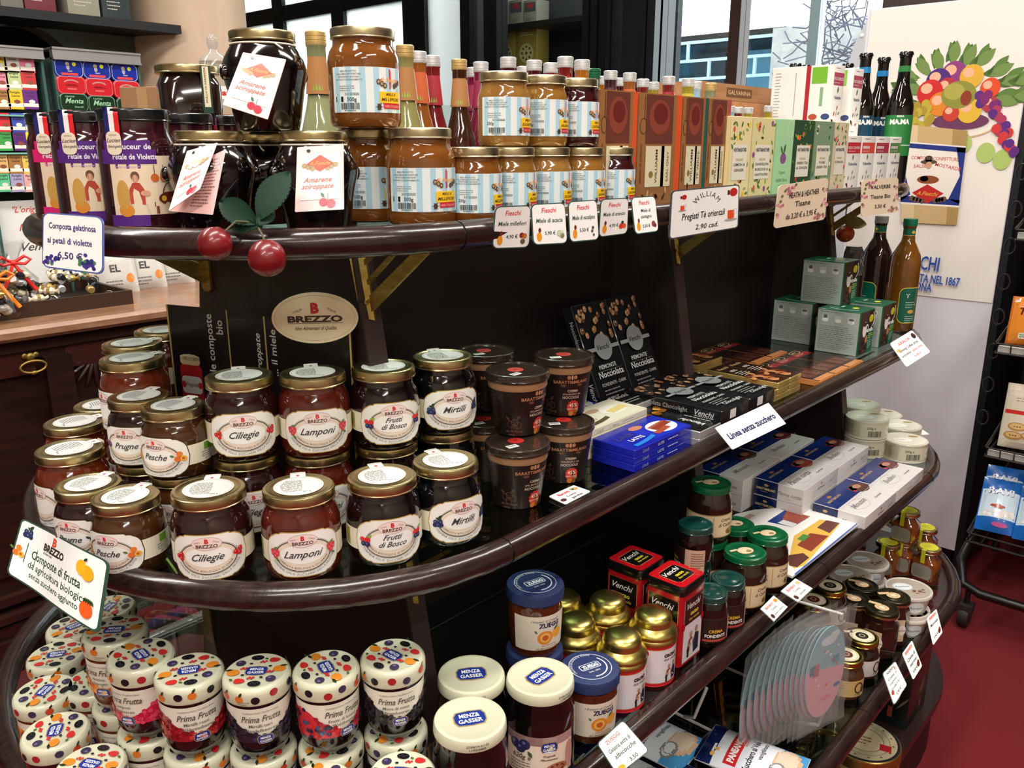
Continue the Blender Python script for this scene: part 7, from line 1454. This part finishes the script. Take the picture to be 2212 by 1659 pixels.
# ================================================================== fourth tier and plinth
Z4 = .42
LIDG = mat('lid_goldgreen', '#b0a04c', .22, 1); LIDD = mat('lid_dark_bronze', '#3c3824', .25, .8)
def spread(k):
    t = thing('chestnut_cream_jar', '', 'jar'); R = .036
    lt = k != 'dark'
    ob('glass_jar', mesh('j', *lathe([(.027, 0), (.031, .002), (.035, .012), (R, .03), (.0352, .046), (.0315, .058), (.029, .064), (.029, .07)], 36), jam('spread'+k, '#3c2814' if lt else '#1a0d0a', '#4c351c' if lt else '#241410')), t)
    l = ob('lid', lidmesh(.032, .0115, LIDG), t, (0, 0, .069)); c = '#5a141c' if k == 'light' else '#1a201a'
    p = Pr(); p.ell(0, 0, 23, 23, '#e0d8b8', 22).rect(-22, 14, 16, 8, '#e0d8b8').up().ring(0, 0, 21, 21, .6, '#6a6450', 32).ell(0, 0, 12, 12, c, 18); p.up().ell(0, 0, 6, 6, '#b8a888', 10).up().ell(0, 0, 4, 4, c, 8); p.arc('CREMA SPALMABILE', 0, 0, 15.5, 15.5, 3, '#5a5444', pi/2, False); ob('lid_print', p.build('lp', topf(.0114)), l)
    p = Pr(); lc = '#c2a468' if lt else '#ccc6c0'; p.rect(0, 17, 86, 34, lc, 26); p.up().lines(-38, 30, 36, 7, 3.2, 1, '#6a5a40', 4).text('340 g', -16, 4, 5, '#4a3a28', bold=.02); p.ring(26, 18, 10, 12, 3, '#4a2c1c', 20).ell(36, 14, 5, 8, '#5a3624', 10).text('Crema', 24, 3, 5, '#4a2c1c', it=.3); ob('label_print', p.build('lb', cyl(R+.0003, .012)), t); return t
SP = Kind(spread)
for k, u, v, lv, a, lab in (('light', 1828, 1413, 1, 10, 'chestnut cream jar with round red lid emblem nearest the rail'), ('dark', 1862, 1373, 1, 22, 'dark cream jar with green lid emblem beside the red-emblem jar'), ('dark', 1793, 1264, 2, 10, 'dark cream jar on top of a stack under the third rail'), ('light', 1757, 1294, 2, 14, 'light cream jar on top of a stack beside the cellophane bags')):
    q = at(u, v, Z4+.0805*lv); SP(k, lab, (q.x, q.y, Z4+.0805*(lv-1)), facing(q)+radians(a), 'chestnut cream jars')
    if lv == 2: SP(k, lab.replace('on top of a stack', 'at the bottom of a stack'), (q.x, q.y, Z4), facing(q)+.2, 'chestnut cream jars')
def marron(k):
    t = thing('marron_jar', '', 'jar'); 
    def hexl(r, z, m=8): return [(r*cos(pi/m+2*pi*i/m), r*sin(pi/m+2*pi*i/m), z) for i in range(m)]
    ob('glass_jar', mesh('j', *loft([hexl(.034, 0), hexl(.037, .003), hexl(.037, .066), hexl(.031, .082), hexl(.031, .09)]), jam('marron', '#26120d', '#331a12'), True), t)
    l = ob('lid', lidmesh(.034, .0115, LIDD), t, (0, 0, .0885)); ob('lid_rim', mesh('lr', *lathe([(.0343, .0005), (.0348, .003), (.0343, .0055)], 36, False), GOLD), l)
    p = Pr(); p.ell(0, 0, 14, 12, '#d8b88c', 16).rect(-16, 10, 24, 9, '#d8b88c').up().ell(0, 0, 6, 5.4, '#e8d8b8', 10).ring(0, 0, 8, 7, .6, '#a88a5c', 18); ob('lid_seal_print', p.build('lp', topf(.0114)), l)
    p = Pr(); p.rect(-4, 25, 34, 50, '#cdb494'); p.up().lines(-18, 44, 26, 9, 3.6, 1, '#8a745a', 4).ell(8, 26, 8, 12, '#e6dcd0', 12).text('di Marroni', -4, 3, 4.6, '#8a745a', it=.2); p.up().text('Roschetti', 8, 24, 4.5, '#4a4a4c', it=.4); ob('label_print', p.build('lb', front(-.0347, .012)), t)
    return t
MR = Kind(marron)
for u, v, a, lab in ((1905, 1312, -10, 'marron cream jar with tan paper seal, label in full view'), (1930, 1286, 30, 'marron cream jar with tan paper seal right behind the labelled one'), (1845, 1292, 0, 'marron cream jar with tan paper seal behind the stacked cream jar'), (1862, 1262, 0, 'marron cream jar with tan paper seal next to the white tubs')):
    setjar(MR, 'm', u, v, Z4+.1, .1, a, lab, 'marron cream jars')
def tub(k):
    t = thing('white_tub', '', 'tub')
    ob('tub_wall', mesh('w', *lathe([(.036, 0), (.0385, .001), (.044, .036)], 44), mat('tub_white', '#b8b0a6', .35, 0, .2)), t)
    ob('lid', mesh('l', *lathe([(.0455, 0), (.0478, .001), (.0482, .006), (.047, .008), (.045, .008), (.044, .0068), (.0005, .0068)], 48), mat('tub_lid', '#cfc8be', .3, 0, .3)), t, (0, 0, .036))
    p = Pr(); p.ell(0, 0, 43, 43, '#a89c8e', 24).up().ell(-10, 8, 21, 16, '#dfe6e6', 18); p.up().text('Roschetti', -10, 5, 9, '#5a6a6a', it=.4, w=32).ring(-10, 8, 20, 15, .6, '#7a8a8a', 26); R = random.Random(3)
    for i in range(9): p.ell(18+R.gauss(0, 7), -16+R.gauss(0, 4), 4, 2.6, R.choice(('#5a3424', '#7a4a30', '#8a6a4a')), 8)
    ob('lid_print', p.build('lp', topf(.0429)), t)
    p = Pr(); p.ell(0, 17, 17, 14, '#dfe6e6', 16); p.up().text('Roschetti', 0, 14, 7.5, '#5a6a6a', it=.4, w=28); ob('side_print', p.build('sp', cone(lambda z: .0385+.0055*z/.036+.0004, .002, 0, .042)), t); return t
TU = Kind(tub)
for u, v, lv, lab in ((1963, 1270, 2, 'white chestnut tub on top of the stack at the rail'), (1873, 1210, 2, 'white chestnut tub on top of the rear stack under the third rail'), (1836, 1240, 2, 'white chestnut tub on top of the stack half hidden by the third rail'), (1958, 1318, 1, 'white chestnut tub on its own beside the marron jars')):
    q = at(u, v, Z4+.044*lv); TU('t', lab, (q.x, q.y, Z4+.044*(lv-1)), facing(q)+.5, 'white chestnut tubs')
    if lv == 2: TU('t', lab.replace('on top of', 'at the bottom of'), (q.x, q.y, Z4), facing(q)+.5, 'white chestnut tubs')
def mostarda(k):
    t = thing('yellow_seal_jar', '', 'jar')
    ob('glass_jar', mesh('j', *loft([rrect(.05, .05, .004, 0, 2), rrect(.056, .056, .012, .003, 2), rrect(.056, .056, .012, .044, 2), rrect(.038, .038, .017, .06, 2), rrect(.036, .036, .0175, .068, 2)]), mat('jelly_amber', '#6a3410', .1, 0, .9, noise=('#8a4a18', 20, (1, 1, 1)), sss=.15)), t)
    l = ob('lid', lidmesh(.0285, .011, GOLD), t, (0, 0, .0675)); p = Pr(); p.ell(0, 0, 21, 21, '#d0cc2c', 18).rect(0, -24, 10, 10, '#d0cc2c').up().lines(-10, 6, 20, 4, 4, 1, '#8a8a2a', 3); ob('lid_print', p.build('lp', topf(.0109)), l)
    V = [(-.005, -.0288, .078), (.005, -.0288, .078), (.005, -.0285, .066), (-.005, -.0285, .066), (-.005, -.0287, .045), (.005, -.0287, .045)]
    ob('paper_seal', mesh('ps', V, [(3, 2, 1, 0), (4, 5, 2, 3)], mat('seal_yellow', '#c8c428', .5), False), t)
    p = Pr(); p.rr(0, 20, 46, 36, 10, '#8d8778', 12); p.up().lines(-16, 24, 32, 5, 4, 1, '#6a6458', 3); ob('label_print', p.build('lb', front(-.0282, .003)), t); return t
MO = Kind(mostarda)
for u, v, lv, lab in ((2007, 1181, 1, 'square amber jar with yellow seal at the rounded end'), (1920, 1170, 1, 'square amber jar with yellow seal beside the white tubs'), (1962, 1101, 2, 'square amber jar with yellow seal on top of the others'), (2000, 1138, 1, 'square amber jar with yellow seal at the back of the group')):
    q = at(u, v, Z4+.0785*lv); MO('m', lab, (q.x, q.y, Z4+.0785*(lv-1)), facing(q)-.35, 'square amber jars')
    if lv == 2: MO('m', 'square amber jar with yellow seal underneath the top one', (q.x, q.y, Z4), facing(q)-.2, 'square amber jars')
q = at(1885, 1150, Z4+.07); t = thing('dark_square_jar', 'dark square jar with a grey label in the shade behind the tubs', 'jar', (q.x+.05, q.y+.06, Z4), facing(q)-.3)
ob('glass_jar', mesh('j', *loft([rrect(.05, .05, .004, 0, 2), rrect(.056, .056, .012, .003, 2), rrect(.056, .056, .012, .09, 2), rrect(.04, .04, .017, .105, 2)]), jam('fondente', '#100908', '#1a0e0b')), t); ob('lid', lidmesh(.027, .011, BLACKP), t, (0, 0, .104))
p = Pr(); p.rr(0, 30, 48, 50, 3, '#8d8a84', 12); ob('label_print', p.build('lb', front(-.0283, .01)), t)
# icing sugar bags
def sugar(k):
    t = thing('icing_sugar_bag', '', 'bag'); w, d = .104, .165
    L = []
    n = 10
    def surf(x, y, top):
        u = min(1, abs(x)/(w/2)); v = min(1, abs(y)/(d/2)); return (.011*(1-u**3)*(1-v**6)+.0006)*(1 if top else -.15)+.003
    V = []; Fc = []
    for top in (1, 0):
        for j in range(n+1):
            for i in range(n+1): x = -w/2+w*i/n; y = -d/2+d*j/n; V.append((x, y, surf(x, y, top)))
    m = (n+1)**2
    for j in range(n):
        for i in range(n): a = j*(n+1)+i; Fc.append((a, a+1, a+n+2, a+n+1)); Fc.append((m+a+n+1, m+a+n+2, m+a+1, m+a))
    ob('sachet', mesh('s', V, Fc, mat('sachet_white', '#cdd2d8', .25, 0, .3)), t)
    p = Pr()
    def R(x, y, w_, h_, c): 
        nx, ny = max(1, int(w_/9)), max(1, int(h_/9))
        for j in range(ny): p.rect(x, y-h_/2+h_*(j+.5)/ny, w_, h_/ny, c, nx)
    W, D_ = w*1000, d*1000
    R(0, D_*.42, W*.98, D_*.15, '#142458'); R(0, D_*.05, W*.98, D_*.59, '#dfe4ea'); R(0, -D_*.37, W*.98, D_*.25, '#4a9ad0'); p.up(); R(-W*.15, D_*.33, W*.2, D_*.1, '#f0f0f0'); R(W*.02, D_*.17, W*.84, D_*.13, '#c8282c'); p.up().text('PANEANGELI', W*.02, D_*.14, 15, '#f4ece8', bold=.05, w=W*.74); p.text('decora con', W*.25, D_*.08, 7, '#d85a5a', it=.3).text('Zucchero al Velo', -W*.02, -D_*.02, 15, '#2a2c34', bold=.02, w=W*.8).text('vanigliinato', W*.15, -D_*.1, 11, '#2a2c34', it=.2); 
    for i in range(4): R(W*(-.3+.2*i)*0+0, -D_*.33, W*(.94-.1*i), D_*(.3-.04*i)*.0+8, '#c89468') if False else None
    gell(p, W*.1, -D_*.33, W*.36, D_*.13, '#d8b490'); p.up(); gell(p, W*.12, -D_*.32, W*.3, D_*.1, '#e4cdb4'); p.up(); gell(p, -W*.2, -D_*.27, W*.2, D_*.08, '#8a8a8a'); p.up(); gell(p, -W*.2, -D_*.265, W*.16, D_*.06, '#e4e6e8'); p.ell(-W*.3, D_*.36, 5, 4, '#e8b45a', 8).ell(-W*.18, D_*.33, 4, 4, '#e8b45a', 8)
    ob('front_print', p.build('fp', lambda x, y, o: (x, y, surf(x, y, 1)+o+.0002), GLOSSP), t); return t
SG = Kind(sugar)
for x, y, z, rz, lab in ((1.15, .50, 1, pi/2+.05-pi/2, 'icing sugar bag on top, its whole front in view'), (1.10, .665, 0, .05, 'icing sugar bag behind, sugar bowl picture in view'), (1.035, .50, 0, .06, 'icing sugar bag in front, cut by the picture bottom'), (1.155, .515, 0, 0, 'icing sugar bag lying under the top one'), (.985, .66, 0, .05, 'icing sugar bag deepest under the third rail')):
    SG('s', lab, (x, y, Z4+.014*z), rz+ (.12 if z else 0), 'icing sugar bags')
# cellophane bags with oval pastel cards on a wire stand
def kbag(k):
    t = thing('oval_card_bag', '', 'bag'); n = 28
    O_ = [(.05*sin(2*pi*i/n), .088*cos(2*pi*i/n)) for i in range(n)]
    V = [(x, -.001, z) for x, z in O_]+[(x, .001, z) for x, z in O_]
    ob('oval_card', mesh('oc', V, [tuple(range(n)), tuple(range(2*n-1, n-1, -1))]+[(i, n+i, n+(i+1) % n, (i+1) % n) for i in range(n)], mat('pastel_blue_card', '#8fb9c4', .4), False), t)
    p = Pr(); p.area(-49, 49, lambda x: min(8-8*(x/49), 86*sqrt(max(0, 1-(x/50)**2))), lambda x: -86*sqrt(max(0, 1-(x/49.5)**2)), '#e2a9b6', 20); p.up(); R = random.Random(2)
    p.rect(-26, 12, 16, 24, '#b8707c').rect(-36, 14, 12, 18, '#4a7a9a').rect(24, 20, 16, 14, '#5a9ab0').ell(0, 62, 20, 9, '#d8e8ec', 12).ell(14, 70, 12, 7, '#d8e8ec', 10).ell(8, -52, 14, 5, '#e08a9a', 10).ell(34, -34, 9, 4, '#3a7ab0', 10)
    for i in range(10): p.ell(R.uniform(-30, 30), R.uniform(-40, 50), 2.4, 2.4, R.choice(('#f0d8dc', '#c85a6a', '#ffffff')), 7)
    ob('card_print', p.build('cp', front(-.001), GLOSSP), t)
    V = []; Fc = []; m = 8; Rr = random.Random(5)
    for j in range(m+1):
        for i in range(7): V.append((-.062+.124*i/6+Rr.uniform(-.002, .002), -.004+Rr.uniform(-.0015, .0015), -.11+.225*j/m))
    for j in range(m):
        for i in range(6): a = j*7+i; Fc.append((a, a+1, a+8, a+7))
    ob('cellophane', mesh('ce', V, Fc, mat('cloudy_film', '#b4bab8', .18, 0, .5, alpha=.26), True, sharp=10), t); return t
KB = Kind(kbag); kc = aty(1782, 1452, .445)
for i in range(12):
    KB('k', 'cellophane bag with an oval pastel card, front one of the hanging bunch' if i == 0 else 'cellophane bag with an oval pastel card, one of the bunch behind the front one', (kc.x-.003*i-.0004*i*i, .445+.0078*i, kc.z-.003*(i % 3)-.0004*i*i), radians(-16+1.6*i), 'hanging oval card bags')
t = thing('wire_stand', 'white wire stand with hooks carrying the oval card bags', 'stand', (kc.x, .6, Z4))
WW = mat('white_wire', '#c8c8c4', .35, 0, .2)
ob('hanging_rod', mesh('r', *tube([(.01, -.17, kc.z-Z4+.112), (-.02, .06, kc.z-Z4+.112), (-.02, .08, kc.z-Z4+.05), (-.02, .08, .006)], .0025, 8), WW), t)
ob('base_wire', mesh('b', *join(tube([(-.1, -.1, .004), (.09, -.1, .004), (.09, .12, .004), (-.1, .12, .004)], .003, 8, True), tube([(.02, -.1, .004), (.04, -.14, .006), (.045, -.145, .03)], .003, 8), tube([(-.12, .0, .1), (-.12, .02, .03), (-.1, .05, .006)], .003, 8)), WW), t)
# price cards at the far end of this rail
def a_mar(l1, l2, pr):
    def f(p, w, h): p.rect(0, h*.88, w*.7, h*.1, '#e8b0a8').up().text('ROSCHETTI', 0, h*.85, 8, '#d8483c', w=w*.62).text(l1, 0, h*.58, 10, '#33343a', it=.15, w=w*.74).text(l2, 0, h*.38, 10, '#33343a', it=.15).text(pr, -4, h*.14, 8, '#33343a'); p.ell(w*.28, h*.2, 6, 6, '#6a2a1c', 8).ell(w*.34, h*.26, 4, 4, '#7a3a24', 8)
    return f
card('price_card', 'white price card for marroni in syrup, last along the fourth rail', 'price tag', depthcard(((2002, 1335), (2023, 1315), (2036, 1366), (2016, 1394)), (1.77, 1.79, 1.76, 1.74)), a_mar('Marronata', '', '5,50 €'), 48, 64, 4)
card('price_card', 'white price card for marron cream, middle of the three on the fourth rail', 'price tag', depthcard(((1949, 1412), (1970, 1383), (1992, 1438), (1973, 1469)), (1.64, 1.67, 1.64, 1.61)), a_mar('Crema di', 'marroni', '3,50 €'), 48, 64, 4)
def a_and(p, w, h): p.text('ANDRINI', 0, h*.84, 9, '#2c3a34', w=w*.7); [p.text(s, 0, h*(.66-.15*i), 8, '#33343a', it=.15, w=w*.75) for i, s in enumerate(('Crema di', 'marroni al', 'cioccolato e rhum'))]; p.text('5,90 €', 0, h*.12, 9, '#33343a').ell(w*.36, h*.8, 4, 4, '#e8862a', 8).ell(-w*.36, h*.3, 4, 5, '#a83a2c', 8)
card('price_card', 'white price card for chocolate and rum chestnut cream, nearest on the fourth rail', 'price tag', depthcard(((1906, 1454), (1934, 1428), (1960, 1480), (1931, 1524)), (1.55, 1.58, 1.54, 1.51)), a_and, 56, 72, 5, edge='#6a7a72', wave=.002)
# plinth: round biscuit tin and tall dark boxes
ZP = .172
q = at(1866, 1592, ZP+.062); t = thing('round_biscuit_tin', 'cream and gold round biscuit tin with a red emblem on the plinth', 'tin', (q.x, q.y, ZP), facing(q))
ob('tin_body', mesh('b', *lathe([(.083, 0), (.085, .001), (.084, .003), (.084, .04)], 48), mat('tin_ivory', '#a8956a', .3, 0, .4)), t)
ob('lid', mesh('l', *lathe([(.0855, .034), (.087, .0345), (.087, .056), (.0855, .0605), (.082, .062), (.0005, .061)], 52), mat('tin_gold', '#b08a4a', .25, .9)), t)
p = Pr(); p.ell(0, 0, 82, 82, '#23262c', 36).up().ell(0, 0, 76, 76, '#b5a888', 36).up().ring(0, 0, 60, 60, 1, '#4a4030', 44).ring(0, 0, 46, 46, 1.4, '#5a4c34', 40).ell(0, 0, 44, 44, '#c4b490', 28); p.up().lines(-30, 8, 60, 3, 12, 5, '#8a5a3a', 4).rect(50, -14, 26, 24, '#a8242a'); p.up()
for i in range(14): a = i*.45; p.ell(67*cos(a), 67*sin(a), 3, 2, ('#5a4a2c', '#8a3a2a')[i % 2], 6)
ob('lid_print', p.build('lp', topf(.062), GLOSSP), t)
p = Pr(); p.rect(0, 17, 420, 28, '#a8966c', 90); p.up()
for i in range(9): p.poly([(-200+50*i, 28), (-190+50*i, 17), (-200+50*i, 6), (-210+50*i, 17)], '#a84a34')
ob('side_print', p.build('sp', cyl(.0845, .002), GLOSSP), t)
t.scale = (.86, .86, .92)
def tallbox(k):
    t = thing('tall_dark_box', '', 'box'); w, d, h = .13, .11, .215
    ob('carton', mesh('c', *rbox(w, d, h, .001), mat('box_nearblack', '#0d1412', .3, 0, .2), sharp=30), t)
    for nm, mp in (('front_print', front(-d/2)), ('side_print', sideL(-w/2))):
        p = Pr(); R = random.Random(4)
        for i in range(16): p.leaf(R.uniform(-10, 30), 60+R.uniform(-20, 10), 60*R.uniform(.6, 1), 5, 1.2+R.uniform(-.4, .5), R.choice(('#5a4a34', '#3c3426', '#6a5a40')))
        p.up().rect(18, 34, 10, 26, '#8a3a2c'); ob(nm, p.build('p', mp), t)
    return t
TBX = Kind(tallbox)
q = at(1955, 1580, ZP); TBX('b', 'tall near-black gift box with dried grass print at the end of the plinth', (q.x+.065, q.y+.055, ZP), 0, 'tall dark gift boxes')
q = at(1838, 1690, ZP); TBX('b', 'tall near-black gift box behind the fourth rail next to the biscuit tin', (q.x+.02, q.y+.1, ZP), 0, 'tall dark gift boxes')
# ================================================================== wire snack rack on the right
XR = 2.70
rk = thing('wire_snack_rack', 'black wire snack rack on casters beside the fridge', 'rack', (XR, 0, 0))
BW = mat('black_wire', '#14110f', .4, 0, .1)
yL = at(2100, 1310, .0).y+.02
ob('back_mesh', mesh('bm', *box(.34, .35, -.6, yL-.02, .2, 2.0), mat('rack_back_black', '#08080a', .6), False), rk)
for y in (yL-.02, -.5): ob('post', mesh('p', *tube([(.3, y, .12), (.3, y, 2.0)], .012, 10), BW), rk)
ob('base_tube', mesh('bt', *tube([(.3, yL, .3), (.1, yL+.005, .26), (-.02, yL+.01, .2), (-.05, yL-.01, .14), (-.05, yL-.06, .12), (-.05, -.5, .12)], .014, 10), BW), rk)
for y in (yL-.03, -.45):
    c = ob('caster', mesh('c', *join(moved(lathe([(.012, -.016), (.034, -.014), (.036, 0), (.034, .014), (.012, .016)], 20), (-.05, y, .036), 0, 1, pi/2), box(-.075, -.03, y-.02, y+.02, .05, .078)), mat('caster_grey', '#2a2624', .6)), rk)
    ob('stem', mesh('s', *tube([(-.05, y, .07), (-.05, y, .13)], .008, 8), BW), c)
SHZ = []
for k, (u, v) in enumerate(((2192, 518), (2150, 762), (2128, 985), (2088, 1168))):
    xo = -.06-.02*k; P0 = atx(u, v, XR+xo); z = P0.z; SHZ.append((XR+xo, P0.y, z)); y0 = P0.y
    ms = [tube([(xo, y0, z), (xo, -.6, z)], .004, 7), tube([(xo-.005, y0, z+.028), (xo-.005, -.6, z+.028)], .003, 7), tube([(xo, y0, z), (.3, y0, z+.03)], .004, 7), tube([(xo-.005, y0, z+.028), (.3, y0, z+.13)], .004, 7)]
    for i in range(18):
        y = y0-.002-i*.035; ms.append(tube([(xo-.005, y, z+.028), (xo, y, z), (.3, y, z+.03)], .0016, 5))
    ob('wire_shelf', mesh('ws', *join(*ms), BW), rk)
    if k < 3: ob('shelf_liner', mesh('sl', *box(xo+.004, xo+.02, -.6, y0-.004, z+.003, z+.02), mat('liner_white', '#b8b4ae', .5), False), rk)
for i in range(8):
    z = 1.36-.1*i; ob('ring_hook', mesh('rh', *tube([(-.02+.0*i, yL+.01+.014*cos(a), z+.022*sin(a)) for a in [2*pi*j/14 for j in range(14)]], .0022, 6, True), BW), rk)
def pack(name, label, base, W, H, T, loc, rot, art, group=None):
    t = thing(name, label, 'packet', loc, 0, group, rot); n = 10; V = []; Fc = []
    def sf(x, y, s): u = min(1, abs(x)/(W/2)); v = min(1, abs(y-H/2)/(H/2)); return s*T/2*(1-u**2.4)*(1-v**4)
    for s in (-1, 1):
        for j in range(n+1):
            for i in range(n+1): x = -W/2+W*i/n; y = H*j/n; V.append((x, sf(x, y, s), y))
    m = (n+1)**2
    for j in range(n):
        for i in range(n): a = j*(n+1)+i; Fc.append((a, a+1, a+n+2, a+n+1)); Fc.append((m+a+n+1, m+a+n+2, m+a+1, m+a))
    ob('pouch', mesh('po', V, Fc, mat('pouch'+base, base, .3, 0, .3)), t)
    p = Pr(); art(p, W*1000, H*1000); ob('front_print', p.build('fp', lambda x, y, o: (x, sf(x, y, -1)-o-.0004, y), GLOSSP), t); return t
def g(p, x, y, w, h, c):
    nx, ny = max(2, int(w/14)), max(2, int(h/14))
    for j in range(ny): p.rect(x, y-h/2+h*(j+.5)/ny, w, h/ny, c, nx)
def a_ravi(p, w, h):
    g(p, 0, h*.5, w*.94, h*.52, '#cfe4f0'); p.up().text('RAVI', 0, h*.68, h*.16, '#3a2a7a', bold=.05, w=w*.62); R = random.Random(2); p.up().text('RAVI', -1, h*.685, h*.16, '#e8e6f2', bold=.03, w=w*.62)
    for i in range(24): p.ell(R.uniform(-.38, .38)*w, h*R.uniform(.26, .38), w*.05, h*.03, R.choice(('#f2f0ec', '#e6dcd8')), 8)
    p.up(); [p.ell(R.gauss(0, .06)*w, h*.46+R.gauss(0, .02)*h, w*.07, h*.024, '#b04a2c', 8) for i in range(8)]; p.ell(w*.1, h*.13, w*.2, h*.04, '#c85a9a', 12)
def a_sap(p, w, h):
    g(p, 0, h*.5, w*.93, h*.96, '#d8cdb8'); p.up().text('SAPORI', 0, h*.84, h*.08, '#b03a24', bold=.05).lines(-w*.3, h*.78, w*.6, 2, h*.04, h*.012, '#a8987a', 2); g(p, 0, h*.56, w*.93, h*.06, '#c8302c'); p.ell(w*.05, h*.56, w*.12, h*.05, '#d84a3c', 10); p.up()
    for x, y in ((-.2, .34), (.16, .38), (.05, .22), (-.25, .2), (.28, .24)):
        p.ell(w*x, h*y, w*.17, h*.065, '#b8864a', 12).up().ell(w*x, h*y+1, w*.14, h*.045, '#d8b478', 10); [p.ell(w*x+w*.05*(k-1), h*y, 2, 1.6, '#4a2a1c', 6) for k in range(3)]
def a_ter(p, w, h): g(p, 0, h*.5, w*.93, h*.96, '#d8822c'); p.up().text('Te', -w*.25, h*.62, h*.2, '#5a2414', bold=.04, it=.2); p.rr(-w*.2, h*.18, w*.2, h*.12, 4, '#d8e0c8').rr(w*.15, h*.18, w*.2, h*.12, 4, '#d8e0c8'); p.up().lines(-w*.28, h*.2, w*.16, 2, 5, 2, '#4a8a4a')
def a_yel(p, w, h): g(p, 0, h*.5, w*.9, h*.6, '#c8a82c')
for i in range(3):
    for j in range(2):
        X, Y, Z = SHZ[3]; pack('snack_bag', 'blue and white sweet bag, %s of the %s row on the lowest wire shelf' % (['first', 'second', 'third'][i], ['front', 'rear'][j]), '#1a62b4', .105, .165, .045, (X+.03+.085*j, Y-.06-.1*i+.012*j, Z+.035+.012*j), (radians(-38), 0, -pi/2+.12), a_ravi, 'blue snack bags')
X, Y, Z = SHZ[2]
for i in range(2): pack('biscuit_bag', 'cream biscuit bag with a red ribbon print on the third wire shelf, %s' % ['near the fridge', 'farther along'][i], '#c9c0ac', .14, .185, .05, (X+.06, Y-.085-.15*i, Z+.022), (radians(-14), 0, -pi/2+.1), a_sap, 'cream biscuit bags')
X, Y, Z = SHZ[1]
for i in range(2): pack('cracker_packet', 'orange cracker packet on the second wire shelf, %s' % ['near the fridge', 'farther along'][i], '#b8641e', .15, .135, .05, (X+.05, Y-.085-.16*i, Z+.022), (radians(-16), 0, -pi/2+.1), a_ter, 'orange cracker packets')
X, Y, Z = SHZ[0]; pack('small_snack_bag', 'yellow snack in clear film on the top wire shelf', '#b8b4a0', .12, .1, .05, (X+.05, Y-.07, Z+.022), (radians(-16), 0, -pi/2+.1), a_yel)

# white printed paper bags of sweets on the counter behind the tray
def a_pb(p, w, h):
    p.text('EL', -w*.1, h*.45, h*.22, '#4a4a4a', bold=.03); p.ell(w*.28, h*.3, w*.12, h*.1, '#e08a3a', 10); p.lines(-w*.36, h*.25, w*.5, 3, h*.07, h*.025, '#7a7a7a', 3)
for i, (u, v) in enumerate(((262, 612), (330, 600), (398, 592))):
    q = aty(u, v, YC+.30)
    pack('paper_sweet_bag', 'white printed sweet bag on the counter seen through the brass bracket, %s' % ['near the tray', 'middle one', 'deepest in'][i], '#cfcac2', .12, .15, .05, (q.x, YC+.31+.02*i, ZT), (radians(-12), 0, -.1), a_pb, 'white sweet bags on the counter')
